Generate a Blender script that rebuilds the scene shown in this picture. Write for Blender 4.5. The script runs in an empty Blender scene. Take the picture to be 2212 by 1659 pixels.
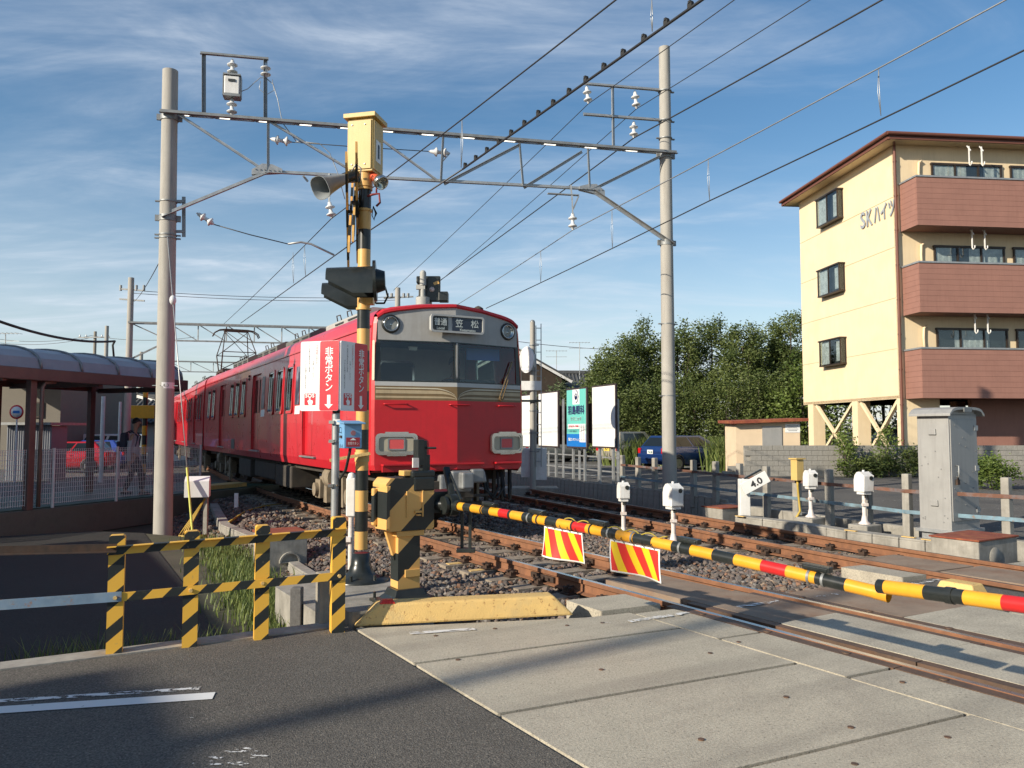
import bpy, math, random
import numpy as np
from mathutils import Vector, Matrix
random.seed(7); RNG = np.random.default_rng(7)
SC = bpy.context.scene
COL = SC.collection
# ------------------------------------------------------------------ camera
F, CX, CY, HY, EYE = 1700.0, 1106.0, 829.5, 930.0, 1.58
PITCH = math.atan((HY - CY) / F)
cam = bpy.data.cameras.new("camera"); cam.sensor_width = 36; cam.lens = F / 2212 * 36
cam.clip_start = .05; cam.clip_end = 3000
camo = bpy.data.objects.new("camera", cam); COL.objects.link(camo)
camo.location = (0, 0, EYE); camo.rotation_euler = (math.pi / 2 + PITCH, 0, 0)
SC.camera = camo
# ------------------------------------------------------------------ sky, sun, exposure
SUN_EL = math.radians(24); SUN_H = Vector((-.80, -.61, 0)).normalized()
world = bpy.data.worlds.new("World"); SC.world = world; world.use_nodes = True
wn = world.node_tree.nodes; wl = world.node_tree.links; wn.clear()
def W(t, **k):
    n = wn.new(t)
    for a, b in k.items(): setattr(n, a, b)
    return n
sky = W('ShaderNodeTexSky', sky_type='NISHITA', sun_disc=False, sun_elevation=SUN_EL,
        sun_rotation=math.atan2(SUN_H.x, SUN_H.y), air_density=1.15, dust_density=.5, ozone_density=2.2)
tc = W('ShaderNodeTexCoord'); sep = W('ShaderNodeSeparateXYZ'); wl.new(tc.outputs['Generated'], sep.inputs[0])
def wm(op, a, b=None, c=None):
    n = W('ShaderNodeMath', operation=op)
    for i, x in enumerate((a, b, c)):
        if x is None: continue
        if isinstance(x, (int, float)): n.inputs[i].default_value = x
        else: wl.new(x, n.inputs[i])
    return n.outputs[0]
zc = wm('ADD', wm('MAXIMUM', sep.outputs[2], 0.0), .12)
px_ = wm('DIVIDE', sep.outputs[0], zc); py_ = wm('DIVIDE', sep.outputs[1], zc)
def cloud(scale, rot, stretch, lo, hi, seed, dist=1.2, det=9, warp=.35):
    cmb = W('ShaderNodeCombineXYZ'); wl.new(px_, cmb.inputs[0]); wl.new(py_, cmb.inputs[1]); cmb.inputs[2].default_value = seed
    mp = W('ShaderNodeMapping'); mp.inputs['Rotation'].default_value = (0, 0, rot); mp.inputs['Scale'].default_value = (stretch, 1, 1)
    wl.new(cmb.outputs[0], mp.inputs[0])
    nz = W('ShaderNodeTexNoise'); nz.inputs['Scale'].default_value = scale; nz.inputs['Detail'].default_value = det
    nz.inputs['Roughness'].default_value = .62; nz.inputs['Distortion'].default_value = dist
    wl.new(mp.outputs[0], nz.inputs['Vector'])
    mr = W('ShaderNodeMapRange', interpolation_type='SMOOTHSTEP'); mr.inputs[1].default_value = lo; mr.inputs[2].default_value = hi
    wl.new(nz.outputs[0], mr.inputs[0]); return mr.outputs[0]
c1 = cloud(1.5, .45, .36, .45, .80, 3.1, 1.0, 9)          # long thin cirrus streaks
c2 = cloud(.7, .25, .50, .46, .74, 11.7, .8)       # broad veil patches
c3 = cloud(3.4, .5, .42, .36, .78, 7.3, .9, 9)       # fine wisps
hz = W('ShaderNodeMapRange', interpolation_type='SMOOTHSTEP'); wl.new(sep.outputs[2], hz.inputs[0])
hz.inputs[1].default_value = .36; hz.inputs[2].default_value = -.02; hz.inputs[3].default_value = .0; hz.inputs[4].default_value = .52
cov = wm('ADD', wm('MULTIPLY', c2, wm('MULTIPLY_ADD', c3, .75, .22)), wm('MULTIPLY', wm('MULTIPLY', c1, wm('MULTIPLY_ADD', c3, .7, .3)), .9))
cov = wm('MINIMUM', wm('ADD', wm('MULTIPLY', cov, .76), hz.outputs[0]), .85)
hs = W('ShaderNodeHueSaturation'); hs.inputs['Saturation'].default_value = 1.22; hs.inputs['Value'].default_value = 1.0
wl.new(sky.outputs[0], hs.inputs['Color'])
mx = W('ShaderNodeMix', data_type='RGBA'); wl.new(cov, mx.inputs[0]); wl.new(hs.outputs[0], mx.inputs[6]); mx.inputs[7].default_value = (6.0, 6.6, 7.4, 1)
bg = W('ShaderNodeBackground'); bg.inputs[1].default_value = .105; wl.new(mx.outputs[2], bg.inputs[0])
wo = W('ShaderNodeOutputWorld'); wl.new(bg.outputs[0], wo.inputs[0])
sun = bpy.data.lights.new("sun", 'SUN'); sun.energy = 5.0; sun.angle = math.radians(.55); sun.color = (1, .90, .74)
suno = bpy.data.objects.new("sun", sun); COL.objects.link(suno)
SUN = Vector((SUN_H.x * math.cos(SUN_EL), SUN_H.y * math.cos(SUN_EL), math.sin(SUN_EL)))
suno.rotation_euler = (-SUN).to_track_quat('-Z', 'Y').to_euler(); suno.location = SUN * 60
SC.view_settings.view_transform = 'Standard'; SC.view_settings.look = 'None'; SC.view_settings.exposure = .32; SC.view_settings.gamma = 1
SC.cycles.max_bounces = 7; SC.cycles.transparent_max_bounces = 16; SC.cycles.caustics_reflective = False; SC.cycles.caustics_refractive = False
# ------------------------------------------------------------------ coordinates
TA = math.radians(31.8); NV = Vector((math.cos(TA), math.sin(TA), 0)); DV = Vector((-math.sin(TA), math.cos(TA), 0)); ZV = Vector((0, 0, 1))
def T(D, s, z=0): return NV * D + DV * s + Vector((0, 0, z))          # D across the railway, s along it
def ray(u, v):
    a = (u - CX) / F; b = -(v - CY) / F
    return Vector((a, math.cos(PITCH) - b * math.sin(PITCH), math.sin(PITCH) + b * math.cos(PITCH)))
def G(u, v, z=0):
    r = ray(u, v); t = (z - EYE) / r.z; return Vector((r.x * t, r.y * t, z))
def P(u, v, Y):
    r = ray(u, v); t = Y / r.y; return Vector((r.x * t, Y, EYE + r.z * t))
def near_c(s):                                                       # centre line of the near track
    return 5.69 + (max(0, s - 8) ** 2) / 440
def far_c(s):
    x = s - 5.0; return 9.17 + .15 * (x + math.sqrt(x * x + 6)) / 2 * (1 if s < 40 else 1)
# ------------------------------------------------------------------ materials
def nt(name):
    m = bpy.data.materials.new(name); m.use_nodes = True
    n = m.node_tree.nodes; l = m.node_tree.links; b = n['Principled BSDF']; return m, n, l, b
def C4(c): return (c[0], c[1], c[2], 1)
def mat(name, col, rough=.6, metal=0, var=.18, vs=3.0, bump=0, bs=60, dirt=None, da=.0, ds=2.5, spec=.5, coat=0, speck=None, sa=0, ss=200, streak=None, sta=0, tyre=None, ta=0, grain=0, gs=110):
    m, n, l, b = nt(name)
    t = n.new('ShaderNodeTexCoord')
    nz = n.new('ShaderNodeTexNoise'); nz.inputs['Scale'].default_value = vs; nz.inputs['Detail'].default_value = 8; nz.inputs['Roughness'].default_value = .65
    l.new(t.outputs['Object'], nz.inputs['Vector'])
    rmp = n.new('ShaderNodeMapRange'); rmp.inputs[1].default_value = .3; rmp.inputs[2].default_value = .7; rmp.inputs[3].default_value = 1 - var; rmp.inputs[4].default_value = 1 + var
    l.new(nz.outputs[0], rmp.inputs[0])
    mul = n.new('ShaderNodeVectorMath'); mul.operation = 'SCALE'; mul.inputs[0].default_value = col[:3]; l.new(rmp.outputs[0], mul.inputs['Scale'])
    out = mul.outputs[0]
    def layer(out, c, amt, scale, lo, hi, stretch=None):
        z = n.new('ShaderNodeTexNoise'); z.inputs['Scale'].default_value = scale; z.inputs['Detail'].default_value = 6; z.inputs['Roughness'].default_value = .7
        if stretch:
            mp = n.new('ShaderNodeMapping'); mp.inputs['Scale'].default_value = stretch; l.new(t.outputs['Object'], mp.inputs[0]); l.new(mp.outputs[0], z.inputs['Vector'])
        else: l.new(t.outputs['Object'], z.inputs['Vector'])
        r = n.new('ShaderNodeMapRange'); r.inputs[1].default_value = lo; r.inputs[2].default_value = hi; r.inputs[4].default_value = amt
        l.new(z.outputs[0], r.inputs[0])
        x = n.new('ShaderNodeMix'); x.data_type = 'RGBA'; l.new(r.outputs[0], x.inputs[0]); l.new(out, x.inputs[6]); x.inputs[7].default_value = C4(c)
        return x.outputs[2]
    if dirt: out = layer(out, dirt, da, ds, .46, .68)
    if streak: out = layer(out, streak, sta, 2.2, .48, .72, (6, 6, .5))
    if grain:
        z = n.new('ShaderNodeTexNoise'); z.inputs['Scale'].default_value = gs; z.inputs['Detail'].default_value = 3; z.inputs['Roughness'].default_value = .7; l.new(t.outputs['Object'], z.inputs['Vector'])
        r = n.new('ShaderNodeMapRange'); r.inputs[1].default_value = .36; r.inputs[2].default_value = .66; r.inputs[3].default_value = 1 - grain; r.inputs[4].default_value = 1 + grain * 1.15; l.new(z.outputs[0], r.inputs[0]); x = n.new('ShaderNodeVectorMath'); x.operation = 'SCALE'; l.new(out, x.inputs[0]); l.new(r.outputs[0], x.inputs['Scale']); out = x.outputs[0]
    if tyre:
        z = n.new('ShaderNodeTexNoise'); z.inputs['Scale'].default_value = 1.6; z.inputs['Detail'].default_value = 5; mp = n.new('ShaderNodeMapping'); mp.vector_type = 'TEXTURE'; mp.inputs['Rotation'].default_value = (0, 0, math.radians(30)); mp.inputs['Scale'].default_value = (6, .6, 1); l.new(t.outputs['Object'], mp.inputs[0]); l.new(mp.outputs[0], z.inputs['Vector'])
        r = n.new('ShaderNodeMapRange'); r.inputs[1].default_value = .47; r.inputs[2].default_value = .72; r.inputs[4].default_value = ta; l.new(z.outputs[0], r.inputs[0]); x = n.new('ShaderNodeMix'); x.data_type = 'RGBA'; l.new(r.outputs[0], x.inputs[0]); l.new(out, x.inputs[6]); x.inputs[7].default_value = C4(tyre); out = x.outputs[2]
    if speck: out = layer(out, speck, sa, ss, .58, .66)
    l.new(out, b.inputs['Base Color'])
    b.inputs['Roughness'].default_value = rough; b.inputs['Metallic'].default_value = metal; b.inputs['Specular IOR Level'].default_value = spec; b.inputs['Coat Weight'].default_value = coat
    rv = n.new('ShaderNodeMapRange'); rv.inputs[3].default_value = max(.03, rough - .12); rv.inputs[4].default_value = min(1, rough + .12); l.new(nz.outputs[0], rv.inputs[0]); l.new(rv.outputs[0], b.inputs['Roughness'])
    if bump:
        z = n.new('ShaderNodeTexNoise'); z.inputs['Scale'].default_value = bs; z.inputs['Detail'].default_value = 4; l.new(t.outputs['Object'], z.inputs['Vector'])
        bp = n.new('ShaderNodeBump'); bp.inputs['Strength'].default_value = bump; bp.inputs['Distance'].default_value = .012; l.new(z.outputs[0], bp.inputs['Height']); l.new(bp.outputs[0], b.inputs['Normal'])
    return m
def stripes(name, ca, cb, vec, period, off=0, wear=.35):
    m, n, l, b = nt(name)
    t = n.new('ShaderNodeTexCoord'); d = n.new('ShaderNodeVectorMath'); d.operation = 'DOT_PRODUCT'; d.inputs[1].default_value = vec; l.new(t.outputs['Object'], d.inputs[0])
    a = n.new('ShaderNodeMath'); a.operation = 'MULTIPLY_ADD'; a.inputs[1].default_value = 1 / period; a.inputs[2].default_value = off; l.new(d.outputs['Value'], a.inputs[0])
    fr = n.new('ShaderNodeMath'); fr.operation = 'FRACT'; l.new(a.outputs[0], fr.inputs[0])
    g = n.new('ShaderNodeMath'); g.operation = 'GREATER_THAN'; g.inputs[1].default_value = .55; l.new(fr.outputs[0], g.inputs[0])
    nz = n.new('ShaderNodeTexNoise'); nz.inputs['Scale'].default_value = 26; nz.inputs['Detail'].default_value = 7; nz.inputs['Roughness'].default_value = .75; l.new(t.outputs['Object'], nz.inputs['Vector'])
    x = n.new('ShaderNodeMix'); x.data_type = 'RGBA'; x.inputs[6].default_value = C4(ca); x.inputs[7].default_value = C4(cb); l.new(g.outputs[0], x.inputs[0])
    r = n.new('ShaderNodeMapRange'); r.inputs[1].default_value = .60; r.inputs[2].default_value = .70; r.inputs[4].default_value = wear; l.new(nz.outputs[0], r.inputs[0])
    y = n.new('ShaderNodeMix'); y.data_type = 'RGBA'; y.inputs[7].default_value = (.30, .24, .16, 1); l.new(r.outputs[0], y.inputs[0]); l.new(x.outputs[2], y.inputs[6])
    l.new(y.outputs[2], b.inputs['Base Color']); b.inputs['Roughness'].default_value = .5
    return m
def glass(name, tint=(.55, .62, .6), refl=.10, rough=.02):
    m, n, l, b = nt(name); n.remove(b); o = n['Material Output']
    tr = n.new('ShaderNodeBsdfTransparent'); tr.inputs[0].default_value = C4(tint)
    gl = n.new('ShaderNodeBsdfGlossy'); gl.inputs['Roughness'].default_value = rough; gl.inputs['Color'].default_value = (.9, .95, 1, 1)
    fr = n.new('ShaderNodeLayerWeight'); fr.inputs[0].default_value = .5; pw = n.new('ShaderNodeMath'); pw.operation = 'POWER'; pw.inputs[1].default_value = 5; l.new(fr.outputs['Facing'], pw.inputs[0])
    ad = n.new('ShaderNodeMath'); ad.operation = 'MULTIPLY_ADD'; ad.inputs[1].default_value = 1 - refl; ad.inputs[2].default_value = refl; l.new(pw.outputs[0], ad.inputs[0])
    mxs = n.new('ShaderNodeMixShader'); l.new(ad.outputs[0], mxs.inputs[0]); l.new(tr.outputs[0], mxs.inputs[1]); l.new(gl.outputs[0], mxs.inputs[2]); l.new(mxs.outputs[0], o.inputs[0])
    return m
def attr_mat(name, attr='Col', rough=.85, bump=.3, bs=90):
    m, n, l, b = nt(name); a = n.new('ShaderNodeAttribute'); a.attribute_name = attr
    l.new(a.outputs['Color'], b.inputs['Base Color']); b.inputs['Roughness'].default_value = rough; b.inputs['Specular IOR Level'].default_value = .25
    return m
def leaf_mat(name, c1, c2, rough=.5):
    m, n, l, b = nt(name); a = n.new('ShaderNodeAttribute'); a.attribute_name = 'Col'
    x = n.new('ShaderNodeMix'); x.data_type = 'RGBA'; x.inputs[6].default_value = C4(c1); x.inputs[7].default_value = C4(c2)
    sp = n.new('ShaderNodeSeparateColor'); l.new(a.outputs['Color'], sp.inputs[0]); l.new(sp.outputs[0], x.inputs[0])
    l.new(x.outputs[2], b.inputs['Base Color']); b.inputs['Roughness'].default_value = rough; b.inputs['Specular IOR Level'].default_value = .35
    tr = n.new('ShaderNodeBsdfTranslucent'); l.new(x.outputs[2], tr.inputs[0])
    ms = n.new('ShaderNodeMixShader'); ms.inputs[0].default_value = .3; o = n['Material Output']; l.new(b.outputs[0], ms.inputs[1]); l.new(tr.outputs[0], ms.inputs[2]); l.new(ms.outputs[0], o.inputs[0])
    return m
M = {}
YEL = (.84, .47, .06); PALEY = (.72, .42, .13); BLK = (.018, .022, .021)
M['concrete'] = mat('concrete', (.33, .31, .27), .9, var=.2, vs=4, bump=.25, bs=70, dirt=(.13, .12, .10), da=.55, ds=3, streak=(.17, .16, .14), sta=.5)
M['concrete_pole'] = mat('concrete_pole', (.40, .38, .34), .85, var=.12, vs=3, bump=.12, bs=50, dirt=(.26, .24, .21), da=.4, ds=1.5, streak=(.24, .22, .19), sta=.55)
M['slab'] = mat('slab', (.46, .415, .325), .92, var=.13, vs=1.2, bump=.35, bs=160, dirt=(.27, .235, .19), da=.5, ds=1.1, tyre=(.17, .15, .125), ta=.45, grain=.20, gs=75, speck=(.11, .10, .085), sa=.9, ss=60)
M['slab_rust'] = mat('slab_rust', (.27, .20, .145), .9, var=.2, vs=3, bump=.3, bs=140, dirt=(.22, .11, .06), da=.6, ds=2.0, speck=(.1, .08, .06), sa=.6, ss=80)
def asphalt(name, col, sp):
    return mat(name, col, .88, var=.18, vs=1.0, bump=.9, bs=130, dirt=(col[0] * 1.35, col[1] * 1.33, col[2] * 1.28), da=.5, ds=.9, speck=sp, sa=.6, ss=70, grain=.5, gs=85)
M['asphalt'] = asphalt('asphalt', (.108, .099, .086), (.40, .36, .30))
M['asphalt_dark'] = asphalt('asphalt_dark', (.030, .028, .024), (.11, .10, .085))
M['asphalt_lot'] = asphalt('asphalt_lot', (.105, .10, .092), (.20, .19, .17))
M['paint_white'] = None
M['soil'] = mat('soil', (.075, .068, .045), .95, var=.4, vs=.6, bump=.5, bs=20, dirt=(.07, .085, .03), da=.7, ds=.4)
M['gravel_base'] = mat('gravel_base', (.13, .105, .09), .95, var=.45, vs=14, bump=1.0, bs=25)
M['white'] = mat('white_paint', (.78, .77, .74), .5, var=.06, vs=5, dirt=(.5, .46, .40), da=.35, ds=4, streak=(.45, .40, .34), sta=.3)
M['white_rust'] = mat('white_rust', (.72, .69, .66), .6, var=.08, vs=6, dirt=(.34, .14, .05), da=.55, ds=6, streak=(.40, .20, .09), sta=.5)
M['white_clean'] = mat('white_clean', (.82, .82, .80), .45, var=.03, vs=3)
M['yellow'] = mat('pale_yellow_paint', PALEY, .42, var=.07, vs=5, dirt=(.45, .26, .09), da=.25, ds=5)
M['yellow_box'] = mat('cream_yellow_paint', (.62, .43, .15), .45, var=.06, vs=4, streak=(.42, .29, .11), sta=.35)
M['black'] = mat('black_paint', BLK, .32, var=.25, vs=5, dirt=(.05, .05, .046), da=.4, ds=6)
M['boom_y'] = mat('boom_yellow', (.80, .37, .025), .35, var=.06, vs=7, dirt=(.5, .24, .03), da=.3, ds=9)
M['boom_r'] = mat('boom_red', (.60, .02, .02), .35, var=.1, vs=7, dirt=(.40, .02, .02), da=.35, ds=7)
M['kerb_y'] = mat('kerb_yellow', (.70, .47, .17), .75, var=.1, vs=5, bump=.35, bs=90, dirt=(.46, .36, .19), da=.5, ds=4, speck=(.28, .12, .04), sa=.8, ss=26)
M['galv'] = mat('galvanised', (.40, .41, .41), .48, .55, var=.16, vs=9, dirt=(.26, .26, .25), da=.4, ds=5)
M['galv_dark'] = mat('galvanised_dark', (.27, .28, .28), .55, .45, var=.2, vs=6, dirt=(.17, .17, .16), da=.5, ds=4)
M['cab_grey'] = mat('cabinet_grey', (.36, .355, .34), .5, .25, var=.07, vs=3, streak=(.25, .24, .23), sta=.5)
M['rail_side'] = mat('rail_rust', (.235, .105, .052), .85, var=.25, vs=5, bump=.2, bs=60, dirt=(.13, .065, .04), da=.6, ds=6, streak=(.13, .06, .03), sta=.3)
M['rail_top'] = mat('rail_top', (.56, .55, .54), .24, .9, var=.1, vs=9)
M['rail_top_dull'] = mat('rail_top_dull', (.22, .14, .10), .55, .5, var=.2, vs=9)
M['iron'] = mat('dark_iron', (.055, .036, .027), .75, .2, var=.3, vs=20, dirt=(.13, .06, .03), da=.4, ds=12)
M['rust'] = mat('rust_plate', (.23, .055, .03), .85, var=.3, vs=8, bump=.3, bs=50, dirt=(.42, .17, .05), da=.5, ds=5)
M['sleeper'] = mat('sleeper', (.30, .25, .19), .92, var=.25, vs=6, bump=.4, bs=70, dirt=(.14, .10, .07), da=.6, ds=5)
M['insul'] = mat('porcelain', (.70, .71, .71), .22, var=.06, vs=12, dirt=(.4, .4, .38), da=.4, ds=9)
M['wire'] = mat('wire', (.07, .07, .072), .5, .6, var=.1)
M['wire_l'] = mat('wire_light', (.42, .43, .43), .45, .7, var=.1)
M['rubber'] = mat('rubber', (.018, .018, .018), .75, var=.2)
M['bluebox'] = mat('blue_paint', (.16, .36, .60), .5, var=.1, vs=8, dirt=(.22, .40, .58), da=.35, ds=12)
M['bluerail'] = mat('faded_blue', (.16, .24, .33), .7, var=.2, vs=6, dirt=(.28, .33, .36), da=.6, ds=9, speck=(.3, .14, .06), sa=.7, ss=14)
M['rustrail'] = mat('rusty_blue_rail', (.10, .17, .20), .8, var=.3, vs=5, dirt=(.24, .09, .04), da=.85, ds=3.5)
M['wood'] = mat('weathered_wood', (.30, .27, .22), .9, var=.2, vs=4, bump=.3, bs=60, streak=(.16, .14, .11), sta=.6)
M['wood_dark'] = mat('dark_wood', (.05, .036, .026), .85, var=.3, vs=5)
def paint_white_worn():
    m, n, l, b = nt('road_paint'); t = n.new('ShaderNodeTexCoord')
    z = n.new('ShaderNodeTexNoise'); z.inputs['Scale'].default_value = 22; z.inputs['Detail'].default_value = 8; z.inputs['Roughness'].default_value = .8; l.new(t.outputs['Object'], z.inputs['Vector'])
    mp = n.new('ShaderNodeMapping'); mp.inputs['Rotation'].default_value = (0, 0, .5); mp.inputs['Scale'].default_value = (1, 3, 1); l.new(t.outputs['Object'], mp.inputs[0])
    w = n.new('ShaderNodeTexNoise'); w.inputs['Scale'].default_value = 6; w.inputs['Detail'].default_value = 5; w.inputs['Distortion'].default_value = 1.5; l.new(mp.outputs[0], w.inputs['Vector'])
    a = n.new('ShaderNodeMath'); a.operation = 'MULTIPLY_ADD'; a.inputs[1].default_value = .5; l.new(w.outputs[0], a.inputs[0]); 
    h = n.new('ShaderNodeMath'); h.operation = 'MULTIPLY'; h.inputs[1].default_value = .5; l.new(z.outputs[0], h.inputs[0]); l.new(h.outputs[0], a.inputs[2])
    at = n.new('ShaderNodeAttribute'); at.attribute_name = 'Col'; sc = n.new('ShaderNodeSeparateColor'); l.new(at.outputs['Color'], sc.inputs[0])
    r = n.new('ShaderNodeMath'); r.operation = 'LESS_THAN'; l.new(a.outputs[0], r.inputs[0]); l.new(sc.outputs[0], r.inputs[1])
    tr = n.new('ShaderNodeBsdfTransparent'); ms = n.new('ShaderNodeMixShader'); o = n['Material Output']
    b.inputs['Base Color'].default_value = (.74, .73, .70, 1); b.inputs['Roughness'].default_value = .75
    l.new(r.outputs[0], ms.inputs[0]); l.new(tr.outputs[0], ms.inputs[1]); l.new(b.outputs[0], ms.inputs[2]); l.new(ms.outputs[0], o.inputs[0]); return m
M['paint_white'] = paint_white_worn()
# ------------------------------------------------------------------ mesh builder
def frame(ax, up=ZV):
    ax = Vector(ax).normalized(); up = Vector(up)
    if abs(ax.dot(up)) > .98: up = Vector((1, 0, 0))
    x = up.cross(ax).normalized(); return x, ax.cross(x), ax
class MB:
    def __init__(s): s.v = []; s.f = []; s.m = []; s.sm = []
    def face(s, pts, mi=0, sm=False):
        k = len(s.v); s.v += [tuple(p) for p in pts]; s.f.append(tuple(range(k, k + len(pts)))); s.m.append(mi); s.sm.append(sm); return s
    def add(s, vs, fs, mi=0, sm=False):
        k = len(s.v); s.v += [tuple(p) for p in vs]
        for q in fs: s.f.append(tuple(i + k for i in q)); s.m.append(mi); s.sm.append(sm)
        return s
    def box(s, c, d, ax=None, mi=0, taper=1.0):
        c = Vector(c); ex, ey, ez = ax if ax else (Vector((1, 0, 0)), Vector((0, 1, 0)), ZV)
        vs = []
        for k in (-1, 1):
            t = taper if k > 0 else 1
            for j, i in ((-1, -1), (-1, 1), (1, 1), (1, -1)): vs.append(c + ex * (i * d[0] / 2 * t) + ey * (j * d[1] / 2 * t) + ez * (k * d[2] / 2))
        return s.add(vs, [(3, 2, 1, 0), (4, 5, 6, 7), (0, 1, 5, 4), (1, 2, 6, 5), (2, 3, 7, 6), (3, 0, 4, 7)], mi)
    def bar(s, p0, p1, w, h, up=ZV, mi=0):
        p0, p1 = Vector(p0), Vector(p1); x, y, a = frame(p1 - p0, up); L = (p1 - p0).length
        return s.box((p0 + p1) / 2, (w, h, L), (x, y, a), mi)
    def angle(s, p0, p1, w=.06, t=.006, up=ZV, mi=0, fx=1, fy=1):
        p0, p1 = Vector(p0), Vector(p1); x, y, a = frame(p1 - p0, up); L = (p1 - p0).length; c = (p0 + p1) / 2
        s.box(c + x * (fx * w / 2), (w, t, L), (x, y, a), mi); s.box(c + y * (fy * (w / 2 + t / 2 + .0005)), (t, w, L), (x, y, a), mi); return s
    def cyl(s, p0, p1, r0, r1=None, n=12, caps=True, mi=0, sm=True):
        p0, p1 = Vector(p0), Vector(p1); r1 = r0 if r1 is None else r1; x, y, a = frame(p1 - p0); vs = []
        for p, r in ((p0, r0), (p1, r1)):
            for i in range(n):
                t = 2 * math.pi * i / n; vs.append(p + x * (r * math.cos(t)) + y * (r * math.sin(t)))
        s.add(vs, [(i, (i + 1) % n, n + (i + 1) % n, n + i) for i in range(n)], mi, sm)
        if caps: s.add(vs[:n], [tuple(reversed(range(n)))], mi); s.add(vs[n:], [tuple(range(n))], mi)
        return s
    def tube(s, pts, r, n=6, mi=0, closed=False):
        pts = [Vector(p) for p in pts]; N = len(pts); vs = []; rs = r if isinstance(r, (list, tuple)) else [r] * N; px = None
        for i, p in enumerate(pts):
            a = (pts[min(i + 1, N - 1)] - pts[max(i - 1, 0)]) if not closed else pts[(i + 1) % N] - pts[i - 1]
            x, y, a = frame(a)
            if px is not None:
                x = (px - a * px.dot(a)); x = x.normalized() if x.length > 1e-6 else frame(a)[0]; y = a.cross(x)
            px = x
            for k in range(n):
                t = 2 * math.pi * k / n; vs.append(p + x * (rs[i] * math.cos(t)) + y * (rs[i] * math.sin(t)))
        fs = []
        for i in range(N if closed else N - 1):
            j = (i + 1) % N
            for k in range(n): fs.append((i * n + k, i * n + (k + 1) % n, j * n + (k + 1) % n, j * n + k))
        if not closed: fs += [tuple(reversed(range(n))), tuple(range((N - 1) * n, N * n))]
        return s.add(vs, fs, mi, True)
    def lathe(s, prof, c, ax=ZV, n=16, mi=0, sm=True, caps=True):
        c = Vector(c); x, y, a = frame(ax); vs = []; K = len(prof)
        for r, h in prof:
            for i in range(n):
                t = 2 * math.pi * i / n; vs.append(c + a * h + x * (r * math.cos(t)) + y * (r * math.sin(t)))
        fs = [(j * n + i, j * n + (i + 1) % n, (j + 1) * n + (i + 1) % n, (j + 1) * n + i) for j in range(K - 1) for i in range(n)]
        s.add(vs, fs, mi, sm)
        if not caps: return s
        if prof[0][0] > 1e-4: s.add(vs[:n], [tuple(reversed(range(n)))], mi)
        if prof[-1][0] > 1e-4: s.add(vs[-n:], [tuple(range(n))], mi)
        return s
    def prism(s, poly, o, ux, uy, dep, mi=0, mi_side=None, sm=False):
        o, ux, uy, dep = Vector(o), Vector(ux), Vector(uy), Vector(dep); n = len(poly)
        a = [o + ux * p[0] + uy * p[1] for p in poly]; b = [p + dep for p in a]
        fl = ux.cross(uy).dot(dep) > 0
        s.add(a, [tuple(reversed(range(n))) if fl else tuple(range(n))], mi); s.add(b, [tuple(range(n)) if fl else tuple(reversed(range(n)))], mi)
        fs = [(i, (i + 1) % n, n + (i + 1) % n, n + i) if fl else (n + i, n + (i + 1) % n, (i + 1) % n, i) for i in range(n)]
        return s.add(a + b, fs, mi if mi_side is None else mi_side, sm)
    def sphere(s, c, r, n=10, mi=0, sq=(1, 1, 1)):
        prof = []; c = Vector(c); vs = []; k = n // 2 + 1
        for j in range(k):
            th = math.pi * j / (k - 1)
            for i in range(n): vs.append(c + Vector((r * sq[0] * math.sin(th) * math.cos(2 * math.pi * i / n), r * sq[1] * math.sin(th) * math.sin(2 * math.pi * i / n), -r * sq[2] * math.cos(th))))
        return s.add(vs, [(j * n + i, j * n + (i + 1) % n, (j + 1) * n + (i + 1) % n, (j + 1) * n + i) for j in range(k - 1) for i in range(n)], mi, True)
    def build(s, name, mats, parent=None, world=True, label=None, bevel=0, kind=None, cat=None, group=None):
        me = bpy.data.meshes.new(name)
        if parent is not None and world:
            inv = WM[parent.name].inverted(); vs = [tuple(inv @ Vector(p)) for p in s.v]
        else: vs = s.v
        me.from_pydata(vs, [], s.f)
        for m in (mats if isinstance(mats, (list, tuple)) else [mats]): me.materials.append(M[m] if isinstance(m, str) else m)
        me.polygons.foreach_set('material_index', s.m); me.polygons.foreach_set('use_smooth', s.sm); me.validate(); me.update()
        o = bpy.data.objects.new(name, me); COL.objects.link(o)
        if parent is not None: o.parent = parent; WM[o.name] = WM[parent.name]
        else: WM[o.name] = Matrix.Identity(4)
        if bevel:
            b = o.modifiers.new('bevel', 'BEVEL'); b.width = bevel; b.segments = 2; b.limit_method = 'ANGLE'; b.angle_limit = .6
        tag(o, label, cat, group, kind); return o
WM = {}
def tag(o, label=None, cat=None, group=None, kind=None):
    if label: o['label'] = label
    if cat: o['category'] = cat
    if group: o['group'] = group
    if kind: o['kind'] = kind
    return o
def thing(name, label, cat, loc=(0, 0, 0), rz=0, group=None):
    o = bpy.data.objects.new(name, None); COL.objects.link(o); o.empty_display_size = .2
    o.location = loc; o.rotation_euler = (0, 0, rz); WM[o.name] = Matrix.Translation(Vector(loc)) @ Matrix.Rotation(rz, 4, 'Z')
    return tag(o, label, cat, group)
def copy_tree(o, loc=None, rz=None, label=None, parent=None):
    c = o.copy(); COL.objects.link(c)
    if parent is not None: c.parent = parent
    if loc is not None: c.location = loc
    if rz is not None: c.rotation_euler = (0, 0, rz)
    if label: c['label'] = label
    for ch in o.children: copy_tree(ch, parent=c)
    return c
def inst(o, name, parent, mtx):                       # a further piece that shares the mesh of o
    c = bpy.data.objects.new(name, o.data); COL.objects.link(c)
    c.parent = parent; c.matrix_local = mtx; WM[c.name] = WM[parent.name]; return c
_txt = {}
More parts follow.
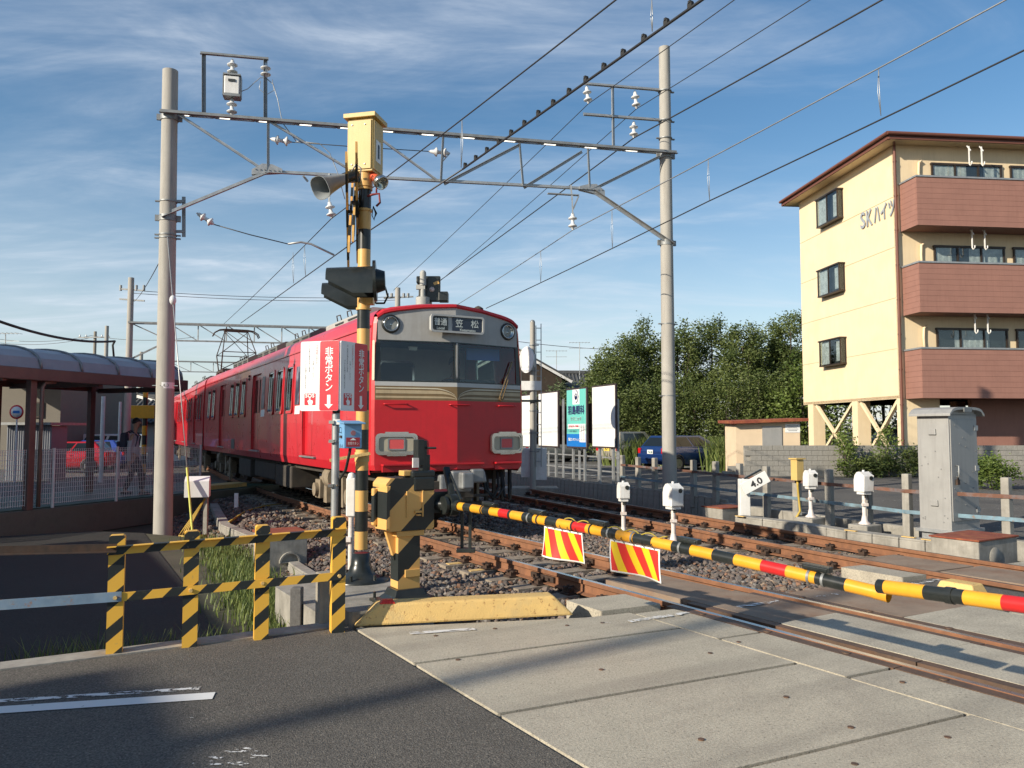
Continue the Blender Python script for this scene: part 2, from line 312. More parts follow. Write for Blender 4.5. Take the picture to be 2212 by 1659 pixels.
def glyphs(body, spacing=1.0):
    k = (body, spacing)
    if k in _txt: return _txt[k]
    cu = bpy.data.curves.new('t', 'FONT'); cu.body = body; cu.align_x = 'CENTER'; cu.space_line = spacing; cu.resolution_u = 3
    ob = bpy.data.objects.new('t', cu); COL.objects.link(ob); dg = bpy.context.evaluated_depsgraph_get()
    me = bpy.data.meshes.new_from_object(ob.evaluated_get(dg))
    vs = [v.co.copy() for v in me.vertices]; fs = [tuple(p.vertices) for p in me.polygons]
    bpy.data.objects.remove(ob); bpy.data.curves.remove(cu); bpy.data.meshes.remove(me)
    _txt[k] = (vs, fs); return vs, fs
def lettering(body, o, ux, uy, w, h, m, parent, name='lettering', lift=.003, keep=False, spacing=1.0, bold=0):
    vs, fs = glyphs(body, spacing)
    x0 = min(v.x for v in vs); x1 = max(v.x for v in vs); y0 = min(v.y for v in vs); y1 = max(v.y for v in vs)
    ux, uy, o = Vector(ux).normalized(), Vector(uy).normalized(), Vector(o); nn = ux.cross(uy)
    sx = w / (x1 - x0); sy = h / (y1 - y0)
    if keep: sx = sy = min(sx, sy)
    mb = MB(); offs = [(0, 0)] if not bold else [(-bold, 0, 0), (bold, 0, .0004), (0, bold, .0008), (0, -bold, .0012)]
    for f_ in offs:
        lz = lift + (f_[2] if len(f_) > 2 else 0)
        mb.add([o + ux * ((v.x - (x0 + x1) / 2) * sx + f_[0]) + uy * ((v.y - (y0 + y1) / 2) * sy + f_[1]) + nn * lz for v in vs], fs)
    return mb.build(name, m, parent)
def np_mesh(name, V, Fc, m, cols=None, smooth=False, parent=None):
    """V (n,3), Fc (k,3 or 4) numpy"""
    me = bpy.data.meshes.new(name); n, k, w = len(V), len(Fc), Fc.shape[1]
    me.vertices.add(n); me.vertices.foreach_set('co', V.astype(np.float32).ravel()); me.loops.add(k * w); me.loops.foreach_set('vertex_index', Fc.astype(np.int32).ravel())
    me.polygons.add(k); me.polygons.foreach_set('loop_start', np.arange(0, k * w, w, dtype=np.int32)); me.polygons.foreach_set('loop_total', np.full(k, w, dtype=np.int32))
    me.polygons.foreach_set('use_smooth', np.full(k, smooth)); me.materials.append(M[m] if isinstance(m, str) else m)
    if cols is not None:
        a = me.color_attributes.new('Col', 'FLOAT_COLOR', 'POINT'); a.data.foreach_set('color', np.c_[cols, np.ones(n)].astype(np.float32).ravel())
    me.update(); me.validate(); o = bpy.data.objects.new(name, me); COL.objects.link(o); WM[o.name] = Matrix.Identity(4)
    if parent is not None: o.parent = parent; o.matrix_parent_inverse = WM[parent.name].inverted()
    return o
def catenary(p0, p1, sag, n=14):
    p0, p1 = Vector(p0), Vector(p1); return [p0.lerp(p1, i / n) - ZV * (sag * 4 * (i / n) * (1 - i / n)) for i in range(n + 1)]
AX_T = (NV, DV, ZV)                                        # axes that follow the railway
# ================================================================== SETTING
def sheet(name, pts, m, z=None, kind='structure', sub=0):
    mb = MB(); mb.face([Vector((p[0], p[1], p[2] if z is None else z)) for p in pts]); return mb.build(name, m, kind=kind)
sheet('ground', [(-900, -300, -.62), (900, -300, -.62), (900, 1500, -.62), (-900, 1500, -.62)], 'soil')
# near road: the asphalt the photographer stands on, with its concrete edge
def s_edge(D): return 6.22 if D < 2.3 else (6.11 - .35 * (D - 2.3) if D < 4.1 else 5.42 - .09 * (D - 4.1))
mb = MB(); mb.prism([(-40, -9), (2.28, -9), (2.28, 6.2), (-40, 7.7)], Vector((0, 0, -.3)), NV, DV, ZV * .297); mb.build('road', 'asphalt', kind='structure')
mb = MB(); q = [(2.25, 6.205), (2.25, 6.40), (-40, 7.9), (-40, 7.705)]; mb.prism(q, Vector((0, 0, -.55)), NV, DV, ZV * .556); mb.build('road_edge', 'concrete', kind='structure')
# lower lot on the left
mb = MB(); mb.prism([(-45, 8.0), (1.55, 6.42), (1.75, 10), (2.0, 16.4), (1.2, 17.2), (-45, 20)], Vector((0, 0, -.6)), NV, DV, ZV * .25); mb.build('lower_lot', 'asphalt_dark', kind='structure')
# road markings (worn) : sheets on the road, paint density in a vertex colour
def paint(name, quads, label=None):
    V, Q, c = [], [], []
    for pts, d in quads:
        k = len(V); V += [tuple(p) for p in pts]; Q.append([k, k + 1, k + 2, k + 3]); c += [[x, x, x] for x in (d if isinstance(d, (list, tuple)) else [d] * 4)]
    o = np_mesh(name, np.array(V), np.array(Q), 'paint_white', np.array(c)); tag(o, label, kind='structure'); return o
def strip(p, q, wd, z, d, segs=1):
    p, q = Vector(p), Vector(q); n = (q - p).cross(ZV).normalized() * wd / 2; out = []
    for i in range(segs):
        a, b = p.lerp(q, i / segs), p.lerp(q, (i + 1) / segs); a.z = b.z = z; out.append(([a - n, b - n, b + n, a + n], d))
    return out
a0, a1 = G(-420, 1562), G(462, 1503)
quads = strip(a0, a1, .125, .002, .64) + strip(G(-420, 1541), G(432, 1487), .055, .002, .52)
quads += strip(G(385, 1535), G(470, 1560), .16, .002, .40) + strip(G(440, 1640), G(500, 1665), .42, .002, .44)
paint('road_marking', quads)
# ---------------- crossing: concrete slabs with recessed joints
cross = thing('crossing_deck', 'level crossing deck of pale concrete slabs between asphalt road and rails', 'level crossing', T(3.4, 4, 0))
mb = MB(); mb.prism([(2.29, -12), (12.0, -12), (12.0, 4.55), (8.2, 4.9), (4.6, 5.25), (2.29, 5.9)], Vector((0, 0, -.5)), NV, DV, ZV * .445); mb.build('joint_fill', 'asphalt_dark', cross)
def slab(pts, top=0, m='slab', th=.2, bev=.012, name='slab'):
    b = MB(); b.prism(pts, Vector((0, 0, top - th)), NV, DV, ZV * th); return b.build(name, m, cross, bevel=bev)
js = [4.98, 3.86, 2.72, 1.58, .42, -.72, -1.86, -3.0, -4.2]
g = .018; sl = -.11
slab([(2.31, js[0] + g), (4.53, js[0] + g + sl * 2.2), (4.53, 5.36), (4.1, 5.42), (2.31, 6.1)], .0)
for i in range(len(js) - 1):
    a, b = js[i] - g, js[i + 1] + g
    slab([(2.31, b), (4.53, b + sl * 2.2), (4.53, a + sl * 2.2), (2.31, a)], random.uniform(-.003, .003))
ks = [5.34, 4.35, 3.25, 2.16, 1.05, -.1, -1.2, -2.3, -3.4]
for i in range(len(ks) - 1): slab([(4.555, ks[i + 1] + g), (4.97, ks[i + 1] + g - .04), (4.97, ks[i] - g - .04), (4.555, ks[i] - g)], random.uniform(-.004, .002))
for i in range(8):                                            # between the near rails
    a = 5.55 - i * 1.14; slab([(5.335, a - 1.13), (6.045, a - 1.14), (6.045, a), (5.335, a + .01)], random.uniform(-.004, .002), 'slab_rust' if i in (0,) else 'slab')
for i in range(8):
    a = 5.22 - i * 1.2; slab([(6.405, a - 1.19), (7.35, a - 1.25), (7.35, a - .04), (6.405, a)], random.uniform(-.004, 0), 'slab_rust' if i == 0 else 'slab')
for i in range(6):
    a = 4.95 - i * 1.3
    slab([(7.37, a - 1.28), (8.36, a - 1.34), (8.36, a - .05), (7.37, a)], -.004, 'asphalt' if i < 1 else 'slab')
    slab([(8.80, a - 1.3 + .1), (9.58, a - 1.33 + .1), (9.58, a + .08), (8.80, a + .12)], 0, 'slab_rust')
    slab([(9.98, a - 1.3), (11.4, a - 1.4), (11.4, a - .08), (9.98, a + .01)], -.004)
slab([(4.32, 5.50), (4.96, 5.44), (4.96, 5.95), (4.32, 6.02)], .012, 'slab', .24)       # ramp block ahead of the deck
slab([(5.34, 5.57), (6.04, 5.56), (6.04, 6.75), (5.34, 6.72)], -.012, 'slab_rust', .2)
slab([(8.05, 5.05), (8.42, 5.0), (8.42, 5.75), (8.05, 5.8)], .01, 'slab', .24)
slab([(8.83, 5.15), (9.56, 5.1), (9.56, 6.1), (8.83, 6.15)], -.01, 'slab_rust', .2)
def plate(D0, D1, s0, s1, top):                                # dark steel edge plates beside the rail heads
    b = MB(); b.prism([(D0, s0), (D1, s0), (D1, s1), (D0, s1)], Vector((0, 0, top - .05)), NV, DV, ZV * .05); return b.build('edge_plate', 'iron', cross, bevel=.004)
M['plate_brown'] = mat('flangeway_steel', (.13, .085, .06), .6, .35, var=.3, vs=7, dirt=(.23, .12, .07), da=.6, ds=4)
for D0, D1 in ((4.985, 5.085), (5.24, 5.33), (6.05, 6.135), (6.295, 6.395)):
    for i in range(4): o = plate(D0, D1, 5.4 - 2.2 * (i + 1) + .01, 5.4 - 2.2 * i, -.003); o.data.materials[0] = M['plate_brown']
bolt = None
for i, (D, s) in enumerate([(x, y) for x in (5.035, 6.35) for y in (5.0, 4.3, 3.6, 2.9, 2.2)] + [(2.75, 5.55), (3.25, 5.5), (3.8, 5.28), (4.1, 5.2), (2.6, 4.9), (3.9, 3.2), (3.3, 4.2), (4.2, 4.1), (3.0, 3.0), (3.8, 2.7), (4.6, 4.2), (3.4, 2.4), (4.1, 2.35), (4.75, 3.0)]):
    b = MB(); b.cyl(T(D, s, -.01), T(D, s, .0045), .017 if i > 9 else .03, n=12); b.build('lifting_plug', 'plate_brown', cross)
wl_ = []
for d0, d1, dn in ((2.6, 3.1, .6), (3.1, 4.2, .47), (4.3, 4.95, .58), (5.4, 6.0, .55), (6.45, 7.2, .52), (7.4, 8.3, .55), (10.1, 11, .5)):
    wl_ += strip(T(d0, s_edge(d0) - .30), T(d1, s_edge(d1) - .27), .07, .008, dn - .075)
paint('crossing_marking', wl_)
# ---------------- tracks
def offs(cf, s, lat):                                         # point at lateral offset from a curved centre line + tangent
    e = .05; t = Vector((cf(s + e) - cf(s - e), 2 * e, 0)).normalized(); D = cf(s) + lat * t.y; s2 = s - lat * t.x
    return T(D, s2), (NV * t.x + DV * t.y)
RP = [(-.0635, -.153), (.0635, -.153), (.0635, -.143), (.012, -.128), (.009, -.055), (.0325, -.042), (.0325, -.008), (.026, 0), (-.026, 0), (-.0325, -.008), (-.0325, -.042), (-.009, -.055), (-.012, -.128), (-.0635, -.143)]
clip = None
def track(label, cf, gauge, s0, s1, shiny, nsl):
    t = thing('railway_track', label, 'railway track', T(cf(10), 10, 0))
    for sd in (-1, 1):
        b = MB(); N = 120; vs = []
        for i in range(N + 1):
            s = s0 + (s1 - s0) * i / N; p, tg = offs(cf, s, sd * gauge / 2); x = Vector((tg.y, -tg.x, 0))
            vs += [p + x * a + ZV * h for a, h in RP]
        K = len(RP)
        for k in range(K):
            k2 = (k + 1) % K; b.add([], [])
            for i in range(N): b.f.append((i * K + k2, i * K + k, (i + 1) * K + k, (i + 1) * K + k2)); b.m.append(1 if k == 7 else 0); b.sm.append(False)
        b.v = [tuple(v) for v in vs]; b.build('rail', ['rail_side', 'rail_top' if shiny else 'rail_top_dull'], t)
        for sj in (7.55, 12.4) if sd < 0 else (8.3, 11.6):   # fish plates with bolts
            p, tg = offs(cf, sj, sd * gauge / 2); x = Vector((tg.y, -tg.x, 0)); b = MB()
            for e in (-1, 1):
                b.box(p + x * (e * .028) - ZV * .09, (.03, .46, .06), (x, tg, ZV))
                for q in (-.15, -.05, .05, .15): b.cyl(p + x * (e * .04) + tg * q - ZV * .088, p + x * (e * .072) + tg * q - ZV * .088, .016, n=6, sm=False)
            b.build('fish_plate', 'iron', t)
    sl = MB(); sl.box((0, 0, -.235), (2.0, .23, .14)); slo = sl.build('sleeper', 'sleeper', t, world=False, bevel=.012)
    cl = MB()
    cl.box((0, 0, -.158), (.34, .15, .016)); cl.box((.10, 0, -.125), (.07, .10, .05)); cl.box((-.10, 0, -.125), (.07, .10, .05))
    for q in (-1, 1):
        cl.cyl((.11 * q, 0, -.13), (.11 * q, 0, -.07), .016, n=6, sm=False); cl.box((.10 * q, 0, -.095), (.13, .035, .018)); cl.box((.11 * q, .0, -.10), (.03, .15, .016))
    clo = cl.build('rail_clip', 'iron', t, world=False)
    inv = WM[t.name].inverted(); first = True
    for i in range(nsl):
        s = 5.78 + i * .585; p, tg = offs(cf, s, 0); R = Matrix.Rotation(math.atan2(-tg.x, tg.y) + random.uniform(-.02, .02), 4, 'Z'); L = inv @ Matrix.Translation(p + ZV * random.uniform(-.012, .004)) @ R
        if first: slo.matrix_local = L
        else: inst(slo, 'sleeper', t, L)
        for sd in (-1, 1):
            p, _ = offs(cf, s, sd * gauge / 2); L = inv @ Matrix.Translation(p) @ R
            if first and sd < 0: clo.matrix_local = L
            else: inst(clo, 'rail_clip', t, L)
        if i in (0, 1, 5, 6) and gauge < 1.2:
            b = MB(); pp, _ = offs(cf, s, -.82); x = Vector((tg.y, -tg.x, 0)); b.box(pp - ZV * .1655, (.20, .10, .012), (x, tg, ZV)); b.build('paint_mark', 'kerb_y', t)
        first = False
    return t
track('near railway track with shiny rail tops that the red train stands on', near_c, 1.132, -9, 48, True, 38)
track('far railway track with dull rusty rails curving away beside the parking lot fence', far_c, 1.23, -9, 60, False, 38)
# ---------------- ballast
def hb(D, s):                                                  # ballast surface
    nc = 5.69 + np.maximum(0, s - 8) ** 2 / 440; z = np.full_like(D, -.205)
    left = nc - 1.75 - D; z = np.where(left > 0, z - np.minimum(left * .30, .36), z)
    fc = 9.17 + .15 * ((s - 5) + np.sqrt((s - 5) ** 2 + 6)) / 2; r = D - (fc + 1.55); z = np.where(r > 0, z - np.minimum(r * .3, .3), z)
    return z
NS, ND = 90, 60
ss_, dd_ = np.meshgrid(np.linspace(5.0, 50, NS), np.linspace(0, 1, ND), indexing='ij')
Dl = 2.2 + .1 * np.maximum(0, ss_ - 15) ** 1.2; Dr = 9.17 + .15 * np.maximum(ss_ - 5, 0) + 2.9; DD = Dl + (Dr - Dl) * dd_
ZZ = hb(DD, ss_) - .035 + np.where(ss_ < 5.6, -.02, 0)
X = NV.x * DD + DV.x * ss_; Y = NV.y * DD + DV.y * ss_
V = np.c_[X.ravel(), Y.ravel(), ZZ.ravel()]; ii = np.arange(NS * ND).reshape(NS, ND)
Q = np.c_[ii[:-1, :-1].ravel(), ii[:-1, 1:].ravel(), ii[1:, 1:].ravel(), ii[1:, :-1].ravel()]
tag(np_mesh('ballast_bed', V, Q, 'gravel_base'), kind='structure')
M['stone'] = attr_mat('ballast_stone')
def stones(D, s, z, r, name, label):
    n = len(D)
    ico = np.array([[0, .85, .5], [0, .85, -.5], [0, -.85, .5], [0, -.85, -.5], [.85, .5, 0], [.85, -.5, 0], [-.85, .5, 0], [-.85, -.5, 0], [.5, 0, .85], [-.5, 0, .85], [.5, 0, -.85], [-.5, 0, -.85]])
    from itertools import combinations
    d0 = min(np.linalg.norm(ico[a] - ico[b]) for a, b in combinations(range(12), 2)) * 1.2; fs = []
    for a, b, c in combinations(range(12), 3):
        if max(np.linalg.norm(ico[a] - ico[b]), np.linalg.norm(ico[b] - ico[c]), np.linalg.norm(ico[a] - ico[c])) < d0:
            fs.append((a, b, c) if np.dot(np.cross(ico[b] - ico[a], ico[c] - ico[a]), ico[a]) > 0 else (a, c, b))
    fs = np.array(fs)
    A = RNG.normal(size=(n, 3, 3)); Qm, _ = np.linalg.qr(A)
    vv = ico[None] * RNG.uniform(.62, 1.2, (n, 12, 1)) * RNG.uniform(.6, 1.25, (n, 1, 3)); vv = np.einsum('nij,nkj->nki', Qm, vv) * r[:, None, None]; vv[:, :, 2] *= .8
    vv[:, :, 0] += (NV.x * D + DV.x * s)[:, None]; vv[:, :, 1] += (NV.y * D + DV.y * s)[:, None]; vv[:, :, 2] += z[:, None]
    pal = np.array([[.155, .125, .11], [.19, .15, .125], [.13, .115, .105], [.22, .125, .08], [.19, .175, .16], [.105, .09, .08], [.25, .19, .14], [.14, .105, .10]])
    c = pal[RNG.choice(8, n, p=[.2, .17, .17, .1, .11, .11, .07, .07])] * RNG.uniform(.65, 1.25, (n, 1)); cc = np.repeat(c, 12, axis=0)
    Fc = (fs[None] + (np.arange(n) * 12)[:, None, None]).reshape(-1, 3)
    return tag(np_mesh(name, vv.reshape(-1, 3), Fc, 'stone', cc), label, 'ballast', kind='stuff')
def scatter(n, s0, s1, r0, r1, bias=1.0):
    s = s0 + (s1 - s0) * RNG.random(n) ** bias; lo = np.where(s < 6.3, 4.25, 2.35) + .02 * np.maximum(0, s - 12) ** 1.3
    hi = 9.17 + .15 * np.maximum(s - 5, 0) + 2.35; D = lo + (hi - lo) * RNG.random(n); r = RNG.uniform(r0, r1, n)
    z = hb(D, s) - .005 + RNG.uniform(-.012, .02, n)
    k = ~((s < 6.9) & (D > 5.3) & (D < 6.08)) & ~((s < 6.3) & (D > 8.8) & (D < 9.6)) & ~((s < 5.75) & (D > 8.0) & (D < 8.45)) & ~((s < 6.1) & (D < 5.0) & (D > 4.3)) & ~((s < 5.5) & (D < 8.0)) & ~((s < 7.2) & (D < 3.7) & (D > 2.3)) & ~((D < 3.35) & (D > 2.1) & (s < 9.2) & (s > 7.5))
    return D[k], s[k], z[k], r[k]
parts_ = [scatter(30000, 5.3, 12.5, .024, .047), scatter(17000, 12.5, 24, .035, .06)]
stones(*[np.concatenate([p[i] for p in parts_]) for i in range(4)], 'ballast_stones', 'brown and grey crushed stone ballast around the railway tracks')
# a little gravel and grit on the crossing and the kerb line
# ---------------- right parking lot slab with its retaining face
def fl(s): return far_c(s) + 3.12                              # line of the fence along the lot
LOTZ = -.05
pl = [(fl(s) + .02, s) for s in np.linspace(-6, 34, 30)]
mb = MB(); pts = [T(D, s, LOTZ) for D, s in pl] + [Vector((6, 60, LOTZ)), Vector((60, 60, LOTZ)), Vector((60, -2, LOTZ))]; mb.face(list(reversed(pts)))
o = mb.build('parking_lot', 'asphalt_lot', kind='structure')
quads = []
for i in range(7):
    a = G(1150 + 78 * i, 1003 + i * 2.0, LOTZ); quads += strip(a, a + Vector((4.2, -1.0, 0)), .12, LOTZ + .004, .62)
quads += strip(G(1130, 1016, LOTZ), G(1330, 1031, LOTZ), .12, LOTZ + .004, .6)
for i in range(4): quads += strip(G(1700, 1085 + 18 * i, LOTZ), G(2212, 1078 + 20 * i, LOTZ), .07, LOTZ + .004, .43)
paint('lot_marking', quads)
# ================================================================== TRAIN
M['red'] = mat('train_red', (.58, .022, .034), .30, var=.10, vs=2.2, dirt=(.50, .035, .035), da=.45, ds=1.4, streak=(.44, .03, .03), sta=.35, coat=.25)
M['red_front'] = mat('train_red_front', (.55, .016, .024), .42, var=.08, vs=2.5, dirt=(.42, .016, .022), da=.4, ds=2.0, streak=(.36, .02, .02), sta=.35)
M['train_grey'] = mat('train_grey', (.36, .355, .34), .5, var=.06, vs=3, dirt=(.28, .27, .25), da=.4, ds=2.5, streak=(.26, .24, .21), sta=.4)
M['train_strip'] = mat('train_light_strip', (.46, .46, .44), .45, var=.06)
M['brown'] = mat('train_brown', (.19, .125, .055), .45, var=.15, vs=6, streak=(.12, .08, .04), sta=.4)
M['gold'] = mat('train_gold', (.46, .36, .22), .42, var=.1, vs=6, streak=(.30, .22, .12), sta=.4)
M['goldl'] = mat('train_pale_gold', (.60, .54, .40), .42, var=.08, vs=6)
M['blackband'] = mat('window_band', (.02, .024, .024), .25, var=.1)
M['wglass'] = glass('windscreen_glass', (.80, .87, .85), .06)
M['sglass'] = glass('side_window_glass', (.62, .70, .67), .14)
M['chrome'] = mat('chrome', (.62, .62, .60), .15, .95, var=.04)
M['lamp_cream'] = mat('lamp_interior', (.44, .40, .30), .35, var=.08)
M['lens'] = glass('headlamp_lens', (.9, .92, .9), .03, .1)
M['tail_red'] = stripes('tail_red', (.55, .04, .05), (.80, .16, .15), (1, 0, 1), .022, wear=.05)
M['under'] = mat('underfloor', (.05, .043, .036), .85, var=.3, vs=5, dirt=(.10, .08, .055), da=.5, ds=4)
M['bogie'] = mat('bogie_beige', (.26, .21, .145), .75, var=.2, vs=6, dirt=(.13, .10, .07), da=.6, ds=5)
M['inner'] = mat('cabin_inside', (.66, .72, .68), .6, var=.08)
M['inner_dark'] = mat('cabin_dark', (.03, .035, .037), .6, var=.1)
M['seat_cloth'] = mat('seat_cloth', (.10, .16, .13), .8, var=.1)
M['roof_unit'] = mat('roof_unit', (.40, .40, .37), .6, var=.1, vs=4, streak=(.25, .24, .22), sta=.4)
M['roof_unit_dark'] = mat('roof_unit_dark', (.13, .135, .12), .7, var=.15, vs=4)
M['signblue'] = mat('sign_blue', (.025, .035, .06), .3, var=.05)
M['signtext'] = mat('sign_text', (.62, .66, .62), .5, var=.03)
M['poster'] = mat('dark_poster', (.03, .03, .055), .35, var=.5, vs=4, dirt=(.35, .33, .40), da=.9, ds=3.5)
CS = [(1.30, .90), (1.335, 1.05), (1.34, 1.9), (1.335, 2.4), (1.31, 3.0), (1.295, 3.24), (1.265, 3.37), (1.19, 3.455), (1.0, 3.515), (.55, 3.59), (0, 3.63)]
def wz(z):
    for (x0, z0), (x1, z1) in zip(CS, CS[1:]):
        if z0 <= z <= z1: return x0 + (x1 - x0) * (z - z0) / (z1 - z0)
    return CS[0][0] if z < .9 else 0
def ztop(x):
    x = abs(x)
    for (x0, z0), (x1, z1) in zip(CS[5:], CS[6:]):
        if x1 <= x <= x0: return z0 + (z1 - z0) * (x0 - x) / (x0 - x1)
    return 3.24
def rrect(w, h, r, k=4):
    p = []
    for cx, cy, a0 in ((w / 2 - r, h / 2 - r, 0), (-w / 2 + r, h / 2 - r, 90), (-w / 2 + r, -h / 2 + r, 180), (w / 2 - r, -h / 2 + r, 270)):
        for i in range(k + 1):
            t = math.radians(a0 + 90 * i / k); p.append((cx + r * math.cos(t), cy + r * math.sin(t)))
    return p
def ring(mb, outer, inner, o, ux, uy, dep, mi=0):
    """frame between two outlines of equal point count, extruded by dep"""
    o, ux, uy, dep = Vector(o), Vector(ux), Vector(uy), Vector(dep); n = len(outer)
    A = [o + ux * p[0] + uy * p[1] for p in outer]; B = [o + ux * p[0] + uy * p[1] for p in inner]
    vs = A + B + [p + dep for p in A] + [p + dep for p in B]; fs = []
    for i in range(n):
        j = (i + 1) % n
        fs += [(2 * n + i, 2 * n + j, 3 * n + j, 3 * n + i), (i, j, 2 * n + j, 2 * n + i), (n + j, n + i, 3 * n + i, 3 * n + j), (j, i, n + i, n + j)]
    return mb.add(vs, fs, mi)
def shell(root, L, y0, wins, doors, name='body'):
    b = MB(); ys = sorted(set([y0, L] + [a for w in wins for a in w[:2]] + [a for d in doors for a in d[:2]])); zs = [.90, 1.05, 1.10, 1.60, 1.98, 2.4, 2.94, 3.0, 3.06]
    for sd in (-1, 1):
        b = MB()
        for i in range(len(ys) - 1):
            for j in range(len(zs) - 1):
                ym, zm = (ys[i] + ys[i + 1]) / 2, (zs[j] + zs[j + 1]) / 2
                if any(w[0] < ym < w[1] and 1.98 < zm < 2.94 for w in wins) or any(d[0] < ym < d[1] and 1.10 < zm < 3.0 for d in doors): continue
                q = [(sd * wz(zs[j]), ys[i], zs[j]), (sd * wz(zs[j]), ys[i + 1], zs[j]), (sd * wz(zs[j + 1]), ys[i + 1], zs[j + 1]), (sd * wz(zs[j + 1]), ys[i], zs[j + 1])]
                b.face(q if sd > 0 else q[::-1])
        for d in doors:                                        # door reveals
            for yy in d[:2]: b.face([(sd * wz(1.1), yy, 1.1), (sd * (wz(1.1) - .07), yy, 1.1), (sd * (wz(3.0) - .07), yy, 3.0), (sd * wz(3.0), yy, 3.0)])
            b.face([(sd * wz(3.0), d[0], 3.0), (sd * wz(3.0), d[1], 3.0), (sd * (wz(3.0) - .07), d[1], 3.0), (sd * (wz(3.0) - .07), d[0], 3.0)])
        b.build('side_wall', 'red', root, world=False)
    r = MB(); sec = [(wz(3.06), 3.06)] + CS[5:]; sec = sec + [(-x, z) for x, z in sec[-2::-1]]
    for i in range(len(sec) - 1): r.add([(sec[i][0], y0, sec[i][1]), (sec[i + 1][0], y0, sec[i + 1][1]), (sec[i + 1][0], L, sec[i + 1][1]), (sec[i][0], L, sec[i][1])], [(0, 1, 2, 3)], 0, True)
    ro = r.build('roof', 'red', root, world=False)
    g_ = MB()
    for sd in (-1, 1): g_.box((sd * (wz(3.2) + .012), (y0 + L) / 2, 3.2), (.02, L - y0 - .1, .03))
    g_.build('rain_gutter', 'red', ro, world=False)
    fl_ = MB(); fl_.box((0, (y0 + L) / 2, 1.0), (2.56, L - y0 - .02, .12)); fl_.build('floor', 'under', root, world=False)
    e = MB(); prof = [(wz(z), z) for z in (.9, 1.9, 2.4, 3.06)] + CS[5:]; prof = prof + [(-x, z) for x, z in prof[-2::-1]]
    e.face([(x, L, z) for x, z in prof]); e.build('end_wall', 'red', root, world=False)
    for sd in (-1, 1):
        for w in wins:
            o = Vector((sd * (wz(2.46) - .004), (w[0] + w[1]) / 2, 2.46)); W_, H_ = w[1] - w[0], .96; uy = Vector((sd * -.045, 0, 1)).normalized(); ux = Vector((0, 1, 0)); nn = Vector((sd, 0, .045)).normalized()
            f_ = MB(); ring(f_, rrect(W_ + .08, H_ + .08, .09), rrect(W_ - .03, H_ - .03, .07), o, ux, uy, nn * .022); fr_ = f_.build('window', 'red', root, world=False)
            f2 = MB(); ring(f2, rrect(W_ - .028, H_ - .028, .07), rrect(W_ - .075, H_ - .075, .06), o - nn * .012, ux, uy, nn * .022); f2.build('trim', 'chrome', fr_, world=False)
            p_ = MB(); p_.prism(rrect(W_ - .02, H_ - .02, .07), o - nn * .03, ux, uy, nn * .008); p_.build('pane', 'sglass', fr_, world=False)
        for d in doors:
            mid = (d[0] + d[1]) / 2; single = (d[1] - d[0]) < .9
            x = lambda z, e=.06: sd * (wz(z) - e)
            dm = MB()
            for (a, c) in (((d[0], d[1]),) if single else ((d[0], mid - .008), (mid + .008, d[1]))):
                hw = (c - a) / 2 - .10; ym = (a + c) / 2; z0, z1 = 2.02, 2.86
                for (ya, yb, za, zb) in ((a, c, 1.1, z0), (a, c, z1, 3.0), (a, ym - hw, z0, z1), (ym + hw, c, z0, z1)): dm.face([(x(za), ya, za), (x(za), yb, za), (x(zb), yb, zb), (x(zb), ya, zb)])
            do = dm.build('door', 'red', root, world=False)
            for (a, c) in (((d[0], d[1]),) if single else ((d[0], mid - .008), (mid + .008, d[1]))):
                hw = (c - a) / 2 - .09; ym = (a + c) / 2; p_ = MB(); p_.face([(x(2.01, .066), ym - hw, 2.01), (x(2.01, .066), ym + hw, 2.01), (x(2.87, .066), ym + hw, 2.87), (x(2.87, .066), ym - hw, 2.87)]); p_.build('door_pane', 'sglass', do, world=False)
            st = MB(); st.box((sd * (wz(1.08) + .015), mid, 1.075), (.07, d[1] - d[0] + .06, .03)); st.build('door_sill', 'galv_dark', do, world=False)
    it = MB()                                                   # seats and ceiling inside
    it.box((0, (y0 + L) / 2 + .8, 3.16), (2.2, L - y0 - 2, .04)); 
    for sd in (-1, 1):
        for w0 in range(int(y0) + 5, int(L) - 1, 5): it.box((sd * 1.0, w0 + .4, 1.45), (.5, 2.3, .5)); it.box((sd * 1.2, w0 + .4, 1.85), (.1, 2.3, .4))
    it.build('seats', 'seat_cloth', root, world=False)
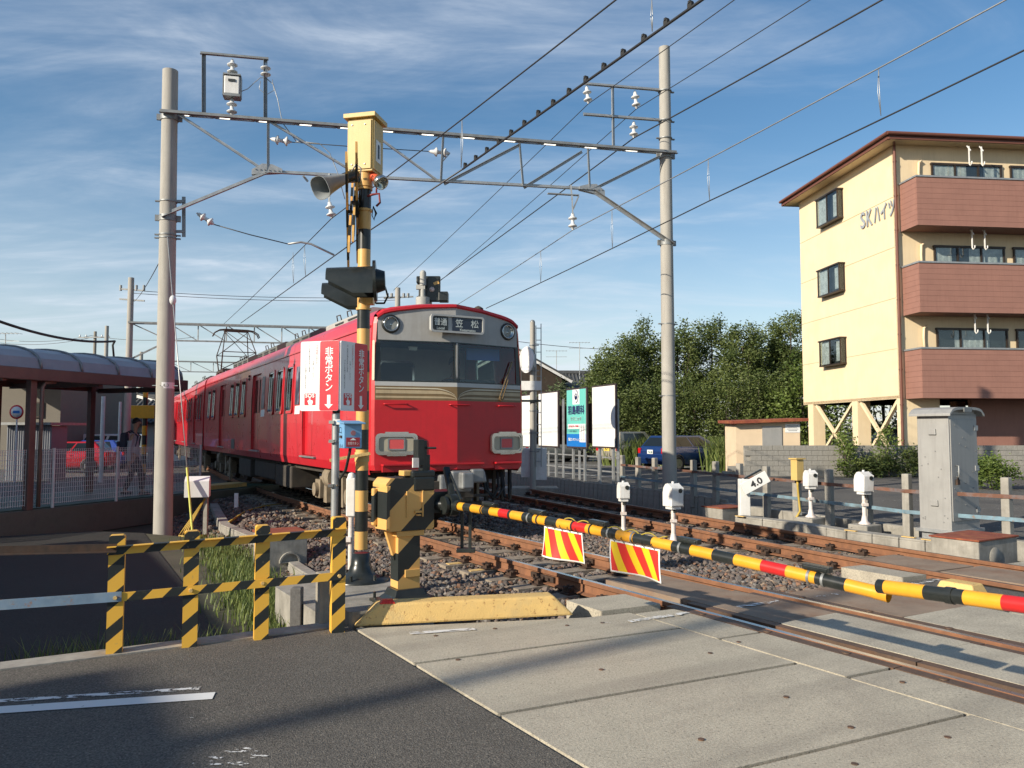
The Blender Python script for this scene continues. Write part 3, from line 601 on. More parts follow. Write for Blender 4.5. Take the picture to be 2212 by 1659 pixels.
def bogie(root, yc, name='bogie'):
    b = MB()
    for sd in (-1, 1):
        b.box((sd * .98, yc, .56), (.12, 1.5, .16)); b.box((sd * .98, yc - .95, .62), (.12, .5, .12)); b.box((sd * .98, yc + .95, .62), (.12, .5, .12))
        for q in (-1, 1):
            b.box((sd * 1.0, yc + q * 1.05, .45), (.24, .34, .36)); b.cyl((sd * .9, yc + q * 1.05, .44), (sd * 1.19, yc + q * 1.05, .44), .13, n=14)
            b.prism([(-.1, 0), (.12, 0), (.07, .62), (-.05, .62)], (sd * 1.08 - .03, yc + q * .52, .22), (0, 1, 0), (0, 0, 1), (.08, 0, 0))
        b.cyl((sd * 1.05, yc - .18, .72), (sd * 1.05, yc + .22, .72), .22, n=16); b.cyl((sd * .98, yc - .3, .62), (sd * .98, yc - .3, .95), .1, n=10); b.cyl((sd * .98, yc + .3, .62), (sd * .98, yc + .3, .95), .1, n=10)
        b.box((sd * 1.1, yc - 1.45, .42), (.06, .14, .7)); b.box((sd * 1.08, yc - 1.3, .22), (.1, .5, .1))
    b.box((0, yc, .6), (1.9, .4, .22)); o = b.build(name, 'bogie', root, world=False, bevel=.012)
    for q in (-1, 1):
        for sd in (-1, 1):
            w = MB(); x0 = sd * .52; w.lathe([(.08, -.02), (.3, -.02), (.36, -.03), (.39, -.05), (.43, -.05), (.43, .05), (.455, .06), (.455, .085), (.3, .085), (.08, .06)], (x0, yc + q * 1.05, .43), (-sd, 0, 0), 24); w.build('wheel', 'under', o, world=False)
        a = MB(); a.cyl((-.9, yc + q * 1.05, .43), (.9, yc + q * 1.05, .43), .07, n=10); a.build('axle', 'under', o, world=False)
def roofbox(root, y0, y1, hw, z0, h, m, louv=True):
    b = MB(); prof = [(-hw, z0 - .2), (hw, z0 - .2), (hw, z0 + h * .6), (hw - .22, z0 + h), (-hw + .22, z0 + h), (-hw, z0 + h * .6)]
    b.prism([(p[0], p[1]) for p in prof], (0, y0, 0), (1, 0, 0), (0, 0, 1), (0, y1 - y0, 0)); o = b.build('roof_unit', m, root, world=False, bevel=.03)
    if louv:
        for sd in (-1, 1):
            for q in np.arange(y0 + .18, y1 - .55, .85):
                l_ = MB()
                for k in range(5): l_.box((sd * (hw + .004), q + .3, z0 + h * .6 - .06 - k * .055), (.02, .55, .03))
                l_.build('louvre', 'inner_dark', o, world=False, kind='stuff')
        for sd in (-1, 1):
            for q in (y0 + .9, y0 + 1.6):
                t_ = MB(); t_.tube([(sd * (hw - .12), q, z0 + h * .8), (sd * (hw - .09), q, z0 + h * .8 + .1), (sd * (hw - .06), q + .14, z0 + h * .78 + .1), (sd * (hw - .08), q + .14, z0 + h * .76)], .012, 6); t_.build('lifting_eye', 'iron', o, world=False)
TR = math.radians(28.8); C0 = Vector((-.985, 12.66, 0))
car = thing('train_car', 'front car of the red commuter train with grey cab face and destination sign', 'train', C0, TR, 'cars of the red train')
L1 = 18.2
wins1 = [(1.0, 1.75), (5.04, 5.60), (5.96, 6.58), (6.88, 7.46), (10.35, 11.0), (11.25, 11.95), (12.2, 12.85), (15.75, 16.4), (16.75, 17.4)]
doors1 = [(3.15, 4.2), (8.42, 9.52), (13.72, 14.86)]
shell(car, L1, .10, wins1, doors1)
# ---- nose
def fy(x, z): return -.235 * (1 - min(1, abs(x) / 1.30)) - .02 + max(0, z - 2.05) * .055
def fp(x, z, lift=0): return Vector((x, fy(x, z) - lift, z))
def xe(z): return wz(z) - .055
nose = MB(); zz = [.97, 1.05, 1.35, 1.7, 1.9, 2.05]
for a, c in zip(zz, zz[1:]):
    for sd in (-1, 1):
        q = [fp(0, a), fp(sd * xe(a), a), fp(sd * xe(c), c), fp(0, c)]; nose.face(q if sd > 0 else q[::-1])
zz = [.97, 1.05, 1.35, 1.7, 1.9, 2.05, 2.3, 2.7, 3.0, 3.06, 3.24, 3.34]
for a, c in zip(zz, zz[1:]):                                       # rounded corner posts
    for sd in (-1, 1):
        for (e0, e1) in ((0, 1), (1, 2)):
            def cp(z, e): return (fp(sd * xe(z), z), Vector((sd * (wz(z) - .012), .02 + max(0, z - 2.05) * .05, z)), Vector((sd * wz(z), .11, z)))[e]
            q = [cp(a, e0), cp(a, e1), cp(c, e1), cp(c, e0)]; nose.add([tuple(p) for p in (q if sd > 0 else q[::-1])], [(0, 1, 2, 3)], 0, True)
for sd in (-1, 1): nose.face([fp(0, .97), fp(sd * xe(.97), .97), (sd * wz(.97), .11, .93), (0, .11, .93)])
xs = np.linspace(-1.245, 1.245, 25)
def gt(x): return ztop(x) - .095
for x0, x1 in zip(xs, xs[1:]):                                     # roof rim: a rounded red brow
    rows = []
    for x in (x0, x1):
        g0 = fp(x, gt(x)); rows.append([g0, g0 + Vector((0, -.035, .02)), g0 + Vector((0, -.03, .06)), Vector((x, fy(x, 3.4) * .4 + .05, ztop(x) - .005)), Vector((x, .11, ztop(x)))])
    for i in range(4): nose.add([tuple(p) for p in (rows[0][i], rows[1][i], rows[1][i + 1], rows[0][i + 1])], [(0, 1, 2, 3)], 0, True)
nose.build('nose', 'red_front', car, world=False)
gp_ = MB(); xs2 = [-1.23, -1.15, -1.0, -.8, -.55, -.3, 0, .3, .55, .8, 1.0, 1.15, 1.23]
for x0, x1 in zip(xs2, xs2[1:]): gp_.face([fp(x0, 2.985), fp(x1, 2.985), fp(x1, gt(x1)), fp(x0, gt(x0))])
gpo = gp_.build('upper_panel', 'train_grey', car, world=False)
bd = MB()
def band(mb, z0, z1, mi=0, lift=0):
    for sd in (-1, 1):
        q = [fp(0, z0, lift), fp(sd * xe(z0), z0, lift), fp(sd * xe(z1), z1, lift), fp(0, z1, lift)]; mb.face(q if sd > 0 else q[::-1], mi)
band(bd, 2.05, 2.27); sb = bd.build('stripe_band', 'brown', car, world=False)
bd = MB(); band(bd, 2.27, 2.335); bd.build('sill_strip', 'train_strip', car, world=False)
def curve_stripe(zc, w, zend, xs_, m):
    for sd in (-1, 1):
        b = MB(); pts = [(1.27, zc), (.9, zc), (xs_ + .12, zc)]
        for i in range(1, 9):
            t = i / 8; pts.append((xs_ * (1 - t) + .005, zend + (zc - zend) * math.sqrt(max(0, 1 - t ** 1.7))))
        for i in range(len(pts) - 1):
            (xa, za), (xb, zb) = pts[i], pts[i + 1]; k = .5 * w; ka = k if xa > xs_ else max(.25 * k, k * (xa / max(xs_, .01)) * .8 + .2 * k); kb = k if xb > xs_ else max(.25 * k, k * (xb / max(xs_, .01)) * .8 + .2 * k)
            q = [fp(sd * xb, zb - kb, .003), fp(sd * xa, za - ka, .003), fp(sd * xa, za + ka, .003), fp(sd * xb, zb + kb, .003)]; b.face(q if sd > 0 else q[::-1])
        b.build('gold_stripe', m, sb, world=False)
curve_stripe(2.236, .018, 2.07, .36, 'goldl'); curve_stripe(2.178, .052, 2.065, .30, 'gold'); curve_stripe(2.098, .030, 2.06, .20, 'gold')
# windscreen: black frame with two panes
fr = MB()
for sd in (-1, 1):
    for (xa, xb, za, zb) in ((0, .05, 2.335, 2.985), (1.19, 9, 2.335, 2.985), (.05, 1.19, 2.335, 2.355), (.05, 1.19, 2.965, 2.985)):
        f_ = lambda x, z: fp(sd * min(x, xe(z)), z); q = [f_(xa, za), f_(xb, za), f_(xb, zb), f_(xa, zb)]; fr.face(q if sd > 0 else q[::-1])
fro = fr.build('windscreen_frame', 'blackband', car, world=False)
for sd in (-1, 1):
    p_ = MB(); q = [fp(sd * .045, 2.35, -.012), fp(sd * 1.195, 2.35, -.012), fp(sd * 1.195, 2.97, -.012), fp(sd * .045, 2.97, -.012)]; p_.face(q if sd > 0 else q[::-1]); p_.build('windscreen_pane', 'wglass', fro, world=False)
cs_ = MB()
for sd in (-1, 1): cs_.prism(rrect(.045, .62, .02), (sd * (xe(2.65) + .028), .005, 2.66), (sd * .55, .83, 0), (0, 0, 1), (sd * .006, -.004, 0))
cs_.build('corner_pane', 'goldl', fro, world=False)
cpil = MB(); cpil.box((.0, fy(0, 2.66) - .006, 2.66), (.03, .012, .62)); cpil.build('centre_strip', 'train_grey', fro, world=False)
# cab interior
ci = MB(); ci.box((0, 2.15, 2.1), (2.5, .05, 2.0)); cio = ci.build('cab_bulkhead', 'inner', car, world=False)
c2 = MB(); c2.box((-.15, 2.115, 2.35), (.62, .012, .95), mi=0); c2.build('bulkhead_door', 'inner_dark', cio, world=False)
c3 = MB(); ring(c3, rrect(.70, 1.02, .09), rrect(.62, .94, .07), (-.15, 2.10, 2.35), (1, 0, 0), (0, 0, 1), (0, -.02, 0)); c3.build('door_frame', 'chrome', cio, world=False)
c4 = MB(); c4.box((-.85, 2.1, 2.42), (.42, .02, .5)); c4.build('notice_panel', 'white', cio, world=False)
c5 = MB(); c5.box((0, .42, 2.16), (2.4, .55, .3)); c5.box((.55, .5, 2.36), (.9, .3, .16)); c5.build('dashboard', 'inner_dark', car, world=False, bevel=.03)
c6 = MB(); c6.box((.72, .28, 2.86), (.62, .02, .2)); c6.build('sun_visor', mat('visor_blue', (.03, .08, .34), .4), car, world=False)
c7 = MB(); c7.box((-.62, 1.1, 2.05), (.6, .6, .45)); c7.box((-.55, .28, 2.90), (.14, .05, .06)); c7.build('cab_locker', 'inner', car, world=False)
# headlamps
for sd in (-1, 1):
    o = fp(sd * 1.03, 3.235); ax = Vector((sd * .12, -1, .03)).normalized()
    h = MB(); h.lathe([(.145, -.02), (.145, .02), (.128, .035), (.118, .03), (.118, .0)], o, ax, 28, caps=False); ho = h.build('headlight', 'black', car, world=False)
    h = MB(); h.lathe([(.119, .0), (.117, .034), (.106, .036), (.104, .01)], o, ax, 28, caps=False); h.build('rim', 'chrome', ho, world=False)
    h = MB(); h.lathe([(.104, .012), (.08, -.006), (.045, -.028), (.0, -.034)], o, ax, 24, caps=False); h.lathe([(.03, -.03), (.03, .0), (.0, .008)], o + Vector((.012, 0, -.01)), ax, 12); h.build('reflector', 'chrome', ho, world=False)
    h = MB(); h.lathe([(.105, .014), (.06, .026), (0, .03)], o, ax, 24, caps=False); h.build('lens', 'lens', ho, world=False)
# destination sign
ds_ = MB(); yS = -.262; ring(ds_, rrect(.93, .285, .05), rrect(.87, .225, .035), (-.01, yS, 3.262), (1, 0, 0), (0, 0, 1), (0, -.03, 0)); ds_.prism(rrect(.90, .255, .04), (-.01, yS + .07, 3.262), (1, 0, 0), (0, 0, 1), (0, -.068, 0)); dso = ds_.build('destination_sign', 'train_strip', car, world=False)
for x0, x1, m in ((-.435, -.175, 'blackband'), (-.10, .415, 'signblue')):
    b = MB(); b.box(((x0 + x1) / 2, yS - .006, 3.262), (x1 - x0, .012, .212)); b.build('sign_panel', m, dso, world=False)
def LT(*a, **k): return lettering(*a, **k)
tow = WM[car.name]; tl = lambda p: tow @ Vector(p); tv = lambda p: tow.to_3x3() @ Vector(p)
for txt, x, z, w, h in (('普通', -.305, 3.288, .215, .115), ('Local', -.305, 3.185, .13, .038), ('笠', .015, 3.285, .125, .13), ('松', .29, 3.285, .135, .13), ('Kasamatsu', .165, 3.178, .27, .038)):
    LT(txt, tl((x, yS - .0125, z)), tv((1, 0, 0)), ZV, w, h, 'signtext', dso, bold=.002)
# tail lamps
for sd in (-1, 1):
    xt = sd * .955; o = Vector((xt, fy(xt, 1.37) - .004, 1.372)); ux = Vector((1, sd * .18, 0)).normalized(); nn = Vector((sd * .18, -1, 0)).normalized()
    b = MB(); b.prism(rrect(.62, .30, .06), o + nn * -.05, ux, ZV, nn * .075); to = b.build('tail_light', 'lamp_cream', car, world=False)
    b = MB(); ring(b, rrect(.65, .33, .07), rrect(.585, .265, .05), o, ux, ZV, nn * .06); ring(b, rrect(.60, .28, .055), rrect(.54, .22, .045), o, ux, ZV, nn * .045); b.box(o + nn * .04 + ZV * .172, (.36, .05, .03), (ux, nn, ZV)); b.box(o + nn * .04 - ZV * .172, (.30, .04, .02), (ux, nn, ZV)); b.build('frame', 'chrome', to, world=False)
    b = MB(); ring(b, rrect(.27, .19, .025), rrect(.225, .145, .02), o + nn * .025, ux, ZV, nn * .012); b.build('lens_frame', 'galv_dark', to, world=False)
    b = MB(); b.prism(rrect(.235, .155, .02), o + nn * .02, ux, ZV, nn * .014); b.build('red_lens', 'tail_red', to, world=False)
# handrails, steps
def rail3(x0, x1, z, out=.055, r=.011, name='handrail'):
    b = MB(); a, c = fp(x0, z), fp(x1, z); b.tube([a + Vector((0, .03, 0)), a + Vector((0, -out, 0)), a.lerp(c, .03) + Vector((0, -out, 0)), a.lerp(c, .97) + Vector((0, -out, 0)), c + Vector((0, -out, 0)), c + Vector((0, .03, 0))], r, 8); b.build(name, 'red_front', car, world=False)
rail3(-1.15, -.80, 1.985); rail3(-.13, .22, 1.985); rail3(.80, 1.14, 1.985)
for x0, x1, z, d in ((-.48, .48, 1.055, .10), (-1.2, -.72, 1.055, .07), (.72, 1.2, 1.055, .07)):
    b = MB(); ym = min(fy(x0, z), fy(x1, z)); b.box(((x0 + x1) / 2, ym - .02, z), (x1 - x0, .16 if abs(x0) < .6 else .12, .03)); b.box(((x0 + x1) / 2, ym + .01, z - .06), (x1 - x0 - .02, .04, .1)); b.build('step', 'red_front', car, world=False, bevel=.006)
# wiper
b = MB(); w0 = fp(.86, 2.10, .05); w1 = fp(.99, 2.42, .05); b.cyl(fp(.86, 2.10), w0, .035, n=10); b.bar(w0, w1, .022, .012); b.bar(fp(.80, 2.10, .045), fp(.96, 2.45, .045), .012, .01); b.bar(fp(1.10, 2.73, .028), fp(.92, 2.33, .028), .02, .018); b.build('wiper', 'brown', car, world=False)
# side posters and blank white stickers
for y0_, z0_, m, w_, h_ in ((4.62, 2.5, 'poster', .34, .78), (4.6, 2.0, 'white_clean', .42, .17), (8.06, 2.5, 'poster', .34, .78), (8.06, 2.0, 'white_clean', .42, .17)):
    b = MB(); x_ = -(wz(z0_) + .004); b.box((x_, y0_, z0_), (.004, w_, h_), (Vector((1, 0, 0)), Vector((0, 1, 0)), Vector((.045, 0, 1)).normalized())); b.build('side_poster', m, car, world=False)
b = MB()
for z_ in (3.0 - .17, 3.0 - .09): b.sphere((-(wz(z_) + .005), 10.0 - .05, z_ + .1), .035, 8)
b.build('door_lamp', 'under', car, world=False)
b = MB(); b.box((-1.342, 12.2, 1.2), (.01, .5, .28)); b.build('side_vent', 'roof_unit_dark', car, world=False)
# coupler and underframe gear
b = MB(); b.box((0, 9, .86), (2.3, 17.4, .14)); b.box((-.55, .5, .80), (.5, .5, .22)); b.box((.75, .45, .84), (.6, .3, .16)); b.build('underframe', 'under', car, world=False)
b = MB(); b.box((.06, -.16, .78), (.34, .3, .34)); b.box((-.2, -.1, .74), (.16, .3, .3)); b.box((.10, -.36, .80), (.2, .2, .26)); b.box((.34, -.22, .86), (.22, .22, .22)); b.box((.50, -.12, .84), (.14, .14, .20), taper=.6); cpo = b.build('coupler', 'galv_dark', car, world=False, bevel=.03)
b = MB(); b.box((.02, .1, .60), (.5, .8, .16)); b.cyl((.0, -.3, .58), (.0, .5, .58), .12, n=14); b.box((.3, -.25, .55), (.5, .06, .04)); b.box((-.35, -.05, .62), (.3, .3, .34)); b.box((.0, -.05, .40), (1.0, .06, .06)); b.build('draft_gear', 'under', cpo, world=False, bevel=.01)
for k, (x0, x1) in enumerate(((.55, .82), (.6, .92), (-.5, -.8), (-.55, -.95), (.9, 1.05))):
    b = MB(); b.tube([(x0, -.02, .9), (x0 + .02, -.12, .62 - .03 * k), ((x0 + x1) / 2, -.16, .48), (x1, -.1, .66), (x1 + .02, 0, .9)], .022, 8); b.build('brake_hose', 'rubber', cpo, world=False)
for x_ in (-1.0, .86, 1.02, 1.16):
    b = MB(); b.box((x_, .15, .68), (.05, .05, .52)); b.build('bracket', 'under', car, world=False)
b = MB(); b.box((0, .55, .30), (2.1, .05, .16)); b.box((-.95, .6, .5), (.06, .06, .5)); b.box((.95, .6, .5), (.06, .06, .5)); b.build('rail_guard', 'under', car, world=False)
bogie(car, 2.75); bogie(car, 15.4)
for y0_, y1_, x_, zb in ((5.4, 6.9, -.95, .35), (7.2, 9.6, -.9, .42), (9.9, 11.6, -.95, .36), (5.2, 8.0, .9, .4), (8.5, 12, .9, .4)):
    b = MB(); b.box((x_, (y0_ + y1_) / 2, (zb + .82) / 2), (.62, y1_ - y0_, .82 - zb)); b.build('underfloor_box', 'under', car, world=False, bevel=.03)
roofbox(car, 2.2, 4.5, .80, 3.57, .27, 'roof_unit'); roofbox(car, 5.8, 8.2, .78, 3.58, .28, 'roof_unit_dark'); roofbox(car, 9.2, 11.7, .78, 3.6, .30, 'roof_unit_dark'); roofbox(car, 13.2, 15.8, .78, 3.6, .3, 'roof_unit_dark')
for x_, y_, h_ in ((.86, .75, .22),):
    b = MB(); b.cyl((x_, y_, 3.46), (x_, y_, 3.46 + h_), .06, n=12); b.lathe([(.06, 0), (.09, .01), (.09, .04), (.05, .07), (0, .09)], (x_, y_, 3.46 + h_), n=12); b.build('antenna', 'under', car, world=False)
b = MB(); b.lathe([(.34, 0), (.32, .12), (.22, .20), (0, .23)], (.42, 1.1, 3.53), n=20); b.build('vent_cowl', 'roof_unit', car, world=False)
# ---- second car
TR2 = math.radians(26.9); e1 = Vector((-math.sin(TR), math.cos(TR), 0)); C2 = C0 + e1 * 18.55
car2 = thing('train_car', 'second car of the red commuter train carrying the raised pantograph, in shade', 'train', C2, TR2, 'cars of the red train')
shell(car2, 18.0, 0, [(.6, 1.2), (1.5, 2.1), (4.6, 5.2), (5.5, 6.1), (6.4, 7.0), (9.6, 10.2), (10.5, 11.1), (11.4, 12.0), (15.2, 15.8)], [(2.6, 3.7), (7.6, 8.7), (12.6, 13.7)])
e = MB(); prof = [(wz(z), z) for z in (.9, 1.9, 2.4, 3.06)] + CS[5:]; prof = prof + [(-x, z) for x, z in prof[-2::-1]]; e.face([(x, 0, z) for x, z in prof][::-1]); e.build('end_wall', 'red', car2, world=False)
b = MB(); b.box((0, -.18, 2.1), (1.1, .34, 2.0)); b.build('gangway', 'rubber', car2, world=False)
b = MB(); b.box((0, 9, .86), (2.3, 17.4, .14)); b.box((-.9, 8.5, .6), (.6, 6, .4)); b.box((.9, 8.5, .6), (.6, 6, .4)); b.build('underframe', 'under', car2, world=False)
bogie(car2, 2.6); bogie(car2, 15.2)
roofbox(car2, 5.2, 7.7, .78, 3.6, .3, 'roof_unit_dark'); roofbox(car2, 9, 11.5, .78, 3.6, .3, 'roof_unit_dark')
# pantograph (diamond frame, raised)
py0 = 1.9; b = MB()
for sd in (-1, 1): b.box((sd * .55, py0, 3.86), (.08, 2.0, .08)); b.cyl((sd * .55, py0 - .9, 3.6), (sd * .55, py0 - .9, 3.84), .07, n=10); b.cyl((sd * .55, py0 + .9, 3.6), (sd * .55, py0 + .9, 3.84), .07, n=10)
b.box((0, py0 - .8, 3.88), (1.2, .1, .08)); b.box((0, py0 + .8, 3.88), (1.2, .1, .08)); b.cyl((-.3, py0 + .4, 3.9), (.3, py0 + .4, 3.9), .12, n=10); po = b.build('pantograph', 'under', car2, world=False)
b = MB(); K = [(-.62, .85), (.62, .85), (.62, -.85), (-.62, -.85)]; zk = 4.55; zt = 5.42
for sx in (-1, 1):
    for sy in (-1, 1):
        lo = (sx * .58, py0 + sy * .42, 3.92); kn = (sx * .60, py0 + sy * .98, zk); hi = (sx * .42, py0 + sy * .12, zt)
        b.cyl(lo, kn, .026, .022, 8); b.cyl(kn, hi, .02, .017, 8)
for sy in (-1, 1): b.cyl((-.6, py0 + sy * .98, zk), (.6, py0 + sy * .98, zk), .018, n=6); b.cyl((-.58, py0 + sy * .98, zk), (.42, py0 + sy * .12, zt), .012, n=6); b.cyl((.58, py0 + sy * .98, zk), (-.42, py0 + sy * .12, zt), .012, n=6); b.cyl((-.58, py0 + sy * .42, 3.92), (.6, py0 + sy * .98, zk), .012, n=6)
b.build('frame_arms', 'iron', po, world=False)
b = MB()
for sy in (-.14, .14): b.tube([(-.86, py0 + sy, 5.22), (-.80, py0 + sy, 5.36), (-.62, py0 + sy, 5.47), (-.4, py0 + sy, 5.50), (.4, py0 + sy, 5.50), (.62, py0 + sy, 5.47), (.80, py0 + sy, 5.36), (.86, py0 + sy, 5.22)], .022, 8)
b.box((0, py0, 5.46), (.9, .36, .05)); b.build('collector_head', 'iron', po, world=False)
# ================================================================== CROSSING EQUIPMENT
FD = (G(727, 1362) - G(247, 1408)).normalized(); FN = Vector((FD.y, -FD.x, 0)); AXF = (FD, -FN, ZV)
# ---- yellow and black fence
fence = thing('striped_fence', 'yellow and black striped guard fence of four posts along the road edge', 'fence', G(480, 1386))
stv = tuple((ZV - FD * .85)); M['stripe_post'] = stripes('fence_stripes', YEL, BLK, stv, .215, .1, .5)
M['fence_yellow'] = mat('fence_yellow', YEL, .5, var=.08, vs=6, dirt=(.5, .27, .06), da=.5, ds=6); M['stripe_rail'] = stripes('fence_rail_stripes', YEL, BLK, tuple(FD + ZV * .0 - ZV * 1.0), .23, .0, .4)
fb = [G(247, 1410), G(409, 1394), G(563, 1378), G(728, 1363)]; ftop = [1155, 1146, 1134, 1116]; fz = []
for i, p in enumerate(fb):
    u = (247, 409, 563, 728)[i]; zt_ = P(u, ftop[i], p.y).z; b = MB()
    b.prism([(-.052, -.12), (.052, -.12), (.052, zt_ - .012), (.04, zt_), (-.04, zt_), (-.052, zt_ - .012)], p + FN * .05, FD, ZV, -FN * .10, 0, 1); b.build('post', ['stripe_post', 'fence_yellow'], fence, bevel=.006)
def zat(u, v, Yd): return P(u, v, Yd).z
zr0, zr1 = zat(247, 1187, fb[0].y), zat(728, 1147, fb[3].y); zl0, zl1 = zat(247, 1287, fb[0].y), zat(728, 1241, fb[3].y)
a = fb[0] - FD * .06; c = fb[3] + FD * .05
b = MB(); p0, p1 = a + ZV * zr0 + FN * .062, c + ZV * zr1 + FN * .062; b.bar(p0, p1, .006, .06); b.box((p0 + p1) / 2 + ZV * .03 + FN * .022 - FN * .0, (.055, (p1 - p0).length, .005), (FN, (p1 - p0).normalized(), ZV)); b.build('top_rail', 'stripe_rail', fence)
b = MB(); p0, p1 = a + ZV * zl0 + FN * .060, c + ZV * zl1 + FN * .060; b.bar(p0 + FD * .1, p1, .008, .062); b.build('lower_rail', 'stripe_rail', fence)
b = MB(); p0 = fb[0] + ZV * (zl0 + .006) + FN * .070; p1 = P(-330, 1330, 5.1); b.bar(p0 + FD * .04, p1, .008, .068); b.build('blue_rail', 'bluerail', fence, label='faded pale blue lower rail')
b = MB(); p0 = fb[0] + ZV * (zr0 - .004) + FN * .066; p1 = P(-330, 1204, 5.1); b.angle(p0 - FD * .0, p1, .05, .006); b.build('dark_rail', 'iron', fence, label='dark upper rail running left')
for i, p in enumerate(fb):
    u = (247, 409, 563, 728)[i]; t_ = (p - fb[0]).length / (fb[3] - fb[0]).length; b = MB()
    for z_ in (zl0 + (zl1 - zl0) * t_,): q = p + ZV * z_ + FN * .064; b.cyl(q, q + FN * .022, .014, n=6, sm=False)
    b.build('bolt', 'kerb_y', fence)
for k in range(3):                                             # a fence post further left, out of the frame, carries the rails
    b = MB(); p = fb[0] - FD * (1.05 * (k + 1)); b.box(p + ZV * .4, (.104, .10, .95), AXF); b.build('post', 'stripe_post', fence)
# ---- yellow kerb block with red reflector
k0, k1 = T(2.31, 6.14), T(4.06, 5.53); kd = (k1 - k0).normalized(); kn = Vector((-kd.y, kd.x, 0)); Lk = (k1 - k0).length
b = MB(); w = .26; h = .165
vs = [k0, k1, k1 + kn * w, k0 + kn * w, k0 + kd * .19 + kn * .045 + ZV * h, k1 - kd * .17 + kn * .045 + ZV * h, k1 - kd * .17 + kn * (w - .03) + ZV * h, k0 + kd * .19 + kn * (w - .03) + ZV * h]
b.add(vs, [(3, 2, 1, 0), (4, 5, 6, 7), (0, 1, 5, 4), (1, 2, 6, 5), (2, 3, 7, 6), (3, 0, 4, 7)])
kb = thing('kerb_block', 'long yellow painted concrete kerb block with a red reflector at its left end', 'kerb', k0.lerp(k1, .5)); b.build('block', 'kerb_y', kb, bevel=.018)
b = MB(); p = k0 + kd * .27 + kn * .09 + ZV * (h + .012); b.box(p, (.13, .09, .03), (kd, kn, ZV), taper=.65); b.build('reflector', mat('reflector_red', (.62, .03, .015), .25, var=.2, vs=40), kb, bevel=.004)
q0 = G(2062, 1288); b = MB(); b.box(q0 + ZV * .06 + NV * .12, (.26, .42, .13), AX_T, taper=.72); b.build('kerb_stub', 'kerb_y', cat='kerb', label='short pale yellow concrete kerb stub between the two tracks', bevel=.012)
# ---- concrete bases
b = MB(); b.prism([(2.24, 6.42), (2.95, 6.42), (3.4, 6.9), (3.42, 8.75), (2.5, 8.75), (2.24, 8.2)], Vector((0, 0, -.6)), NV, DV, ZV * .585); b.build('equipment_base', 'concrete', cat='concrete base', label='mossy concrete base under the crossing signal pole and barrier machine', bevel=.02)
b = MB(); b.prism([(2.30, 6.24), (2.66, 6.16), (2.68, 6.40), (2.32, 6.42)], Vector((0, 0, -.3)), NV, DV, ZV * .40); b.build('kerb_end_block', 'concrete', cat='concrete block', label='small grey concrete block behind the left end of the yellow kerb', bevel=.03)
# ---- crossing signal pole
SP = P(779, 1252, 8.5); SP.z = -.02; SY = 8.5
def sz(v): return P(779, v, SY).z
sig = thing('crossing_signal', 'tall yellow and black crossing signal pole with control box, horn speaker and warning lamps', 'crossing signal', SP)
def at_s(z, dx=0, dy=0): return Vector((SP.x + dx, SP.y + dy, z))
bands = [(1186, 'black'), (1147, 'yellow'), (1104, 'black'), (1059, 'yellow'), (1016, 'black'), (971, 'yellow'), (928, 'black'), (886, 'yellow'), (843, 'black'), (800, 'yellow'), (757, 'black'), (711, 'yellow'), (668, 'black'), (578, 'yellow'), (540, 'yellow'), (497, 'black'), (455, 'yellow'), (409, 'black'), (368, 'yellow')]
bands = [1186, 1147, 1104, 1059, 1016, 971, 928, 886, 845, 804, 758, 711, 668, 540, 497, 455, 409, 368]; cols_ = ['yellow', 'black'] * 9
for i in range(len(bands) - 1):
    b = MB(); b.cyl(at_s(sz(bands[i])), at_s(sz(bands[i + 1])), .069, n=24, caps=False); b.build('pole_band', cols_[i], sig)
b = MB(); b.lathe([(.30, 0), (.30, .025), (.19, .05), (.135, .10), (.105, .18), (.093, sz(1186) - .02), (.07, sz(1186) - .02)], SP, n=28)
for i in range(6): t_ = i * math.pi / 3 + .3; q = SP + Vector((.245 * math.cos(t_), .245 * math.sin(t_), .02)); b.cyl(q, q + ZV * .07, .016, n=6, sm=False)
b.build('pole_base', 'black', sig)
for v_ in (668, 580, 455, 409):
    b = MB(); z_ = sz(v_); b.cyl(at_s(z_ - .012), at_s(z_ + .012), .082, n=24); b.build('collar', 'yellow', sig)
th = math.radians(-13); bx_, by_ = Vector((math.cos(th), math.sin(th), 0)), Vector((-math.sin(th), math.cos(th), 0)); AXB = (bx_, by_, ZV)
zb0, zb1 = sz(376), sz(262); cb = at_s((zb0 + zb1) / 2, -.01, .05)
b = MB(); b.box(cb, (.29, .28, zb1 - zb0), AXB); cbo = b.build('control_box', 'yellow_box', sig, bevel=.008)
b = MB(); b.box(cb + ZV * ((zb1 - zb0) / 2 + .025), (.37, .36, .05), AXB); b.build('lid', 'yellow_box', cbo, bevel=.004)
for s_, d_ in ((-by_, (.26, .012)), (bx_, (.012, .25)), (-bx_, (.012, .25))):
    b = MB(); b.box(cb + s_ * (.151 if s_ != -by_ else .147), (d_[0], d_[1], zb1 - zb0 - .05), AXB); b.build('panel', 'yellow_box', cbo, bevel=.003)
b = MB()
for sx in (-.09, .06):
    for sz_ in (-.22, .22): q = cb + bx_ * sx - by_ * .15 + ZV * sz_; b.cyl(q, q - by_ * .012, .008, n=6)
b.build('screw', 'galv', cbo)
b = MB(); b.box(cb + bx_ * .1585 - ZV * .05 - by_ * .01, (.004, .13, .24), AXB); pn = b.build('number_plate', 'white_clean', cbo)
lettering('1', cb + bx_ * .161 - ZV * .05 - by_ * .01, by_, ZV, .03, .15, 'black', pn, bold=.004)
b = MB(); b.cyl(at_s(sz(405)), at_s(zb0 + .01), .085, n=20); b.build('neck', 'yellow', sig)
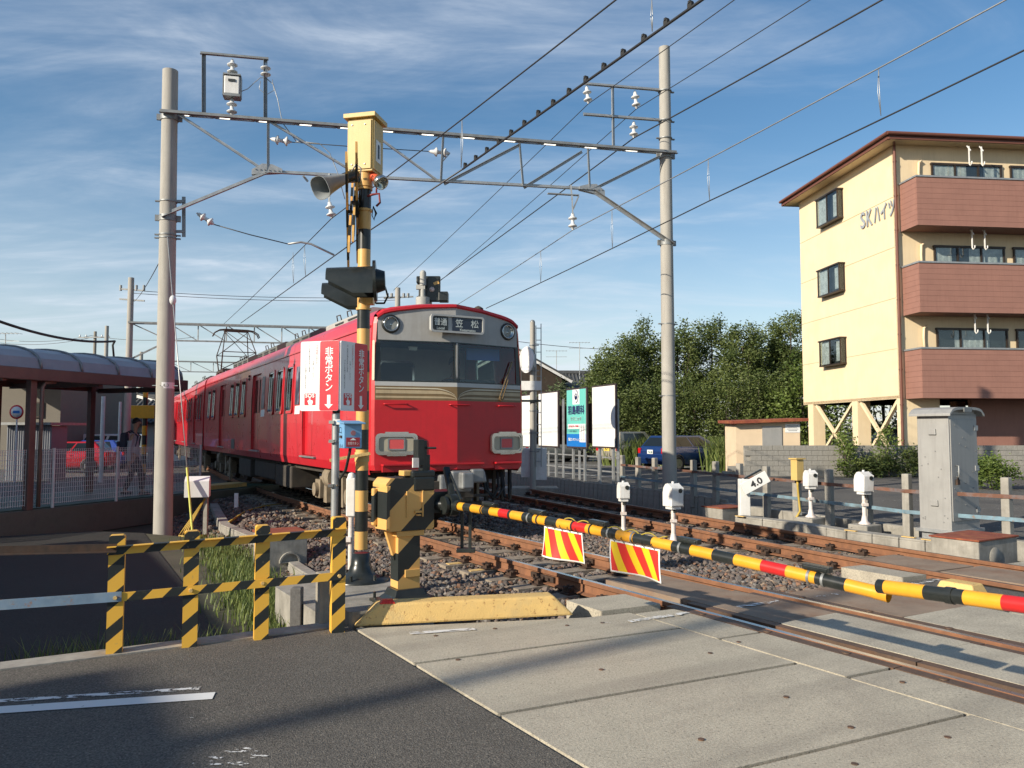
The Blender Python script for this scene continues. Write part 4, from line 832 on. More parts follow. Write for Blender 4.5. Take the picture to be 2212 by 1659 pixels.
# horn speaker
M['speaker'] = mat('speaker_grey', (.24, .26, .27), .45, var=.08)
hr, hm = P(752, 383, 8.38), P(699, 403, 8.15); hx = (hm - hr).normalized(); fx_, fy_, _ = frame(hx); b = MB(); K = 20; prof = [(0, .045), (.25, .066), (.55, .088), (.8, .110), (.93, .128), (1.0, .137)]
rows = []; Lh = (hm - hr).length + .05
for t_, r_ in prof: rows.append([hr + hx * (t_ * Lh) + fx_ * (r_ * 1.06 * math.copysign(abs(math.cos(a_)) ** .75, math.cos(a_))) + fy_ * (r_ * .92 * math.copysign(abs(math.sin(a_)) ** .75, math.sin(a_))) for a_ in [2 * math.pi * i / K for i in range(K)]])
inner = [[p + (hr + hx * (t_ * Lh) - p) * .06 for p in row] for (t_, r_), row in zip(prof, rows)]
allr = rows + inner[::-1]
for i in range(len(allr) - 1):
    b.add([p for p in allr[i]] + [p for p in allr[i + 1]], [(k, (k + 1) % K, K + (k + 1) % K, K + k) for k in range(K)], 0, True)
so = b.build('horn_speaker', 'speaker', sig)
b = MB(); b.cyl(hr, hr + hx * .12, .045, .03, 12); b.build('driver_unit', 'speaker', so)
b = MB(); b.cyl(hr - hx * .10, hr + hx * .05, .062, n=14); b.bar(hr - hx * .02 - ZV * .03, at_s(sz(392), -.05, -.05), .05, .06); b.build('speaker_bracket', 'black', so)
b = MB(); b.tube([hr + Vector((.05, -.05, .05)), hr + Vector((.10, -.08, .12)), hr + Vector((.15, -.06, .08)), hr + Vector((.14, -.03, -.02))], .008, 6); b.build('speaker_cable', 'galv', so)
# orange handlamp hung on a clamp
la, lb = P(812, 385, 8.45), P(832, 401, 8.36); lx = (lb - la).normalized(); b = MB(); b.cyl(la - lx * .07, la + lx * .04, .042, .05, 16); lo = b.build('orange_lamp', mat('lamp_orange', (.75, .12, .05), .4), sig)
b = MB(); b.lathe([(.05, .04), (.075, .06), (.082, .10), (.078, .13), (.07, .13), (.05, .08), (.0, .06)], la, lx, 20); b.build('lamp_rim', 'chrome', lo)
b = MB(); b.lathe([(.07, .12), (.04, .135), (0, .14)], la, lx, 16); b.build('lamp_glass', 'lens', lo)
b = MB(); q = P(813, 428, 8.45); b.tube([q + Vector((-.1, 0, .02)), q + Vector((-.04, 0, .04)), q + Vector((.03, 0, .05)), q + Vector((.04, 0, -.05)), q + Vector((.0, 0, -.09))], .013, 6); b.tube([q + Vector((0, 0, .14)), q + Vector((.0, 0, .06))], .010, 6); b.build('clamp', mat('clamp_red', (.22, .03, .03), .5), lo)
b = MB(); q = P(806, 455, 8.43)
for k in range(3): b.tube([q + Vector((.0, 0, .05)), q + Vector((.025 + .008 * k, 0, -.03)), q + Vector((.01, 0, -.11 + .01 * k)), q + Vector((-.012, 0, -.05)), q + Vector((0, 0, .04))], .005, 5)
b.build('cable_loop', 'rubber', lo)
# cross bucks, seen almost edge on
cn = Vector((.985, .17, 0)); ct = Vector((-.17, .985, 0)); zc_ = sz(462)
for dx, sg in ((-.125, 1), (-.16, -1), (-.06, -1), (-.085, 1)):
    dirv = (ct * (.72 * sg) + ZV * .70).normalized(); c0 = at_s(zc_ + (.05 if dx > -.1 else -.06), 0, -.12) + cn * dx; N_ = 5; Lb = 1.3
    bo = None
    b = MB(); b.box(c0, (.022, .13, Lb), (cn, cn.cross(dirv), dirv)); b.prism([(-.065, 0), (.065, 0), (0, .09)], c0 + dirv * Lb / 2 - cn * .011, cn.cross(dirv), dirv, cn * .022); b.prism([(.065, 0), (-.065, 0), (0, -.09)], c0 - dirv * Lb / 2 - cn * .011, cn.cross(dirv), dirv, cn * .022); bo = b.build('crossbuck_board', 'yellow', sig)
    for k in (-1, 0, 1):
        b = MB(); b.box(c0 + dirv * (k * .42), (.026, .133, .21), (cn, cn.cross(dirv), dirv)); b.build('black_band', 'black', bo)
b = MB(); b.bar(at_s(zc_, -.17, -.1), at_s(zc_, 0, 0), .03, .03); b.bar(at_s(zc_ + .1, -.12, -.1), at_s(zc_ + .1, 0, 0), .03, .03); b.build('board_bracket', 'iron', sig)
# warning lamps facing left with long black hoods
lf = Vector((-.985, -.12, -.05)).normalized(); ls_ = Vector((.12, -.985, 0)).normalized()
for (u_, v_, Yd) in ((807, 607, 8.15), (789, 637, 8.95)):
    c0 = P(u_, v_, Yd); up = ZV
    b = MB(); b.cyl(c0 + lf * -.03, c0, .215, n=32); b.cyl(c0 - lf * .12, c0 - lf * .03, .10, .13, 20); lo = b.build('warning_lamp', 'black', sig)
    b = MB(); K = 12; back, front = [], []
    for i in range(K + 1):
        a_ = math.pi * i / K; back.append(c0 + ls_ * (.155 * math.cos(a_)) + up * (.155 * math.sin(a_))); front.append(c0 + lf * .48 + ls_ * (.135 * math.cos(a_)) + up * (.135 * math.sin(a_) + .015))
    mid = [p.lerp(q, .42) for p, q in zip(back, front)]; mid = [mid[0] - up * .15] + mid + [mid[-1] - up * .15]; back = [back[0] - up * .15] + back + [back[-1] - up * .15]; front = [front[0] - up * .01] + front + [front[-1] - up * .01]
    n_ = len(back)
    for e_ in (1, .94):
        bb = [c0 + (p - c0) * e_ for p in back]; cc = c0 + lf * .48; cm = c0 + lf * .2; mm = [cm + (p - cm) * e_ for p in mid]; ff = [cc + (p - cc) * e_ for p in front]; b.add(bb + mm + ff, [(k * n_ + i, k * n_ + i + 1, k * n_ + n_ + i + 1, k * n_ + n_ + i) for k in (0, 1) for i in range(n_ - 1)], 0, True)
    b.build('hood', 'black', lo)
    b = MB(); b.lathe([(.10, .0), (.09, .025), (.05, .045), (0, .05)], c0, lf, 20); b.build('red_lens', mat('lens_red', (.35, .01, .01), .15), lo)
b = MB(); b.cyl(P(803, 612, 8.1), P(803, 633, 8.85), .025, n=10); b.box(at_s(sz(650), .03, 0), (.16, .12, .08)); b.box(at_s(sz(618), .05, 0), (.05, .5, .05)); b.build('lamp_arm', 'yellow', sig)
b = MB(); b.tube([P(818, 622, 8.3), P(832, 620, 8.3), P(838, 640, 8.3), P(830, 655, 8.35), P(812, 655, 8.4)], .011, 7); b.build('lamp_cable', 'rubber', sig)
b = MB(); q = at_s(sz(987)); b.bar(q - Vector((.30, .2, .03)), q + Vector((.10, -.08, .04)), .05, .03); b.cyl(q - ZV * .05, q + ZV * .05, .078, n=20); b.build('bracket', 'kerb_y', sig)
# ---- white conduit stub beside the pole
p = P(757, 1240, 8.75); b = MB(); zt_ = P(757, 1042, 8.75).z; b.cyl(Vector((p.x, p.y, -.05)), Vector((p.x, p.y, zt_ - .3)), .03, n=12); co = thing('conduit_box', 'white rusty conduit with narrow cover box left of the striped pole', 'conduit', Vector((p.x, p.y, -.05))); b.build('pipe', 'white_rust', co)
b = MB(); b.box((p.x, p.y, zt_ - .16), (.10, .10, .42)); b.lathe([(.05, 0), (.035, .05), (0, .06)], (p.x, p.y, zt_ + .05), n=10); b.build('cover', 'white', co, bevel=.02)
b = MB(); b.box((p.x - .05, p.y - .02, zt_ - .62), (.12, .09, .05)); b.build('clip', 'white_rust', co)
# ---- emergency button post with folded sign
EP = P(722, 1200, 7.62); EPx, EPy = EP.x, EP.y
eb = thing('emergency_button', 'grey post with folded red and white emergency button sign and pale blue button box', 'emergency button', (EPx, EPy, -.1))
zq = lambda v, Yd=7.62: P(722, v, Yd).z
b = MB(); b.cyl((EPx, EPy, -.4), (EPx, EPy, zq(893)), .038, n=18); b.build('post', 'galv', eb)
b = MB(); b.cyl((EPx, EPy, zq(893)), (EPx + .01, EPy, zq(870)), .036, n=14); b.build('post_cap', 'rubber', eb)
for v_ in (912, 953, 1048):
    b = MB(); z_ = zq(v_); b.cyl((EPx, EPy, z_ - .008), (EPx, EPy, z_ + .008), .044, n=18); b.box((EPx - .03, EPy - .05, z_), (.05, .03, .03)); b.build('band', 'chrome', eb)
rd = P(735, 735, 7.50); vv = Vector((-.213, .977, 0)); rr = Vector((.977, .213, 0)); zt_, zb_ = P(735, 735, 7.5).z, P(735, 887, 7.5).z; Hs = zt_ - zb_; Wp = .425
M['sign_red'] = mat('sign_red', (.66, .012, .03), .35, var=.05); M['sign_white'] = mat('sign_white', (.80, .80, .79), .4, var=.03); M['txt_black'] = mat('print_black', (.03, .03, .03), .5, var=.02); M['txt_red'] = mat('print_red', (.55, .03, .04), .5, var=.02)
for sd, ang in ((-1, 31), (1, 52)):
    dr = (rr * (sd * math.cos(math.radians(ang))) + vv * math.sin(math.radians(ang))).normalized(); ux = dr * sd; nn = ux.cross(ZV).normalized()
    o0 = Vector((rd.x, rd.y, 0)) + dr * .012 + ZV * ((zt_ + zb_) / 2); cen = o0 + dr * (Wp / 2)
    b = MB(); b.prism(rrect(Wp, Hs, .02), cen - nn * .012, ux, ZV, nn * .012); po_ = b.build('sign_panel', 'sign_white', eb)
    # red half on the right-hand side of each panel, white half on the left
    x_r = Wp * .01 + Wp * .245; b = MB(); b.prism(rrect(Wp * .49, Hs - .004, .018), cen + ux * x_r, ux, ZV, nn * .0015); ro_ = b.build('red_field', 'sign_red', po_)
    on = nn * .0015
    lettering('\n'.join('非常ボタン'), cen + on + ux * x_r + ZV * .065, ux, ZV, .085, .42, 'sign_white', ro_, bold=.0018, spacing=.92)
    b = MB(); b.prism([(-.018, .06), (.018, .06), (.018, -.03), (.046, -.03), (0, -.072), (-.046, -.03), (-.018, -.03)], cen + on + ux * x_r - ZV * .245, ux, ZV, nn * .002); b.build('arrow', 'sign_white', ro_)
    xl = -.07
    for txt, dx, zc_, hh, m in (('○', .07, .295, .018, 'txt_black'), ('\n'.join('非常時'), .07, .245, .075, 'txt_red'), ('\n'.join('には'), .07, .185, .045, 'txt_black'), ('\n'.join('ボタン'), .07, .125, .07, 'txt_red'), ('\n'.join('を押してください'), .03, .055, .185, 'txt_black'), ('○', -.012, .295, .018, 'txt_black'), ('\n'.join('非常の場合以外に使用'), -.012, .155, .235, 'txt_black'), ('\n'.join('すると法律で処罰されます'), -.052, .015, .28, 'txt_black')):
        lettering(txt, cen + ux * (xl - .03 + dx) + ZV * zc_, ux, ZV, .0165, hh, m, po_, spacing=.95)
    cs2 = cen + ux * (-.10) - ZV * .225
    b = MB(); b.prism(rrect(.125, .115, .01), cs2, ux, ZV, nn * .0015); so_ = b.build('sos_field', 'sign_red', po_)
    lettering('SOS', cs2 + on + ZV * .035, ux, ZV, .10, .034, 'sign_white', so_, bold=.002)
    b = MB(); b.prism([(-.03, -.012), (-.02, -.014), (-.008, .0), (-.008, .022), (.006, .022), (.006, -.005), (.03, -.012), (.034, -.03), (.024, -.055), (-.012, -.055), (-.018, -.035)], cs2 + on - ZV * .0, ux, ZV, nn * .002); b.build('pointing_hand', 'sign_white', so_)
    b = MB(); b.lathe([(.011, 0), (.011, .002), (.006, .002)], cs2 + on - ux * .001 + ZV * .012, nn, 14); b.build('button_dot', 'sign_white', so_)
# blue box
bth = math.radians(28); bx1, by1 = Vector((math.cos(bth), math.sin(bth), 0)), Vector((-math.sin(bth), math.cos(bth), 0)); AX1 = (bx1, by1, ZV); cb = P(757, 941, 7.42)
b = MB(); b.box(cb, (.17, .17, .235), AX1); bbo = b.build('button_box', 'bluebox', eb, bevel=.006)
b = MB(); b.box(cb + ZV * .125 - by1 * .02, (.21, .23, .014), (bx1, (by1 + ZV * .10).normalized(), ZV)); b.build('box_hood', 'bluebox', bbo, bevel=.003)
b = MB(); q = cb - by1 * .087 + ZV * .025; b.cyl(q, q - by1 * .006, .024, n=16); b.build('button_cover', mat('button_pink', (.30, .13, .15), .5), bbo)
b = MB(); q = cb - by1 * .0865 - ZV * .06; b.box(q, (.13, .003, .085), AX1); rp = b.build('instruction_plate', mat('plate_red', (.35, .03, .04), .5), bbo)
b = MB(); b.prism([(-.03, 0), (.03, 0), (0, .022)], q - by1 * .0025 + ZV * .018, bx1, ZV, -by1 * .001); b.build('up_arrow', 'sign_white', rp)
lettering('非常ボタン', q - by1 * .002 - ZV * .012, bx1, ZV, .105, .03, 'sign_white', rp)
lettering('②-2', cb - bx1 * .087 - ZV * .095, -by1, ZV, .11, .03, 'txt_black', bbo, lift=.001)
b = MB(); q = cb - bx1 * .088; b.box(q - ZV * .01 + by1 * .0, (.02, .05, .022), AX1); b.tube([q + ZV * .075 - bx1 * .004, q + ZV * .075 - bx1 * .02, q + ZV * .03 - bx1 * .02, q + ZV * .03], .005, 6); b.build('latch', 'iron', bbo)
b = MB(); b.tube([cb - ZV * .115, cb - ZV * .16 + Vector((-.01, .02, 0)), cb - ZV * .32 + Vector((-.05, .05, 0)), Vector((EPx + .045, EPy, cb.z - .42)), Vector((EPx + .05, EPy, -.2))], .014, 8); b.build('cable', 'rubber', eb)
b = MB(); b.box((EPx + .02, EPy - .02, cb.z + .13), (.06, .06, .05)); b.build('bracket', 'white', eb)
# ---- barrier machine
bm = T(3.06, 6.86); bar_ = thing('crossing_barrier', 'yellow and black barrier machine with lowered striped boom and two warning flags', 'crossing barrier', bm)
M['stripe_big'] = stripes('machine_stripes', PALEY, BLK, tuple((ZV * 1.0 - NV * .98)), .54, .62, .06)
def mp_(D, s, z): return bm + NV * D + DV * s + ZV * z
zm0, zm1 = P(850, 1147, 7.3).z, P(850, 1033, 7.3).z
b = MB(); hh = zm1 - zm0; pr = [(-.235, .03), (-.20, 0), (.235, 0), (.25, .02), (.25, hh - .02), (.22, hh), (-.19, hh), (-.235, hh - .05)]
b.prism(pr, mp_(0, -.13, zm0), NV, ZV, DV * .32); mo = b.build('machine_case', 'stripe_big', bar_, bevel=.022)
b = MB(); b.prism([(-.12, .03), (.14, .02), (.14, hh - .09), (-.13, hh - .06)], mp_(-.237, -.1, zm0), DV, ZV, -NV * .03); b.box(mp_(-.29, .02, zm0 + .22), (.04, .06, .34), AX_T); b.build('side_cover', 'stripe_big', mo, bevel=.012)
b = MB()
for x_ in (-.03, .13): b.box(mp_(x_, -.136, zm0 + hh * .5), (.016, .014, hh * .5), AX_T)
b.box(mp_(.08, -.145, zm0 + .17), (.07, .03, .02), AX_T); b.box(mp_(.08, -.15, zm0 + .14), (.04, .04, .014), AX_T); b.build('case_rib', 'yellow', mo, bevel=.004)
b = MB(); b.box(mp_(.145, 0, zm0 + hh + .03), (.24, .26, .07), AX_T); b.box(mp_(.145, -.10, zm0 + hh - .06), (.22, .075, .14), AX_T); to = b.build('top_box', 'black', bar_, bevel=.02)
b = MB(); b.box(mp_(.02, -.02, zm0 + hh + .04), (.12, .12, .05), AX_T); b.build('top_bracket', 'yellow', to, bevel=.006)
zq1, zq2 = P(887, 1008, 7.25).z, P(887, 950, 7.25).z; b = MB(); b.box(mp_(.22, -.02, (zm0 + hh + zq1) / 2 + .05), (.055, .05, zq1 - zm0 - hh + .1), AX_T); b.box(mp_(.125, -.05, (zq1 + zq2) / 2), (.065, .11, zq2 - zq1), AX_T); b.box(mp_(.175, -.03, (zq1 + zq2) / 2 - .04), (.05, .09, zq2 - zq1 + .06), AX_T); b.cyl(mp_(.19, -.1, zq2 - .08), mp_(.28, -.1, zq2 - .08), .012, n=8); b.build('crank_unit', 'black', bar_, bevel=.006)
b = MB(); q = mp_(.07, -.10, zq1 + .03); b.box(q, (.06, .02, .09), AX_T); b.build('crank_plate', 'white_rust', bar_)
cz0, cz1 = .12, zm0; M['stripe_col'] = stripes('column_stripes', PALEY, BLK, tuple(ZV * 1.0 - NV * .95), .56, .05, .06)
b = MB(); b.prism([(-.11, 0), (.11, 0), (.11, cz1 - cz0), (-.11, cz1 - cz0)], mp_(.02, -.08, cz0), NV, ZV, DV * .17); b.prism([(0, 0), (.02, 0), (.02, .28), (-.09, .28)], mp_(-.10, -.02, cz1 - .28), NV, ZV, DV * .05); co_ = b.build('column', 'stripe_col', bar_, bevel=.01)
b = MB(); b.box(mp_(.05, -.09, cz0 + .14), (.15, .02, .07), AX_T); b.build('column_strap', 'yellow', co_, bevel=.004); b = MB(); b.box(mp_(.02, -.0, cz1 - .03), (.28, .22, .05), AX_T); b.build('column_head', 'yellow', co_, bevel=.004)
b = MB(); K_ = [(.27, .0), (.27, .02), (.20, .035), (.16, .07), (.135, .13)]; rows = []
for r_, h_ in K_: rows.append([mp_(.02 + sx * r_ * (1 if i else 1), sy * r_ * .82, h_ - .01) for i, (sx, sy) in enumerate(((-1, -1), (1, -1), (1, 1), (-1, 1)))])
for i in range(len(rows) - 1): b.add(rows[i] + rows[i + 1], [(k, (k + 1) % 4, 4 + (k + 1) % 4, 4 + k) for k in range(4)])
b.add(rows[0], [(3, 2, 1, 0)]); b.add(rows[-1], [(0, 1, 2, 3)])
for sx in (-1, 1):
    for sy in (-1, 1): b.cyl(mp_(.02 + sx * .23, sy * .185, 0), mp_(.02 + sx * .23, sy * .185, .07), .016, n=6, sm=False)
b.build('column_base', 'black', bar_, bevel=.012)
# boom
B0, B1 = P(962, 1089, 7.55), P(1893, 1279, 4.55)
def boom_pt(t, A=None, B=None, bow=.035): A = A or B0; B = B or B1; return A.lerp(B, t) + ZV * (bow * 4 * t * (1 - t))
def proj_u(p):
    y_, z_ = p.y, p.z - EYE; zz_ = y_ * math.cos(PITCH) + z_ * math.sin(PITCH); return CX + F * p.x / zz_
def t_at(u, A, B, bow=.035):
    lo, hi = -.3, 1.4
    for _ in range(40):
        m_ = (lo + hi) / 2
        if proj_u(boom_pt(m_, A, B, bow)) < u: lo = m_
        else: hi = m_
    return lo
b = MB(); pv = boom_pt(.02); b.cyl(mp_(.26, -.02, pv.z), pv + NV * .02, .05, n=16); b.cyl(pv - NV * .03, pv + NV * .05, .105, n=24); b.cyl(pv - NV * .08, pv - NV * .05, .085, n=24); b.cyl(boom_pt(-.02), boom_pt(.055), .062, .052, 18)
b.bar(pv + Vector((.02, .02, .05)), pv + Vector((-.06, .2, .34)), .06, .05); b.bar(boom_pt(.06) + ZV * .06, pv + Vector((-.02, .15, .30)), .02, .02); b.box(pv + DV * .25 + ZV * .02, (.3, .3, .2), AX_T); b.cyl(pv + DV * .1, pv + DV * .55 + ZV * .03, .05, n=12); b.bar(pv + Vector((.1, .15, -.05)), pv + Vector((.1, .15, -.42)), .03, .03); b.bar(pv + Vector((.18, .1, -.05)), pv + Vector((.18, .1, -.45)), .03, .03); b.box(pv + Vector((.14, .12, -.44)), (.18, .1, .04)); b.build('pivot_gear', 'black', bar_, bevel=.006)
o1 = lambda x: 864 + x * .2686; o2 = lambda x: 1296 + x * .414
seg = [(o1(470), 'boom_y'), (o1(525), 'black'), (o1(585), 'boom_y'), (o1(678), 'black'), (o1(737), 'boom_y'), (o1(810), 'boom_r'), (o1(885), 'black'), (o1(905), 'boom_y'), (o1(1000), 'black'), (o1(1088), 'boom_y'), (o1(1188), 'black'), (o1(1280), 'boom_y'), (o1(1398), 'boom_r'), (o1(1510), 'boom_y'), (o1(1640), 'black'), (o1(1757), 'boom_y'), (o1(1893), 'black'), (o1(2042), 'boom_y'), (o2(385), 'black'), (o2(482), 'boom_y'), (o2(597), 'black'), (o2(710), 'boom_y'), (o2(850), 'boom_r'), (o2(980), 'boom_y'), (o2(1132), 'black'), (o2(1288), 'boom_y'), (o2(1478), None)]
b = MB(); b.tube([boom_pt(x) for x in np.linspace(.0, .985, 16)], .035, 10); bmo = b.build('boom', 'black', bar_)
for (u0, m), (u1, _) in zip(seg, seg[1:]):
    if u0 >= u1: continue
    t0, t1 = t_at(u0, B0, B1), t_at(u1, B0, B1); b = MB(); end = u1 > 1900
    b.cyl(boom_pt(t0), boom_pt(t1), .0385, .0385, 20, caps=False)
    if end: b.cyl(boom_pt(t1 - .012), boom_pt(t1 + .008), .0405, .043, 20, caps=False)
    b.build('boom_band', m, bmo)
bd_ = (B1 - B0).normalized(); bs_ = bd_.cross(ZV).normalized(); bu_ = bs_.cross(bd_)
for u_ in (o1(670), o1(1045), o1(1120), o1(1400), o1(1545), o1(1690), o1(1880), o2(425), o2(1095), o2(1170)):
    t_ = t_at(u_, B0, B1); p = boom_pt(t_); b = MB(); b.cyl(p - bd_ * .008, p + bd_ * .008, .0425, n=18); b.build('boom_ring', 'galv_dark' if random.random() < .5 else 'rubber', bmo)
for u_ in (1058, 1160, 1293, 1488, 1765):
    t_ = t_at(u_, B0, B1); p = boom_pt(t_) + bu_ * .062; b = MB(); b.box(p, (.055, .17, .035), (bs_, bd_, bu_)); b.box(p - bu_ * .03, (.02, .03, .03), (bs_, bd_, bu_)); b.box(p - bs_ * -.03, (.012, .15, .02), (bs_, bd_, bu_)); b.build('boom_lamp', 'black', bmo, bevel=.004)
b = MB(); pts = [boom_pt(x) + bu_ * (.045 + .012 * math.sin(x * 160)) + bs_ * (.012 * math.cos(x * 160)) for x in np.linspace(t_at(o1(1330), B0, B1), t_at(o1(2150), B0, B1), 60)]; b.tube(pts, .005, 5); b.build('boom_cord', mat('cord_yellow', (.42, .32, .04), .6), bmo)
M['flag'] = stripes('flag_stripes', (.72, .03, .02), (.85, .55, .015), tuple(bd_ * 1.0 + ZV * .45), .145, .15, .0)
for (ua, ub, va, vb, ph) in ((1176, 1258, 1143, 1200, 0.), (1318, 1426, 1176, 1250, 1.7)):
    t0, t1 = t_at(ua, B0, B1), t_at(ub, B0, B1); q0, q1 = boom_pt(t0) - ZV * .045, boom_pt(t1) - ZV * .045; Hf = (.245, .235)[ph > 1]; NXf, NYf = 40, 20; b = MB(); vs = []
    for j in range(NYf + 1):
        for i in range(NXf + 1):
            x_, y_ = i / NXf, j / NYf; vs.append(q0.lerp(q1, x_) - ZV * (Hf * y_) + bs_ * (.03 * y_ * math.sin(5.5 * x_ + ph) + .022 * y_ * y_ * math.sin(2.2 * x_ + 2 + ph)) + bd_ * (.02 * y_ * y_ * (1 if ph > 1 else -.5)))
    b.v = [tuple(v) for v in vs]
    for j in range(NYf):
        for i in range(NXf): b.f.append((j * (NXf + 1) + i, j * (NXf + 1) + i + 1, (j + 1) * (NXf + 1) + i + 1, (j + 1) * (NXf + 1) + i)); b.m.append(1 if j == 0 or j == NYf - 1 or i in (0, NXf - 1) else 0); b.sm.append(True)
    fo = b.build('warning_flag', ['flag', 'white_clean'], bar_); md = fo.modifiers.new('t', 'SOLIDIFY'); md.thickness = .003
    b = MB()
    for i in range(5): p = q0.lerp(q1, .1 + .2 * i); b.tube([p - ZV * .012, p + ZV * .03 - bs_ * .045, p + ZV * .085, p + ZV * .03 + bs_ * .045, p - ZV * .012], .003, 4)
    b.build('flag_tie', 'rubber', fo)
# second boom coming in from the right
R0, R1 = P(1906, 1267, 4.35), T(3.95, -2.6, .98); br2 = thing('crossing_barrier', 'yellow, black and red barrier boom entering from the right frame edge', 'crossing barrier', T(3.95, -2.6))
seg2 = [(o2(1455), 'black'), (o2(1495), 'boom_y'), (o2(1702), 'black'), (o2(1910), 'boom_y'), (o2(2110), 'boom_r'), (o2(2330), 'boom_y')]
b = MB(); b.tube([R0.lerp(R1, x) for x in (0.004, 1)], .034, 10); bo2 = b.build('boom', 'black', br2); ts = [t_at(u, R0, R1, 0) for u, _ in seg2] + [.5]
for i, (u0, m) in enumerate(seg2):
    b = MB(); b.cyl(R0.lerp(R1, ts[i]), R0.lerp(R1, ts[i + 1]), .038, n=20, caps=(i == 0)); b.build('boom_band', m, bo2)
p = R0.lerp(R1, t_at(o2(1830), R0, R1, 0)); dd2 = (R1 - R0).normalized(); b = MB(); b.cyl(p - dd2 * .02, p + dd2 * .02, .043, n=20); b.build('boom_ring', 'black', bo2)
x_, m0 = .5, 0
while x_ < .98:
    b = MB(); b.cyl(R0.lerp(R1, x_), R0.lerp(R1, min(.99, x_ + .06)), .0385, n=20, caps=False); b.build('boom_band', ['black', 'boom_y'][m0 % 2], bo2); x_ += .06; m0 += 1
b = MB(); b.box(T(3.95, -2.75, .92), (.45, .32, .45), AX_T); b.box(T(3.95, -2.75, .35), (.2, .17, .75), AX_T); b.box(T(3.95, -2.75, .0), (.5, .45, .1), AX_T); b.build('machine_case', 'yellow', br2, bevel=.02)
# ---- small things behind the fence
b = MB(); p = G(640, 1372, -.30); b.box(p + ZV * .17, (.10, .10, .52)); b.box(p + ZV * .43, (.098, .098, .012), taper=.9); b.build('boundary_stone', mat('granite', (.13, .125, .12), .9, var=.25, vs=30, bump=.3, bs=60, speck=(.3, .29, .28), sa=.5, ss=80), cat='marker stone', label='square grey boundary stone with reddish top in the grass behind the fence', bevel=.008)
p = G(700, 1376, -.12); b = MB(); b.box(p + ZV * .17, (.12, .12, .72), AX_T); b.build('timber_support', 'wood', cat='timber post', label='weathered pale timber post standing behind the rightmost fence post', bevel=.008)
bx0 = P(606, 1140, 11.6); bx0.z = -.42; bt = thing('concrete_chamber', 'grey concrete chamber with rusty orange lid and half-round pipe opening beside the ballast', 'chamber', bx0)
b = MB(); b.box(bx0 + ZV * .20, (.62, .60, .62), AX_T); b.build('chamber_wall', 'concrete', bt, bevel=.015)
b = MB(); b.box(bx0 + ZV * .53, (.66, .64, .035), AX_T); b.build('lid', 'rust', bt, bevel=.006)
q = bx0 - DV * .302 + ZV * .12 + NV * .05; b = MB(); ring(b, [(.15 * math.cos(t_), .15 * math.sin(t_)) for t_ in np.linspace(0, math.pi, 12)] + [(-.13, 0), (.13, 0)], [(.125 * math.cos(t_), .125 * math.sin(t_)) for t_ in np.linspace(0, math.pi, 12)] + [(-.10, .01), (.10, .01)], q, NV, ZV, -DV * .04); b.build('pipe_ring', 'concrete', bt)
# cable trough segments curving through the ballast edge
def trough(pts, w, h, label, m='concrete', lid=True):
    t = thing('cable_trough', label, 'cable trough', pts[0])
    for a_, c_ in zip(pts, pts[1:]):
        d_ = (c_ - a_); n_ = max(1, round(d_.length / .5))
        for i in range(n_):
            p, q = a_.lerp(c_, i / n_), a_.lerp(c_, (i + 1) / n_); x = d_.normalized(); p, q = p + x * .006, q - x * .006
            b = MB(); b.bar(p - ZV * (h / 2), q - ZV * (h / 2), w, h); b.build('trough_piece', m, t, bevel=.012)
            if lid: b = MB(); b.bar(p + ZV * .015, q + ZV * .015, w * .96, .035); b.build('lid_piece', m, t, bevel=.01)
    return t
trough([G(462, 1090, -.25), G(473, 1112, -.27), G(487, 1135, -.28), G(560, 1165, -.28), G(590, 1185, -.30)], .20, .22, 'pale concrete cable trough bending through the ballast edge left of the train')
trough([G(618, 1205, -.32), G(640, 1222, -.32), G(668, 1240, -.32), G(712, 1262, -.30)], .16, .2, 'short run of concrete cable trough behind the rightmost fence post')
# ================================================================== OVERHEAD LINE
GL, GR = P(352, 1150, 15.5), P(1447, 1085, 18.0); GL.z = -.36; GR.z = -.15
gdir = Vector((GR.x - GL.x, GR.y - GL.y, 0)).normalized(); gnrm = Vector((gdir.y, -gdir.x, 0))       # gnrm faces the camera
def bp(u, v, back=0):
    r = ray(u, v); o = Vector((GL.x, GL.y, 0)) - gnrm * back; t = o.dot(gnrm) / r.dot(gnrm); return Vector((r.x * t, r.y * t, EYE + r.z * t))
gan = thing('catenary_gantry', 'near steel lattice gantry between two concrete poles spanning over the red train', 'gantry', GL)
def cpole(parent, base, top, r0, r1, name='pole'):
    b = MB(); b.cyl(base, top, r0, r1, 28); return b.build(name, 'concrete_pole', parent)
tl_, tr_ = P(368, 153, 15.5), P(1435, 103, 18.0)
pl_ = cpole(gan, GL - ZV * .3, tl_, .178, .148); pr_ = cpole(gan, GR - ZV * .3, tr_, .165, .128)
def pole_at(base, top, z): t = (z - base.z) / (top.z - base.z); return base.lerp(top, t)
def hoop(po, base, top, v, r, m='galv_dark', h=.05, Yd=None):
    z = P(0, v, base.y).z; c = pole_at(base, top, z); b = MB(); b.cyl(c - ZV * h / 2, c + ZV * h / 2, r, n=24, caps=True)
    for sx in (-1, 1): b.box(c + gdir * (sx * (r + .03)), (.08, .05, h), (gdir, gnrm, ZV))
    b.build('pole_band', m, po)
for v in (255, 472): hoop(pl_, GL, tl_, v, .17, h=.12)
for v in (436, 508, 515): hoop(pl_, GL, tl_, v, .172, h=.025)
for v in (337, 525): hoop(pr_, GR, tr_, v, .155, h=.12)
for v in (198, 262, 300, 700, 855): hoop(pr_, GR, tr_, v, .158, h=.025)
def mem(p0, p1, w=.065, name='brace', m='galv', par=None, up=None):
    b = MB(); b.angle(p0, p1, w, .007, up or gnrm); return b.build(name, m, par or gan)
BK = .30
